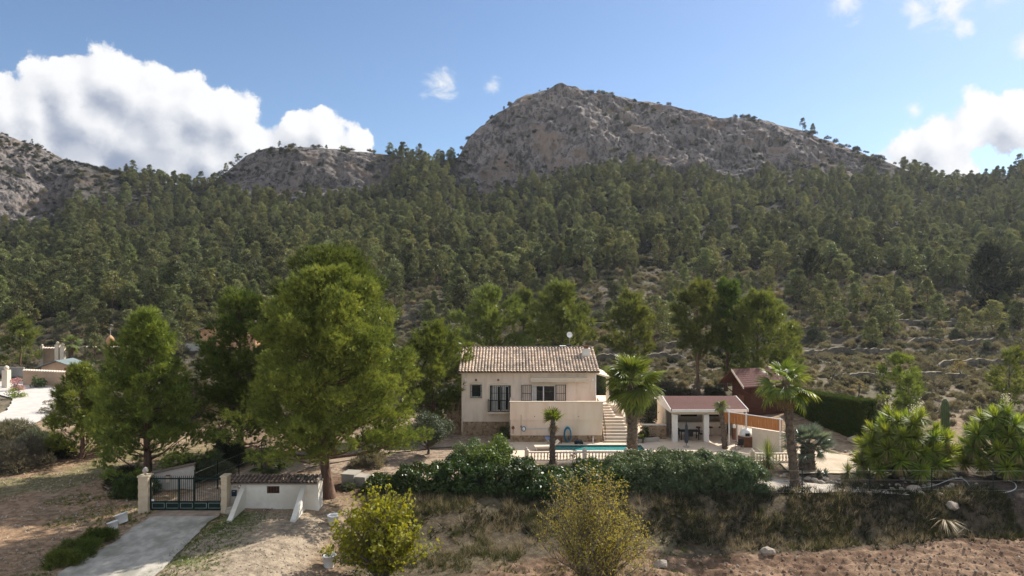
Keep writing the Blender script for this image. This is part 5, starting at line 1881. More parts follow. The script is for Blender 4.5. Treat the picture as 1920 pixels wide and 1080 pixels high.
# pots
def pot(px, py, h, r, label, tilt=0.0, plant=None):
    Y = 13.0 * FPX / (py - 540)
    x = X(px, Y)
    for _ in range(3):
        Y = (CAMH - h1(x, Y)) * FPX / (py - 540)
        x = X(px, Y)
    o = thing('plant_bucket', label, 'bucket', (x, Y, h1(x, Y)), 0, 'white buckets')
    o.rotation_euler = (tilt * 0.6, tilt, 0.3)
    MB().lathe([(r * 0.74, 0.0), (r * 0.95, h * 0.9), (r * 1.06, h * 0.9), (r * 1.06, h), (r * 0.93, h), (r * 0.90, h * 0.84)], 20, cap=False).build('shell', M['pot'], o, True)
    MB().lathe([(r * 0.885, h * 0.70), (r * 0.02, h * 0.72)], 16).build('soil', M['soil'], o)
    if plant:
        rng = np.random.default_rng(plant)
        pos = rng.normal(0, 0.12, (60, 3)) * [1, 1, 1.2] + [0, 0, h + 0.25]
        V, F, T = leaves(rng, pos, unit(rng.normal(size=(60, 3)) + [0, 0, 0.8]), 0.15, 0.6)
        link('plant', np_mesh('plant', V, F, M['fig_leaf'], {'tint': T}), o)
    return o


pot(231, 980, 0.52, 0.34, 'larger white bucket left of the drive, nearest the gate', -0.30)
pot(214, 993, 0.44, 0.27, 'smaller tilted white bucket left of the drive', -0.22)
pot(625, 984, 0.55, 0.32, 'white bucket above the top left of the fig bush', 0.0)
pot(617, 1063, 0.62, 0.33, 'white bucket with a small plant at the lower left of the fig bush', 0.0, 5)
pot(228, 1004, 0.05, 0.03, 'tiny white bucket fragment on the drive edge') if False else None
# ================================================================== PALMS, YUCCAS, GARDEN PLANTS
def fan_mesh(name, seed, pl, Rf, mat, nseg=30, span=215, droop=0.25, fold=0.05, split=0.5):
    """a fan palm leaf: petiole along +X then a pleated fan"""
    rng = np.random.default_rng(seed)
    V, F, T = [], [], []
    # petiole
    k = 5
    t = np.linspace(0, 1, k)
    P = np.stack([t * pl, 0 * t, -0.05 * pl * t * t], -1)
    (PV, PF) = np_tubes([(P, np.linspace(0.028, 0.014, k))], 5)
    tri = np.concatenate([PF[:, [0, 1, 2]], PF[:, [0, 2, 3]]])
    V.append(PV)
    F.append(tri)
    T.append(np.full(len(PV), 0.75))
    b = len(PV)
    da = rad(span) / nseg
    for i in range(nseg):
        a = -rad(span) / 2 + (i + 0.5) * da
        R = Rf * (0.80 + 0.20 * math.cos(a * 0.8)) * rng.uniform(0.9, 1.06)
        d = np.array([math.cos(a), math.sin(a), 0])
        s = np.array([-math.sin(a), math.cos(a), 0])
        rs = [0.04, split, 0.78, 1.0]
        hw = [0.02, split * math.tan(da / 2) * 1.05, split * math.tan(da / 2) * 0.6, 0.0]
        pts = []
        dr = droop * rng.uniform(0.7, 1.5)
        tw = rng.normal(0, 0.04)
        for r, w in zip(rs, hw):
            c = np.array([pl, 0, -0.05 * pl]) + d * r * R + s * tw * r * r * R
            c[2] += -dr * R * max(r - 0.25, 0) ** 2 * 1.3 - 0.06 * R * (1 - math.cos(a)) * r
            pts.append((c, w * R))
        z = 0.5 * fold * R
        vv = []
        for j, (c, w) in enumerate(pts[:3]):
            fz = z * (w / (pts[1][1] + 1e-6))
            vv += [c - s * w + [0, 0, fz], c - [0, 0, fz * 0.2], c + s * w + [0, 0, fz]]
        vv.append(pts[3][0])
        V.append(np.array(vv))
        ff = []
        for j in range(2):
            for q in range(2):
                p0 = j * 3 + q
                ff += [(p0, p0 + 1, p0 + 4), (p0, p0 + 4, p0 + 3)]
        ff += [(6, 7, 9), (7, 8, 9)]
        F.append(np.array(ff) + b)
        tt = rng.uniform(0.1, 0.9)
        T.append(np.clip(np.array([tt] * 6 + [tt + 0.1] * 3 + [tt + 0.25]), 0, 1))
        b += 10
    return np_mesh(name, np.concatenate(V), np.concatenate(F), mat, {'tint': np.concatenate(T)})


def palm_trunk(rng, pts, r0, r1, scales=True, n=14):
    """trunk with the stubs of old leaf bases as one mesh"""
    pts = np.array(pts, float)
    k = 22
    t = np.linspace(0, 1, k)
    tt = np.linspace(0, 1, len(pts))
    P = np.stack([np.interp(t, tt, pts[:, c]) for c in range(3)], -1)
    R = r0 + (r1 - r0) * t + 0.02 * np.sin(t * 40)
    V, F = np_tubes([(P, R)], n)
    Vs, Fs, b = [V], [F], len(V)
    if scales:
        hgt = np.linalg.norm(np.diff(pts, axis=0), axis=1).sum()
        m = int(hgt / 0.11)
        for i in range(m):
            for q in range(7):
                u = (i + 0.5 * rng.uniform()) / m
                a = q * 2 * np.pi / 7 + i * 0.45 + rng.normal(0, 0.06)
                c = np.array([np.interp(u, t, P[:, j]) for j in range(3)])
                rr = np.interp(u, t, R)
                d = np.array([np.cos(a), np.sin(a), 0])
                s = np.array([-np.sin(a), np.cos(a), 0])
                w = 0.30 * rr * rng.uniform(0.8, 1.1)
                base = c + d * rr * 0.92
                tip = c + d * (rr + 0.09 * rng.uniform(0.5, 1.2)) + [0, 0, 0.16]
                Vs.append(np.array([base - s * w, base + s * w, tip + s * w * 0.45, tip - s * w * 0.45]))
                Fs.append(np.array([[b, b + 1, b + 2, b + 3]]))
                b += 4
    return np.concatenate(Vs), np.concatenate(Fs)


FANS = {}


def fan_palm(name, label, base, top, r0, r1, nfr, pl, Rf, leafm, seed, el=(82, -55), dry=0, nseg=30, droop=0.25, group=None, scales=True, barkm='palm_bark', jit=9):
    rng = np.random.default_rng(seed)
    o = thing(name, label, 'palm tree', base, 0, group)
    b = np.array(base)
    tp = np.array(top) - b
    mid = tp * 0.5 + [rng.normal(0, 0.03), rng.normal(0, 0.03), 0]
    TV, TF = palm_trunk(rng, [(0, 0, -0.2), mid, tp], r0, r1, scales)
    link('trunk', np_mesh('trunk', TV, TF, M[barkm], smooth=False), o)
    ms = [fan_mesh('frond', seed * 10 + k, pl, Rf, M[leafm], nseg, 215, droop * (0.8 + 0.3 * k)) for k in range(3)]
    for i in range(nfr):
        f = (i + 0.5) / nfr
        e = el[0] + (el[1] - el[0]) * f ** 0.85 + rng.normal(0, jit)
        a = i * 2.39996 + rng.normal(0, 0.15)
        s = rng.uniform(0.85, 1.1) * (0.75 + 0.25 * min(1, f * 3))
        fr = link('frond', ms[i % 3], o, tuple(tp + [0, 0, -0.10 - 0.35 * f * Rf * 0.5]), (rng.normal(0, 0.35), -rad(e), a), (s, s, s))
    if dry:
        dm = fan_mesh('dry_frond', seed * 10 + 7, pl * 0.8, Rf * 0.75, M['palm_dry'], nseg, 160, 0.6)
        for i in range(dry):
            link('dry_frond', dm, o, tuple(tp + [0, 0, -0.35 * Rf]), (rng.normal(0, 0.4), rad(rng.uniform(60, 82)), i * 2.4 + rng.normal(0, 0.2)))
    return o


# big fan palm in front of the house, and the leaning one at the right
bx = X(1183, 53.6)
fan_palm('fan_palm', 'tall fan palm with dense green crown right of the house', (bx, 53.2, 0.0), (bx - 0.02, 53.2, 5.95), 0.42, 0.34, 46, 1.15, 1.6, 'palm_leaf', 3, (88, -68), 7, 30, 0.32, jit=17)
bx, by = X(1492, 44.6), 44.6
fan_palm('fan_palm', 'leaning fan palm with sparse crown and pale trunk at the right', (bx, by, h1(bx, by)), (X(1473, 44.6), by, 6.95), 0.31, 0.22, 28, 1.1, 1.1, 'palm_leaf', 4, (86, -58), 6, 26, 0.4, jit=17)
bx = X(1036, 50.6)
fan_palm('fan_palm', 'slim young palm with a small tuft of leaves before the terrace wall', (bx, 50.6, 0.0), (bx + 0.02, 50.6, 3.35), 0.24, 0.15, 10, 0.34, 0.85, 'palm_leaf', 5, (84, 30), 2, 18, 0.2)
bx = X(1360, 55.0)
fan_palm('fan_palm', 'thin leaning palm with drooping brownish leaves before the pavilion', (bx, 55.0, 0.0), (X(1351, 55), 55.0, 3.65), 0.21, 0.15, 10, 0.25, 0.52, 'agave_leaf', 6, (75, -40), 5, 16, 0.6)
bx = X(1513, 48.6)
fan_palm('fan_palm', 'squat blue-green fan palm with a fat cone-shaped trunk', (bx, 48.6, 0.0), (bx + 0.05, 48.6, 1.95), 0.62, 0.36, 44, 1.0, 1.0, 'palm_blue', 7, (88, -15), 0, 30, 0.15)
bx = X(500, 45.5)
fan_palm('fan_palm', 'low fan palm growing just behind the pump house', (bx, 45.5, h1(bx, 45.5)), (bx, 45.5, 1.5), 0.30, 0.28, 20, 0.8, 0.8, 'hedge_leaf', 8, (70, -25), 0, 24, 0.3)


def spike_mesh(name, seed, n, L, w, mat, el=(90, -20), droop=0.15, power=1.0, tmin=0.0):
    """rosette of sword leaves, each leaf a folded strip"""
    rng = np.random.default_rng(seed)
    f = (np.arange(n) + 0.5) / n
    e = np.radians(el[0] + (el[1] - el[0]) * f ** power + rng.normal(0, 6, n))
    a = np.arange(n) * 2.39996 + rng.normal(0, 0.1, n)
    d = np.stack([np.cos(e) * np.cos(a), np.cos(e) * np.sin(a), np.sin(e)], -1)
    s = unit(np.cross(d, [[0, 0, 1.0]]) + 1e-6)
    ln = L * rng.uniform(0.8, 1.1, n)
    V, T = [], []
    for r, ww in ((0.03, 0.7), (0.45, 1.0), (1.0, 0.0)):
        c = d * (ln * r)[:, None]
        c[:, 2] -= droop * ln * r * r * np.cos(e)
        if ww:
            V += [c - s * w * ww / 2, c + s * w * ww / 2]
        else:
            V += [c]
    V = np.stack(V, 1).reshape(-1, 3)
    b = np.arange(n)[:, None] * 5
    F = np.concatenate([b + [0, 1, 3], b + [0, 3, 2], b + [2, 3, 4]])
    t0 = np.clip(1 - f * 0.9 + rng.normal(0, 0.12, n), tmin, 1)
    T = np.stack([t0 * 0.75, t0 * 0.75, t0, t0, np.clip(t0 + 0.15, 0, 1)], 1).ravel()
    return np_mesh(name, V, F, mat, {'tint': T})


def yucca(label, cx, cy, W2, Hh, nros, seed, flowers):
    rng = np.random.default_rng(seed)
    z = h1(cx, cy)
    o = thing('giant_yucca', label, 'yucca', (cx, cy, z))
    ms = [spike_mesh('leaf_rosette', seed * 7 + k, 110, 1.02, 0.085, M['yucca_leaf'], (88, -38), 0.2) for k in range(3)]
    sk = spike_mesh('dead_leaf_skirt', seed * 7 + 5, 60, 0.85, 0.05, M['palm_dry'], (-35, -88), 0.2)
    fl = []
    paths = []
    pos = []
    tries = 0
    while len(pos) < nros and tries < 4000:
        tries += 1
        d = rng.normal(size=3)
        d[2] = abs(d[2]) * 1.15 + 0.05
        d /= np.linalg.norm(d)
        p = np.array([d[0] * (W2 - 0.8), d[1] * 1.9, 0.2 + (Hh - 1.0) * (0.12 + 0.88 * d[2])]) * rng.uniform(0.86, 1.0)
        if d[1] > 0.75:
            continue
        if all(np.linalg.norm(p - q) > 0.84 for q in pos):
            pos.append(p)
    base = [np.array([rng.normal(0, 0.5), rng.normal(0, 0.3), -0.15]) for _ in range(7)]
    for i, p in enumerate(pos):
        s = rng.uniform(0.85, 1.12)
        out = unit(np.array([p[0], p[1], 0.9 * p[2]]))
        r = link('leaf_rosette', ms[i % 3], o, tuple(p), None, (s, s, s))
        r.rotation_euler = Vector(out).to_track_quat('Z', 'Y').to_euler()
        if p[2] < Hh * 0.72 or rng.uniform() < 0.4:
            k = link('dead_leaf_skirt', sk, o, tuple(p - [0, 0, 0.05]), (0, 0, rng.uniform(0, 6)), (s, s, s * 1.1))
        b = base[i % 7]
        mid = b * 0.55 + p * 0.45 + [0, 0, 0.25]
        paths.append((np.array([b, mid, p]), np.array([0.20, 0.13, 0.09])))
        if i < flowers:
            pass
    TV, TF = np_tubes(paths, 7)
    link('stems', np_mesh('stems', TV, TF, M['palm_bark'], smooth=True), o)
    top = sorted(pos, key=lambda p: -p[2] + 0.25 * p[1])[:flowers]
    for p in top:
        q = rng.normal(0, 0.12, (70, 3)) * [1, 1, 2.2] + p + [0, 0, 0.85]
        V, F, T = leaves(rng, q, rng.normal(size=(70, 3)), 0.11, 0.7)
        link('flower_spike', np_mesh('flower_spike', V, F, M['flower'], {'tint': T}), o)['kind'] = 'stuff'


yucca('wide clump of yuccas with pointed green rosettes, left of the cactus', X(1700, 46.6), 46.6, 3.75, 5.2, 46, 41, 3)
yucca('yucca clump cut by the right edge of the picture, right of the cactus', X(1880, 47.2), 47.2, 3.4, 5.4, 40, 42, 2)


def spiky(name, label, cat, px, Y, r, zc, mat, seed, n=160, w=0.035, el=(90, -30), dead=False, droop=0.25):
    x = X(px, Y)
    o = thing(name, label, cat, (x, Y, h1(x, Y)))
    MB().tube([(0, 0, -0.2), (0, 0, zc)], [0.22, 0.16], 8).build('stem', M['palm_bark'], o)
    link('leaf_rosette', spike_mesh('leaf_rosette', seed, n, r, w, M[mat], el, droop), o, (0, 0, zc))
    if dead:
        link('dead_leaf_skirt', spike_mesh('dead_leaf_skirt', seed + 1, n // 2, r * 0.8, w, M['palm_dry'], (-5, -70), 0.3), o, (0, 0, zc))


spiky('grass_tree', 'upright spiky grass tree left of the leaning fan palm', 'spiky plant', 1440, 49.4, 1.75, 0.7, 'agave_leaf', 51, 300, 0.03, (90, -25), True, 0.35)
spiky('grass_tree', 'fine grey spiky tuft between the beige patio and the left yucca', 'spiky plant', 1618, 47.6, 1.4, 0.9, 'palm_blue', 52, 260, 0.022, (90, -30), False, 0.3)
spiky('small_yucca', 'small yucca with brown dead leaves at the front of the dark bed', 'yucca', 1590, 44.9, 0.95, 0.75, 'agave_leaf', 53, 110, 0.05, (90, -40), True)
spiky('small_yucca', 'small upright yucca beside the front one in the dark bed', 'yucca', 1610, 45.3, 0.85, 0.55, 'agave_leaf', 54, 80, 0.05, (90, -20), True)
spiky('agave', 'small green agave in the bed at the foot of the stairs', 'agave', 1204, 57.2, 0.55, 0.4, 'yucca_leaf', 55, 34, 0.10, (80, 5))
spiky('agave', 'grey agave at the foot of the squat blue palm', 'agave', 1535, 46.6, 0.6, 0.15, 'palm_blue', 56, 34, 0.11, (80, 0))
spiky('agave', 'pale agave right of the trunk of the squat palm', 'agave', 1548, 47.0, 0.5, 0.15, 'palm_blue', 57, 30, 0.10, (80, 0))

# cactus
x = X(1772, 53)
o = thing('column_cactus', 'tall ribbed column cactus between the two yucca clumps', 'cactus', (x, 53, h1(x, 53)))
hc = Z(748, 53) - h1(x, 53)
prof = [(0.26, -0.1), (0.30, 0.5), (0.31, hc * 0.6), (0.30, hc * 0.85), (0.22, hc * 0.95), (0.08, hc), (0.01, hc + 0.02)]
V, F = [], []
for (r, z) in prof:
    for k in range(28):
        rr = r * (1.0 if k % 2 else 0.82)
        V.append((rr * math.cos(k * math.pi / 14), rr * math.sin(k * math.pi / 14), z))
for i in range(len(prof) - 1):
    for k in range(28):
        F.append((i * 28 + k, i * 28 + (k + 1) % 28, (i + 1) * 28 + (k + 1) % 28, (i + 1) * 28 + k))
MB().add(V, F).build('ribbed_stem', M['cactus'], o)
prof = [(0.12, 0.0), (0.16, 0.5), (0.15, 1.1), (0.04, 1.3)]
MB().lathe(prof, 14, (-0.42, 0.1, 0.3)).build('side_stem', M['cactus'], o)

# ------------------------------------------------------------------ hedges and shrubs
def hedge_block(name, label, px, Y, rx, ry, hz, leafm, seed, size, aspect, group, n):
    """a dense clipped-looking shrub, leafy from the ground to its uneven top"""
    rng = np.random.default_rng(seed)
    x = X(px, Y)
    z0 = h1(x, Y - ry * 0.5)
    nc = 95
    q = rng.uniform(-1, 1, (nc, 3))
    ax_ = rng.choice([0, 1, 2, 2, 1], nc)
    sg = np.where(rng.uniform(0, 1, nc) < 0.62, -1, 1)
    for k in range(nc):
        q[k, ax_[k]] = sg[k] if ax_[k] < 2 else 1
    q[:, 2] = (q[:, 2] + 1) / 2
    lump = 0.86 + 0.28 * rng.uniform(0, 1, nc)
    rr = 1 - 0.16 * (np.abs(q[:, :2]).max(1) * q[:, 2]) ** 2
    cr = rng.uniform(0.30, 0.52, nc)
    C = np.stack([q[:, 0] * (rx - 0.3) * rr, q[:, 1] * (ry - 0.35) * rr, np.clip(q[:, 2] * (hz - 0.35) * np.where(ax_ == 2, lump, 1.0), 0.25, None)], -1)
    pos, dd, ci = clump_points(rng, C, cr, n, 0.9, 0.55, 0.25)
    pos[:, 2] = np.maximum(pos[:, 2], 0.02)
    ct = rng.uniform(0, 1, nc)
    V, F, T = leaves(rng, pos, dd, size, aspect, 0.45 * ct[ci] + 0.55 * rng.uniform(0, 1, n))
    o = thing(name, label, 'shrub', (x, Y, z0), 0, group)
    link('foliage', np_mesh('foliage', V, F, M[leafm], {'tint': T}), o)
    paths = []
    for k in range(0, nc, 3):
        b = np.array([C[k, 0] * 0.4, C[k, 1] * 0.4, -0.3])
        paths.append((np.array([b, 0.5 * (b + C[k]) + [0, 0, 0.15], C[k]]), np.array([0.05, 0.03, 0.01])))
    TV, TF = np_tubes(paths, 5)
    link('stem', np_mesh('stem', TV, TF, M['bark_grey'], smooth=True), o)


LAB = ['low dark shrub at the far left end of the front hedge', 'second dark shrub from the left end of the front hedge', 'tall mounded green shrub, highest of the front hedge',
       'dark green shrub just right of the hedge mound', 'dark hedge shrub below the slim young palm', 'dark hedge shrub in front of the pool balustrade', 'last dark green shrub before the grey oleanders']
specs = [(728, 44.2, 1.5, 1.4, 0.85), (792, 44.6, 1.8, 1.9, 1.3), (885, 45.0, 2.3, 2.3, 1.75), (960, 45.0, 1.9, 2.4, 1.65), (1020, 44.5, 1.7, 2.4, 1.10), (1072, 44.5, 1.6, 2.4, 1.12), (1122, 44.8, 1.7, 2.4, 1.45)]
for i, (px, Y, rx, ry, hz) in enumerate(specs):
    hedge_block('hedge_shrub', LAB[i], px, Y, rx, ry, hz, 'hedge_leaf', 700 + i, 0.19, 0.55, 'front hedge shrubs', int(1300 * rx * (hz + ry)))
bush_thing('hedge_shrub', 'rounded bright green top swelling out of the highest part of the hedge', 'shrub', X(925, 46.0), 46.0, 2.2, 1.9, 2.45, 'hedge_top', 709, 40, 5200, 0.20, 0.55, 'front hedge shrubs', z=0.75, cr=0.36)
LAB = ['grey-green oleander at the left end of the oleander row', 'second grey-green oleander from the left, below the big fan palm', 'third oleander of the row, right of the fan palm trunk', 'fourth oleander of the row, below the pavilion columns',
       'fifth oleander of the row, below the closed parasol', 'last oleander of the row, beside the gravel path']
specs = [(1170, 45.2, 1.5, 2.4, 1.7), (1215, 45.3, 1.6, 2.5, 1.9), (1262, 45.3, 1.6, 2.5, 1.95), (1312, 45.2, 1.6, 2.5, 1.85), (1360, 45.1, 1.5, 2.4, 1.9), (1402, 45.0, 1.1, 2.2, 1.6)]
for i, (px, Y, rx, ry, hz) in enumerate(specs):
    hedge_block('oleander_shrub', LAB[i], px, Y, rx, ry, hz, 'oleander', 720 + i, 0.22, 0.28, 'oleander row', int(1500 * rx * (hz + ry)))
bush_thing('oleander_shrub', 'silvery oleander behind the hedge mound, left of the pool', 'shrub', X(885, 51), 51, 1.7, 1.4, 2.0, 'oleander', 731, 26, 3400, 0.20, 0.28)
bush_thing('garden_shrub', 'dark creeper against the stone plinth left of the terrace', 'shrub', X(945, 58.8), 58.8, 0.8, 0.5, 1.6, 'hedge_leaf', 732, 14, 700, 0.14, 0.5)
bush_thing('garden_shrub', 'dark shrub left of the pavilion behind the planter', 'shrub', X(1222, 60.4), 60.4, 1.2, 1.0, 2.6, 'scrub_dark', 733, 20, 1500, 0.2, 0.5)
bush_thing('garden_shrub', 'small green plant on top of the planter wall', 'shrub', X(1208, 58.4), 58.4, 0.5, 0.4, 1.0, 'hedge_leaf', 734, 10, 350, 0.16, 0.5, z=0.3)
bush_thing('potted_plant', 'small dark plant on the pool edge beside the balustrade post', 'plant', X(1076, 51.9), 51.9, 0.28, 0.28, 0.95, 'scrub_dark', 735, 10, 240, 0.12, 0.5, z=DZ)


def clump_tree(name, label, cat, px, Y, pytop, wpx, cb, leafm, seed, n, size, aspect, trunk_r=0.09, barkm='bark_grey', group=None, nclump=30, fork=3, flat=0.85):
    """small broadleaf tree with a forked trunk"""
    rng = np.random.default_rng(seed)
    x = X(px, Y)
    z = h1(x, Y)
    hgt = Z(pytop, Y) - z
    R = wpx / 2 / FPX * Y
    d = unit(rng.normal(size=(nclump, 3)))
    rr = rng.uniform(0.45, 0.78, (nclump, 1))
    ch = (hgt * (1 - cb)) / 2
    C = d * rr * [R, R, ch] + [0, 0, hgt * cb + ch]
    cr = 0.36 * (R * R * ch) ** (1 / 3) * rng.uniform(0.7, 1.2, nclump)
    pos, dd, ci = clump_points(rng, C, cr, n, flat, 0.4, 0.3)
    ct = rng.uniform(0, 1, nclump)
    V, F, T = leaves(rng, pos, dd, size, aspect, 0.4 * ct[ci] + 0.6 * rng.uniform(0, 1, n))
    o = thing(name, label, cat, (x, Y, z), 0, group)
    link('crown', np_mesh('crown', V, F, M[leafm], {'tint': T}), o)
    paths = [(np.array([[0, 0, -0.2], [0.04, 0, hgt * cb * 0.6], [0, 0.03, hgt * cb]]), np.array([trunk_r * 1.3, trunk_r, trunk_r * 0.9]))]
    for i in range(nclump):
        st = np.array([0, 0.03, hgt * cb * rng.uniform(0.7, 1.0)])
        mid = 0.5 * (st + C[i]) + rng.normal(0, 0.08 * R, 3)
        paths.append((np.array([st, mid, C[i]]), np.array([trunk_r * 0.5, trunk_r * 0.3, trunk_r * 0.1])))
    TV, TF = np_tubes(paths, 6)
    link('trunk', np_mesh('trunk', TV, TF, M[barkm], smooth=True), o)
    return o


clump_tree('olive_tree', 'round dark olive tree on the yard left of the house', 'olive tree', 803, 53.6, 768, 106, 0.16, 'olive_dark', 740, 9500, 0.17, 0.30, 0.11)
# fig bush and yellow almond in front
def splay_tree(name, label, cat, px, Y, pytop, wpx, leafm, seed, nmain, ntwig, nleaf, size, aspect, zb=None, spread=0.55, barkm='bark_grey', low=0.25):
    """many stems rising and splaying from the foot, leaves set along the twigs"""
    rng = np.random.default_rng(seed)
    x = X(px, Y)
    z = h1(x, Y) if zb is None else zb
    hgt = Z(pytop, Y) - z
    R = wpx / 2 / FPX * Y
    paths, tips = [], []
    for i in range(nmain):
        a = i * 2.39996 + rng.normal(0, 0.2)
        q = math.sqrt((i + 0.5) / nmain)
        lob = 1 + 0.22 * math.sin(2 * a + seed) + 0.16 * math.sin(3 * a + 2.1 * seed) + rng.normal(0, 0.06)
        rr = R * q * rng.uniform(0.7, 1.0) * lob
        hh = hgt * (1 - 0.55 * q ** 2) * rng.uniform(0.74, 1.04) * (0.85 + 0.15 * lob)
        e = np.array([rr * math.cos(a), rr * math.sin(a), hh])
        b = np.array([rng.normal(0, 0.12), rng.normal(0, 0.12), -0.1])
        m1 = b + (e - b) * [0.30, 0.30, 0.42] + rng.normal(0, 0.05 * R, 3)
        m2 = b + (e - b) * [0.68, 0.68, 0.76] + rng.normal(0, 0.05 * R, 3)
        P = np.array([b, m1, m2, e])
        paths.append((P, np.array([0.055, 0.035, 0.02, 0.008])))
        for k in range(ntwig):
            t = rng.uniform(low, 1.0) * 3
            j = min(int(t), 2)
            st = P[j] + (P[j + 1] - P[j]) * (t - j)
            d = unit(np.array([e[0] * 0.3, e[1] * 0.3, 0.55 * hgt]) / hgt + rng.normal(0, 0.5, 3))
            ln = rng.uniform(0.35, 0.85) * (0.22 * hgt)
            en = st + d * ln + [0, 0, 0.04]
            paths.append((np.array([st, en]), np.array([0.013, 0.004])))
            tips.append((st, en))
    tips = np.array(tips)
    k = rng.integers(0, len(tips), nleaf)
    u = rng.uniform(0.1, 1.08, (nleaf, 1))
    pos = tips[k, 0] + (tips[k, 1] - tips[k, 0]) * u + rng.normal(0, 0.05 + size * 0.25, (nleaf, 3))
    pos[:, 2] = np.maximum(pos[:, 2], 0.1)
    tw = rng.uniform(0, 1, len(tips))
    hfac = np.clip(pos[:, 2] / hgt, 0, 1)
    V, F, T = leaves(rng, pos, unit(rng.normal(size=(nleaf, 3)) + [0, 0, 0.7]), size, aspect, np.clip(0.35 * tw[k] + 0.4 * rng.uniform(0, 1, nleaf) + 0.25 * hfac, 0, 1), 0.5)
    o = thing(name, label, cat, (x, Y, z))
    link('leaves', np_mesh('leaves', V, F, M[leafm], {'tint': T}), o)
    TV, TF = np_tubes(paths, 5)
    link('branches', np_mesh('branches', TV, TF, M[barkm], smooth=True), o)
    return o


splay_tree('fig_bush', 'rounded yellow-green fig bush in the centre foreground', 'fig bush', 716, 33.2, 920, 196, 'fig_leaf', 750, 52, 18, 6800, 0.20, 0.75, None, low=0.2)
splay_tree('almond_tree', 'thin yellow almond tree at the bottom edge in front of the hedge', 'almond tree', 1115, 31.2, 882, 236, 'almond_leaf', 751, 84, 18, 13500, 0.13, 0.34, None, low=0.3)


# clipped cypress hedge
def cypress_hedge():
    rng = np.random.default_rng(760)
    o = thing('cypress_hedge', 'long clipped dark cypress hedge running back behind the palms', 'hedge', (X(1625, 57), 57.0, h1(X(1625, 57), 57.0)))
    a = np.array([0.3, 0.0])
    b = np.array([X(1500, 70) - X(1625, 57), 70 - 57.0])
    n = 34
    Cs = []
    paths = []
    h0, h1_ = Z(757, 57) - o.location.z, Z(736, 70) - o.location.z
    Ns = 26000
    t = rng.uniform(0, 1, Ns)
    zz = rng.uniform(0, 1, Ns) ** 0.9
    hh = h0 + (h1_ - h0) * t + 0.18 * np.sin(t * n * 2 * np.pi / 1.0) * 0.5 + rng.normal(0, 0.05, Ns)
    side = unit(np.array([[b[1] - a[1], -(b[0] - a[0])]]))[0]
    wob = np.abs(np.sin(t * n * np.pi))
    off = np.where(rng.uniform(0, 1, Ns) < 0.72, -1, 1) * (0.42 + 0.2 * wob) * (1 - 0.35 * zz ** 6)
    topm = rng.uniform(0, 1, Ns) < 0.18
    off = np.where(topm, rng.uniform(-0.6, 0.6, Ns), off)
    z = np.where(topm, hh, zz * hh)
    p = a[None] + (b - a)[None] * t[:, None] + side[None] * off[:, None]
    pos = np.stack([p[:, 0], p[:, 1], z], -1)
    d = unit(np.stack([side[0] * off, side[1] * off, 1.0 + 0 * off], -1))
    V, F, T = blades(rng, pos, d, 0.32, 0.055, 4, 0.3)
    link('foliage', np_mesh('foliage', V, F, M['cypress'], {'tint': T}), o)
    for i in range(12):
        q = a + (b - a) * (i + 0.5) / 12
        paths.append((np.array([[q[0], q[1], -0.2], [q[0], q[1], 2.2]]), np.array([0.07, 0.03])))
    TV, TF = np_tubes(paths, 6)
    link('stems', np_mesh('stems', TV, TF, M['bark'], smooth=True), o)


cypress_hedge()

# shrubs on the left slope
LS = [(14, 58, 3.0, 1.5, 'scrub', 'large grey-green bush at the left edge below the white track'), (70, 56, 2.0, 1.2, 'olive_leaf', 'silvery bush below the white track, right of the large one'),
      (20, 49, 2.6, 2.2, 'scrub', 'grey bush on the earth slope at the left edge'), (110, 52.5, 1.5, 1.2, 'scrub_dark', 'small dark bush at the foot of the short left pine'),
      (255, 43, 1.4, 1.2, 'hedge_leaf', 'green undergrowth below the loose pine left of the gate'), (235, 45, 1.5, 1.0, 'scrub_dark', 'dark undergrowth left of the gate pillar'),
      (395, 47, 1.6, 1.5, 'olive_leaf', 'silvery bush behind the gate'), (430, 50, 1.7, 1.7, 'scrub_dark', 'dark bush between gate and dark pine'), (352, 46, 0.9, 1.6, 'scrub_dark', 'thin dark shrub right behind the gate'),
      (690, 50, 1.5, 1.0, 'scrub', 'low dry bush at the edge of the yard right of the large pine'), (655, 44.2, 0.5, 0.45, 'olive_leaf', 'tiny silvery plant before the concrete box'),
      (300, 62, 2.4, 2.6, 'olive_leaf', 'grey olive bush behind the loose pine'), (370, 66, 2.0, 4.2, 'scrub', 'tall grey-green thin shrub between the left pines'), (420, 70, 2.4, 3.0, 'scrub_dark', 'dark shrub in the gap left of the dark pine')]
for i, (px, Y, r, hz, lm, lab) in enumerate(LS):
    bush_thing('slope_bush', lab, 'bush', X(px, Y), Y, r, r * 0.9, hz, lm, 770 + i, 20, int(900 * r * hz), 0.30, 0.13, 'bushes on the left slope', kind='blade', K=4, cr=0.38)
# trees and bushes behind the house / near the shed
LS = [(1120, 76, 2.2, 3.2, 'olive_leaf', 'silvery tree crown behind the right end of the roof'), (1235, 74, 2.3, 3.0, 'scrub', 'grey bush right of the narrow pine'), (1262, 70, 2.0, 2.6, 'scrub_dark', 'dark bush left of the tall pines'),
      (1300, 73, 1.7, 1.8, 'scrub', 'dry bush at the foot of the tall pines'), (1222, 68, 1.5, 2.6, 'olive_leaf', 'upright silvery bush behind the planter'), (1340, 74, 1.6, 1.5, 'scrub_dark', 'low dark bush beside the shed gable')]
for i, (px, Y, r, hz, lm, lab) in enumerate(LS):
    bush_thing('yard_bush', lab, 'bush', X(px, Y), Y, r, r * 0.9, hz, lm, 800 + i, 20, int(800 * r * hz), 0.30, 0.14, 'bushes behind the house', kind='blade', K=4, cr=0.38)

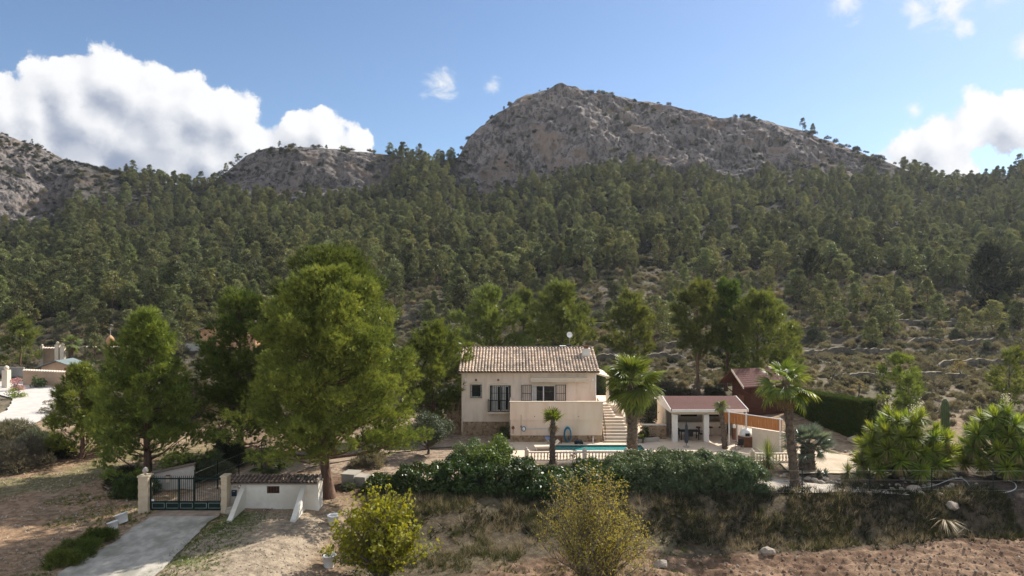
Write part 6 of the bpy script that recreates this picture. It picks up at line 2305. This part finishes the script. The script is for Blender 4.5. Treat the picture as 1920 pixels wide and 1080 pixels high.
# grey round bushes and bare almond trees on the terraces
rb = np.random.default_rng(830)
VB = []
for k in range(4):
    (TV, TF), (V, F, T) = bush(np.random.default_rng(840 + k), 1.5, 1.4, 2.0, 18, 800, 0.34, 0.16, 0.38, kind='blade', K=4)
    VB.append((np_mesh('stem', TV, TF, M['bark_grey'], smooth=True), np_mesh('foliage', V, F, M['olive_leaf' if k < 2 else 'scrub'], {'tint': T})))
TB = [(1302, 120), (1385, 125), (1530, 118), (1550, 104), (1640, 112), (1705, 100), (1632, 134), (1715, 142), (1790, 122), (1780, 150), (1850, 112), (1470, 140), (1590, 128), (1420, 150), (1270, 138), (1205, 126), (1905, 96),
      (870, 136), (835, 128), (800, 138), (930, 150), (1010, 142), (1120, 132), (780, 118), (1680, 128), (1745, 108), (1880, 130), (1560, 150), (215, 118), (290, 124), (120, 125), (365, 128), (60, 118), (330, 108)]
for i, (px, Y) in enumerate(TB):
    x = X(px, Y)
    sidew = 'left of the large pines' if px < 500 else ('behind the house' if px < 1250 else 'on the right slope')
    o = thing('olive_bush', 'round grey-green olive bush on the terraces %s' % sidew, 'olive bush', (x, Y, h1(x, Y)), rb.uniform(0, 6), 'olive bushes on the terraces ' + sidew)
    s = rb.uniform(0.7, 1.35)
    o.scale = (s, s, s * rb.uniform(0.8, 1.1))
    a, b = VB[rb.integers(0, 4)]
    link('stem', a, o)
    link('foliage', b, o)


def bare_tree(seed, leafm, nleaf):
    rng = np.random.default_rng(seed)
    paths, tips = [], []
    def grow(p, d, ln, r, lev):
        e = p + d * ln
        m = (p + e) / 2 + rng.normal(0, 0.06 * ln, 3)
        paths.append((np.array([p, m, e]), np.array([r, r * 0.8, r * 0.6])))
        if lev == 0:
            tips.append(e)
            return
        for _ in range(3 if lev > 1 else 4):
            dd = unit(d + rng.normal(0, 0.55, 3) + [0, 0, 0.12])
            grow(e, dd, ln * rng.uniform(0.55, 0.8), r * 0.6, lev - 1)
    grow(np.array([0, 0, -0.1]), unit(np.array([0.1, 0.05, 1.0])), 1.0, 0.10, 3)
    TV, TF = np_tubes(paths, 5)
    tips = np.array(tips)
    k = rng.integers(0, len(tips), nleaf)
    V, F, T = leaves(rng, tips[k] + rng.normal(0, 0.25, (nleaf, 3)), rng.normal(size=(nleaf, 3)), 0.16, 0.35)
    return np_mesh('branches', TV, TF, M['bark_grey'], smooth=True), np_mesh('leaves', V, F, M[leafm], {'tint': T})


BT = [bare_tree(860 + k, lm, n) for k, (lm, n) in enumerate((('almond_leaf', 60), ('scrub', 260), ('almond_leaf', 300)))]
TB = [(1560, 82), (1755, 76), (1645, 84), (1860, 88), (1800, 84), (1590, 92), (1690, 96), (1820, 100), (1530, 96), (1760, 94), (1880, 104), (1610, 74), (760, 104), (830, 116), (790, 110), (855, 124), (960, 118), (1130, 112), (1190, 118), (350, 116), (300, 112), (1500, 88), (1240, 108)]
for i, (px, Y) in enumerate(TB):
    x = X(px, Y)
    sidew = 'on the dry right slope' if px > 1250 else ('behind the house' if px > 500 else 'left of the large pines')
    o = thing('almond_tree', 'small sparse almond tree with dark branches %s' % sidew, 'almond tree', (x, Y, h1(x, Y)), rb.uniform(0, 6), 'almond trees ' + sidew)
    s = rb.uniform(0.75, 1.15)
    o.scale = (s, s, s)
    a, b = BT[rb.integers(0, 3)]
    link('branches', a, o)
    link('leaves', b, o)

# dry-stone terrace walls across the slope
def terrace_wall(label, px0, px1, Y, hgt, seed):
    rng = np.random.default_rng(seed)
    n = max(8, int((px1 - px0) / 6))
    P = []
    for i in range(n + 1):
        px = px0 + (px1 - px0) * i / n
        y = Y + 2.5 * (float(fbm(np.array([px / 60.0]), np.array([seed * 3.1]), oct=3, seed=seed)[0]) - 0.5) * 2
        P.append((X(px, y), y))
    cx, cy = P[n // 2]
    o = thing('terrace_wall', label, 'stone wall', (cx, cy, 0), 0, 'dry-stone terrace walls')
    V, F = [], []
    for i, (x, y) in enumerate(P):
        z = h1(x, y)
        e = min(1.0, i / 3.0, (n - i) / 3.0)
        hh = hgt * (0.35 + 0.65 * e) * rng.uniform(0.8, 1.1)
        zt = z + hh
        for (dy, zz) in ((0.0, z - 0.4), (0.05 + rng.uniform(0, 0.1), z + hh * 0.5), (0.22, zt), (0.6, zt + 0.03), (1.9, h1(x, y + 1.9) - 0.1)):
            V.append((x - cx, y - cy + dy, zz))
    for i in range(n):
        for k in range(4):
            a = i * 5 + k
            F.append((a, a + 5, a + 6, a + 1))
    MB().add(V, [f for i, f in enumerate(F) if i % 4 < 2]).build('stone_face', M['terrace'], o)
    MB().add(V, [f for i, f in enumerate(F) if i % 4 >= 2]).build('grass_verge', M['verge'], o)


for k, (lab, a, b, Y, hg) in enumerate((
        ('long dark terrace wall across the right slope, second from the top', 1445, 1700, 124, 1.3), ('terrace wall at the far right below the dark spreading pine', 1700, 1915, 116, 1.2),
        ('lower terrace wall right of the tall pines', 1500, 1690, 108, 1.2), ('short terrace wall left of the tall pines', 1225, 1300, 112, 1.1), ('terrace wall behind the middle of the roof', 1080, 1260, 126, 1.2),
        ('upper terrace wall on the right slope', 1540, 1720, 142, 1.2), ('terrace wall right of the large bright pine, upper', 760, 900, 122, 1.3), ('terrace wall right of the large bright pine, lower', 765, 860, 108, 1.3),
        ('low terrace wall at the right edge above the young pine', 1760, 1935, 96, 1.0), ('terrace wall in front of the forest, centre', 900, 1050, 138, 1.1),
        ('long broken terrace wall above the cypress hedge', 1560, 1830, 86, 0.8), ('terrace wall behind the narrow pine', 1110, 1290, 100, 1.1), ('highest terrace wall behind the house', 800, 960, 150, 1.2),
        ('terrace wall left of the dark spreading pine', 1640, 1830, 134, 1.2), ('terrace wall on the low slope left of the large pines', 180, 390, 126, 1.1), ('terrace wall above the orange house', 250, 420, 138, 1.1))):
    terrace_wall(lab, a, b, Y, hg, 1200 + k)

# ------------------------------------------------------------------ grasses
rg = np.random.default_rng(900)


def grass(name, label, n, region, L, w, K, leafm, spread=0.35, dens=None, curve=0.1):
    pts = []
    while len(pts) < n:
        q = region(rg, 4000)
        if dens is not None:
            q = q[rg.uniform(0, 1, len(q)) < dens(q[:, 0], q[:, 1])]
        pts += list(q)
    q = np.array(pts[:n])
    z = H(q[:, 0], q[:, 1])
    ll = L * rg.uniform(0.5, 1.25, n)
    V, F, T = blades(rg, np.stack([q[:, 0], q[:, 1], z - 0.02], -1), np.tile([[0, 0, 1.0]], (n, 1)), ll, w, K, spread, None, curve)
    o = link(name, np_mesh(name, V, F, M[leafm], {'tint': T}))
    tag(o, label, 'grass', None, 'stuff')


def rect(x0, x1, y0, y1):
    return lambda r, n: np.stack([r.uniform(x0, x1, n), r.uniform(y0, y1, n)], -1)


patch = lambda s, sc, lo, hi: (lambda x, y: sstep(lo, hi, fbm(x / sc, y / sc, oct=3, seed=s)))
bankm = lambda x, y: sstep(0.32, 0.52, fbm(x / 1.6, y / 1.6, oct=3, seed=910)) * sstep(44.2, 43.4, y) * np.where(x > 6, sstep(-0.6, 0.6, y - 36.4 - 0.15 * x), sstep(33 + 0 * x, 38, y))
grass('dry_bank_grass', 'tall dry straw-coloured grass on the bank below the hedge', 2400, rect(-9.5, 30, 33, 44.2), 0.62, 0.02, 12, 'dry_grass', 0.5, bankm)
grass('bank_weeds', 'grey-green weeds growing on the bank below the hedge', 5200, rect(-9, 31, 34, 44.0), 0.42, 0.03, 10, 'bank_weed', 0.65, lambda x, y: bankm(x, y) * sstep(0.45, 0.6, fbm(x / 2.2, y / 2.2, oct=2, seed=911)))
grass('bank_shade_weeds', 'low weeds coloured dark for the shade at the foot of the hedge', 4200, rect(-8, 31, 38, 44.4), 0.5, 0.04, 10, 'scrub_dark', 0.6, lambda x, y: sstep(0.30, 0.5, fbm(x / 2.0, y / 2.0, oct=2, seed=912)) * sstep(37.5, 41, y - 0.1 * np.clip(x - 10, 0, 20)))  # dark leaf colour stands in for the hedge's shade on the bank
grass('drive_edge_grass', 'short green grass along the right edge of the driveway', 1500, rect(-16.8, -12.5, 28, 39.4), 0.16, 0.02, 9, 'green_grass', 0.5, lambda x, y: sstep(-13.0, -15.8, x + 2.5 * (fbm(x / 2, y / 2, oct=2, seed=913) - 0.5)) * 0.9)
grass('left_slope_grass', 'thin dry grass on the left earth slope', 3000, rect(-40, -20.8, 29, 48), 0.16, 0.02, 8, 'dry_grass', 0.6, patch(914, 3.0, 0.42, 0.62))
grass('left_green_grass', 'green tufts on the left slope beside the driveway', 1300, rect(-31, -20.8, 30, 44), 0.2, 0.02, 9, 'green_grass', 0.6, patch(915, 3.0, 0.50, 0.62))
grass('field_edge_grass', 'sparse short grass at the near centre edge of the field', 1300, rect(-8, 12, 30, 38), 0.17, 0.02, 9, 'green_grass', 0.6, patch(916, 2.0, 0.48, 0.66))
# weedy strip left of the drive
for i, (px, py, r, hz) in enumerate(((150, 1040, 1.1, 0.8), (185, 1015, 0.9, 0.7), (120, 1062, 0.9, 0.6))):
    Y = 13 * FPX / (py - 540)
    bush_thing('weed_clump', ['largest yellow-green weed clump at the left edge of the driveway', 'yellow-green weed clump nearest the buckets at the drive edge', 'lowest weed clump at the left edge of the driveway'][i], 'weeds',
               X(px, Y), Y, r, r * 0.8, hz, 'green_grass', 930 + i, 16, 900, 0.26, 0.09, 'weed clumps by the drive', kind='blade', K=5, cr=0.4)

# ------------------------------------------------------------------ rocks, hose, fence
rk = np.random.default_rng(950)
rock_me = []
for k in range(4):
    bm = bmesh.new()
    bmesh.ops.create_icosphere(bm, subdivisions=2, radius=1.0)
    rs = np.random.default_rng(960 + k)
    dirs_ = unit(rs.normal(size=(9, 3)))
    offs = rs.uniform(0.55, 0.9, 9)
    for v in bm.verts:
        for d_, f_ in zip(dirs_, offs):
            dd = v.co.dot(Vector(d_))
            if dd > f_:
                v.co -= Vector(d_) * (dd - f_)
        v.co *= 1 + rs.normal(0, 0.03)
    me = bpy.data.meshes.new('rock')
    bm.to_mesh(me)
    bm.free()
    me.materials.append(M['rock'])
    rock_me.append(me)


def rock(px, py, r, label, grp, flat=0.65):
    Y = 13 * FPX / (py - 540)
    for _ in range(3):
        Y = (CAMH - h1(X(px, Y), Y)) * FPX / (py - 540)
    x = X(px, Y)
    o = link('rock', rock_me[rk.integers(0, 4)], None, (x, Y, h1(x, Y) + r * 0.25), tuple(rk.uniform(-0.3, 0.3, 2)) + (rk.uniform(0, 6),), (r, r * rk.uniform(0.7, 1), r * flat))
    tag(o, label, 'rock', grp)


rock(1714, 918, 0.42, 'large pale flat rock below the left yucca', 'garden rocks', 0.4)
rock(1440, 1040, 0.50, 'pale grey boulder at the edge of the ploughed field', None)
rock(1240, 1062, 0.42, 'grey boulder right of the yellow almond tree', None)
rock(1785, 995, 0.45, 'grey rock at the right end of the bank above the field', None)
rock(1604, 830, 0.75, 'big pale boulder at the back of the beige patio', None, 0.55)
rock(432, 962, 0.42, 'dark rock at the foot of the left buttress', None, 0.8)
for i in range(46):
    px = 1425 + 8.0 * i + rk.normal(0, 5)
    py = (897 + 0.085 * (px - 1430) + rk.normal(0, 4)) if px < 1590 else 925 + rk.normal(0, 10)
    rock(px, py, rk.uniform(0.12, 0.30), 'small edging stone bordering the dark planted bed', 'edging stones of the dark bed')
for i in range(26):
    rock(1690 + rk.uniform(0, 230), 885 + rk.uniform(0, 60), rk.uniform(0.08, 0.24), 'small stone lying in the dark bed under the yuccas', 'stones under the yuccas')
for i in range(16):
    rock(1530 + 11 * i, 832 + 3.4 * i + rk.normal(0, 2), rk.uniform(0.12, 0.26), 'small stone along the back edge of the beige patio', 'stones along the beige patio')
for i in range(22):
    rock(rk.uniform(600, 650) if i % 2 else rk.uniform(20, 250), rk.uniform(955, 985) if i % 2 else rk.uniform(905, 1000), rk.uniform(0.05, 0.14), 'small pale stone on the bare earth near the gate', 'stones on bare earth')
for i in range(40):
    rock(rk.uniform(1300, 1915), rk.uniform(1030, 1078), rk.uniform(0.04, 0.12), 'clod or small stone on the ploughed field', 'stones on the ploughed field')
# loose stones and clods nobody could count
def pebbles(name, label, n, x0, x1, y0, y1, s0, s1, mat, seed, dens):
    r = np.random.default_rng(seed)
    q = np.stack([r.uniform(x0, x1, n * 4), r.uniform(y0, y1, n * 4)], -1)
    q = q[r.uniform(0, 1, len(q)) < dens(q[:, 0], q[:, 1])][:n]
    ms = []
    for me in rock_me:
        c = me.copy()
        c.materials.clear()
        c.materials.append(M[mat])
        ms.append(c)
    s = s0 + (s1 - s0) * r.uniform(0, 1, len(q)) ** 2.5
    scatter(name, label, 'stones', np.stack([q[:, 0], q[:, 1], H(q[:, 0], q[:, 1]) + s * 0.3], -1), s, r.uniform(0, 6.28, len(q)), r.integers(0, 4, len(q)), ms)


pebbles('field_clods', 'brown earth clods lying all over the ploughed field', 3200, 2, 34, 30, 41.5, 0.018, 0.10, 'clod', 1301, lambda x, y: sstep(5, 9, x + (41 - y) * 1.2) * sstep(0.6, -0.6, y - 36.2 - 0.15 * x))
pebbles('slope_pebbles', 'small pale stones scattered on the bare left slope', 2600, -42, -20.9, 29, 52, 0.015, 0.075, 'pebble', 1302, lambda x, y: 0.25 + 0.75 * sstep(0.45, 0.6, fbm(x / 3, y / 3, oct=2, seed=1303)))
pebbles('yard_pebbles', 'small pale stones on the litter strip beside the driveway', 2200, -16, -6, 29, 44, 0.012, 0.06, 'pebble', 1304, lambda x, y: 0.3 + 0.7 * sstep(0.45, 0.6, fbm(x / 2, y / 2, oct=2, seed=1305)))
# garden hose
pts = smoothpoly([(1590, 933), (1640, 934), (1690, 931), (1735, 937), (1800, 940), (1840, 929), (1885, 925), (1904, 918), (1903, 908), (1890, 902)], 60)
o = thing('garden_hose', 'pale grey garden hose winding along the front of the dark bed', 'hose', (0, 0, 0))
P3 = []
for (px, py) in pts:
    Y = 13 * FPX / (py - 540)
    for _ in range(3):
        Y = (CAMH - h1(X(px, Y), Y)) * FPX / (py - 540)
    P3.append((X(px, Y), Y, h1(X(px, Y), Y) + 0.06))
MB().tube(P3, 0.028, 6).build('tube', M['hose'], o, True)
# wire fence along the bank
o = thing('wire_fence', 'thin wire fence on green posts along the top of the right bank', 'fence', (0, 0, 0))
fx = [(1320, 43.9), (1412, 43.6), (1504, 43.3), (1631, 43.1), (1747, 43.0), (1862, 43.0), (1975, 43.0)]
tops = []
for (px, Y) in fx:
    x = X(px, Y)
    z = h1(x, Y)
    MB().tube([(x, Y, z - 0.2), (x, Y, z + 1.65)], 0.032, 6).build('post', M['green_iron'], o)
    tops.append((x, Y, z))
for hgt in (0.25, 0.85, 1.45):
    MB().tube([(x, y, z + hgt) for x, y, z in tops], 0.006, 4).build('wire', M['concrete'], o)
o = thing('wire_fence', 'green fence posts with wire on the slope behind the gate', 'fence', (0, 0, 0))
tops = []
for (px, Y) in ((365, 41.5), (408, 44), (448, 46.5), (490, 49.5)):
    x = X(px, Y)
    z = h1(x, Y)
    MB().tube([(x, Y, z - 0.2), (x, Y, z + 1.9)], 0.035, 6).build('post', M['green_iron'], o)
    tops.append((x, Y, z))
for hgt in (0.4, 1.0, 1.7):
    MB().tube([(x, y, z + hgt) for x, y, z in tops], 0.006, 4).build('wire', M['concrete'], o)
# pile of dead fronds, fallen branch, stump
x, y = X(1770, 41.5), 41.5
o = thing('dead_frond_pile', 'heap of straw-coloured dead palm leaves on the bank', 'leaf pile', (x, y, h1(x, y)))
link('fronds', spike_mesh('fronds', 970, 130, 1.5, 0.05, M['palm_dry'], (12, -14), 0.35), o, (0, 0, 0.12), (0, 0.1, 0))
o = thing('fallen_branch', 'bare pale branch lying below the dead palm leaves', 'branch', (X(1790, 40.7), 40.7, h1(X(1790, 40.7), 40.7)))
MB().tube([(-0.5, 0, 0.05), (0.1, 0.05, 0.12), (0.6, 0.1, 0.45)], [0.04, 0.035, 0.015], 6).build('limb', M['concrete'], o)
MB().tube([(0.1, 0.05, 0.12), (0.5, -0.2, 0.2)], [0.03, 0.01], 5).build('twig', M['concrete'], o)

# ------------------------------------------------------------------ neighbours at the left
def plot_wall(name, label, px0, Y0, px1, Y1, hgt, mat, coping=True, th=0.25, dz=0.0):
    ax, bx = X(px0, Y0), X(px1, Y1)
    ang = math.atan2(Y1 - Y0, bx - ax)
    L = math.hypot(bx - ax, Y1 - Y0)
    z = h1((ax + bx) / 2, (Y0 + Y1) / 2) + dz
    o = thing(name, label, 'wall', (ax, Y0, z), ang)
    MB().box(0, L, 0, th, -1.0, hgt).build('wall_panel', M[mat], o)
    if coping:
        c = MB().box(-0.05, L + 0.05, -0.08, th + 0.08, hgt + 0.002, hgt + 0.08).build('coping', M['tile'], o)
        n = int(L / 0.42)
        me = MB().tube([(0, -0.16, 0.06), (0, th + 0.16, 0.10)], 0.11, 8).mesh('coping_tile', M['coping'])
        for i in range(n):
            link('coping_tile', me, c, ((i + 0.5) * L / n, 0, hgt + 0.03))
    return o


plot_wall('plot_wall', 'tan wall with scalloped tile coping beside the white track', 43, 91, 120, 89, 1.9, 'tan_wall')
plot_wall('plot_wall', 'long low tan wall with coping behind the left pines', 160, 104, 232, 104, 1.6, 'tan_wall', True, dz=0.6)
plot_wall('plot_wall', 'short tan wall with stone posts above the white track', 76, 103, 108, 103, 1.9, 'tan_wall', True, dz=0.6)
plot_wall('plot_wall', 'pale distant wall left of the orange house', 335, 112, 395, 112, 0.9, 'white_wall', False, dz=0.3)
plot_wall('plot_wall', 'dark retaining wall at the far left behind the flowers', -30, 97, 44, 96, 1.3, 'concrete', False)
x = X(85, 92)
o = thing('garden_shed', 'small tan shed with grey-green gable roof behind the track wall', 'shed', (x, 93.0, h1(x, 93.0)))
MB().prism([(-2.2, 0), (2.2, 0), (2.2, 1.95), (0.0, 2.7), (-2.2, 1.95)], 1.4, 4.4, 'y').build('wall', M['tan_wall'], o)
for s in (-1, 1):
    MB().prism([(s * 2.9, 1.80), (0, 2.78), (0, 2.88), (s * 2.9, 1.90)], 1.0, 4.8, 'y').build('roof', M['grey_roof'], o)
MB().box(1.0, 1.8, 1.36, 1.395, 0.0, 1.85).build('door', M['brown'], o)
x = X(166, 86)
o = thing('yard_gate', 'rust-brown boarded gate beside a tan pillar behind the loose pine', 'gate', (x, 86, h1(x, 86)))
for i in range(12):
    MB().box(0.3 + i * 0.24, 0.3 + i * 0.24 + 0.225, 0, 0.04, 0.1, 1.85).build('board', M['rust_gate'], o)
MB().box(-0.35, 0.25, -0.2, 0.3, -0.3, 2.15).build('pillar', M['tan_wall'], o)
MB().box(-0.42, 0.32, -0.27, 0.37, 2.152, 2.25).build('pillar_cap', M['coping'], o)
# pillars at the track
labs = ['cream garden post left of the small wall posts', 'taller cream wall post with ball top, left of the pair', 'cream wall post with ball top, right of the pair', 'pale pillar at the left edge beside pink flowers']
for i, (px, Y, hg, w) in enumerate(((79, 103, 2.9, 0.2), (108, 102, 3.3, 0.28), (118, 102, 3.0, 0.28), (12, 88, 2.4, 0.35))):
    x = X(px, Y)
    o = thing('garden_post', labs[i], 'post', (x, Y, h1(x, Y)), 0, 'posts by the white track')
    MB().box(-w, w, -w, w, -0.3, hg).build('shaft', M['cream'], o)
    MB().lathe([(w * 0.5, hg), (w * 0.9, hg + w * 0.7), (w * 0.6, hg + w * 1.4), (0.02, hg + w * 1.7)], 10).build('ball', M['cream'], o, True)
x = X(207, 108)
o = thing('chimney_dome', 'round terracotta chimney dome with a small vane above the far wall', 'chimney', (x, 108, h1(x, 108)))
MB().lathe([(0.5, 0), (0.5, 2.0), (0.62, 2.3), (0.5, 2.8), (0.2, 3.15), (0.05, 3.3)], 16).build('dome', M['orange_wall'], o, True)
MB().tube([(0, 0, 3.2), (0, 0, 4.4)], 0.05, 6).build('vane_pole', M['concrete'], o)
MB().box(-0.3, 0.3, -0.02, 0.02, 4.1, 4.25).build('vane', M['concrete'], o)
x = X(376, 112)
o = thing('orange_house', 'orange rendered house end half hidden by the dark pine', 'house', (x, 112, h1(x, 112) - 0.6))
MB().prism([(0, 0), (9, 0), (9, 4.4), (4.5, 5.6), (0, 4.0)], 0, 7, 'y').build('wall', M['orange_wall'], o)
MB().prism([(-0.4, 3.95), (4.5, 5.62), (9.4, 4.3), (9.4, 4.45), (4.5, 5.8), (-0.4, 4.12)], -0.4, 7.4, 'y').build('roof', M['tile'], o)
w = MB().box(1.5, 2.6, -0.05, -0.002, 1.6, 2.8).build('window', M['brown'], o)
MB().box(1.58, 2.52, -0.07, -0.052, 1.68, 2.72).build('pane', M['glass'], w)
bx = X(133, 103)
fan_palm('fan_palm', 'distant palm behind the tan wall posts at the left', (bx, 103, h1(bx, 103)), (bx, 103, h1(bx, 103) + 3.4), 0.3, 0.24, 18, 0.8, 1.0, 'agave_leaf', 9, (80, -50), 3, 18, 0.3)
bush_thing('flower_bush', 'pink flowering bush at the left edge beside the white track', 'flower bush', X(28, 86), 86, 1.3, 1.1, 1.8, 'pink_flower', 990, 16, 500, 0.2, 0.6)
bush_thing('flower_bush', 'green shrub with pink blooms against the tan track wall', 'flower bush', X(68, 88.4), 88.4, 1.3, 0.7, 2.2, 'hedge_leaf', 991, 16, 700, 0.22, 0.5)
bush_thing('flower_bush', 'yellow-green shrub at the left edge of the white track', 'flower bush', X(32, 80), 80, 1.2, 1.0, 1.9, 'yucca_leaf', 992, 14, 600, 0.25, 0.3)
bush_thing('flower_bush', 'grey-green bush on the bank right of the white track', 'bush', X(100, 71), 71, 1.8, 1.4, 1.5, 'scrub', 993, 16, 900, 0.25, 0.3)
for i in range(24):
    rock(75 + rk.uniform(0, 60), 735 + rk.uniform(0, 50), rk.uniform(0.15, 0.5), 'pale stone edging the right side of the white track', 'stones edging the white track')
# ================================================================== AIR
def haze():
    m, q, out = newmat('haze_air')
    v = q.add('ShaderNodeVolumePrincipled')
    v.inputs['Color'].default_value = (0.78, 0.87, 1.0, 1)
    v.inputs['Density'].default_value = 0.00011
    v.inputs['Anisotropy'].default_value = 0.3
    q.l.new(v.outputs[0], out.inputs['Volume'])
    o = MB().box(-1150, 1150, -120, 700, -5.5, 190).build('haze', m)
    tag(o, 'thin bluish haze in the air between camera and mountain', 'haze', None, 'stuff')


haze()
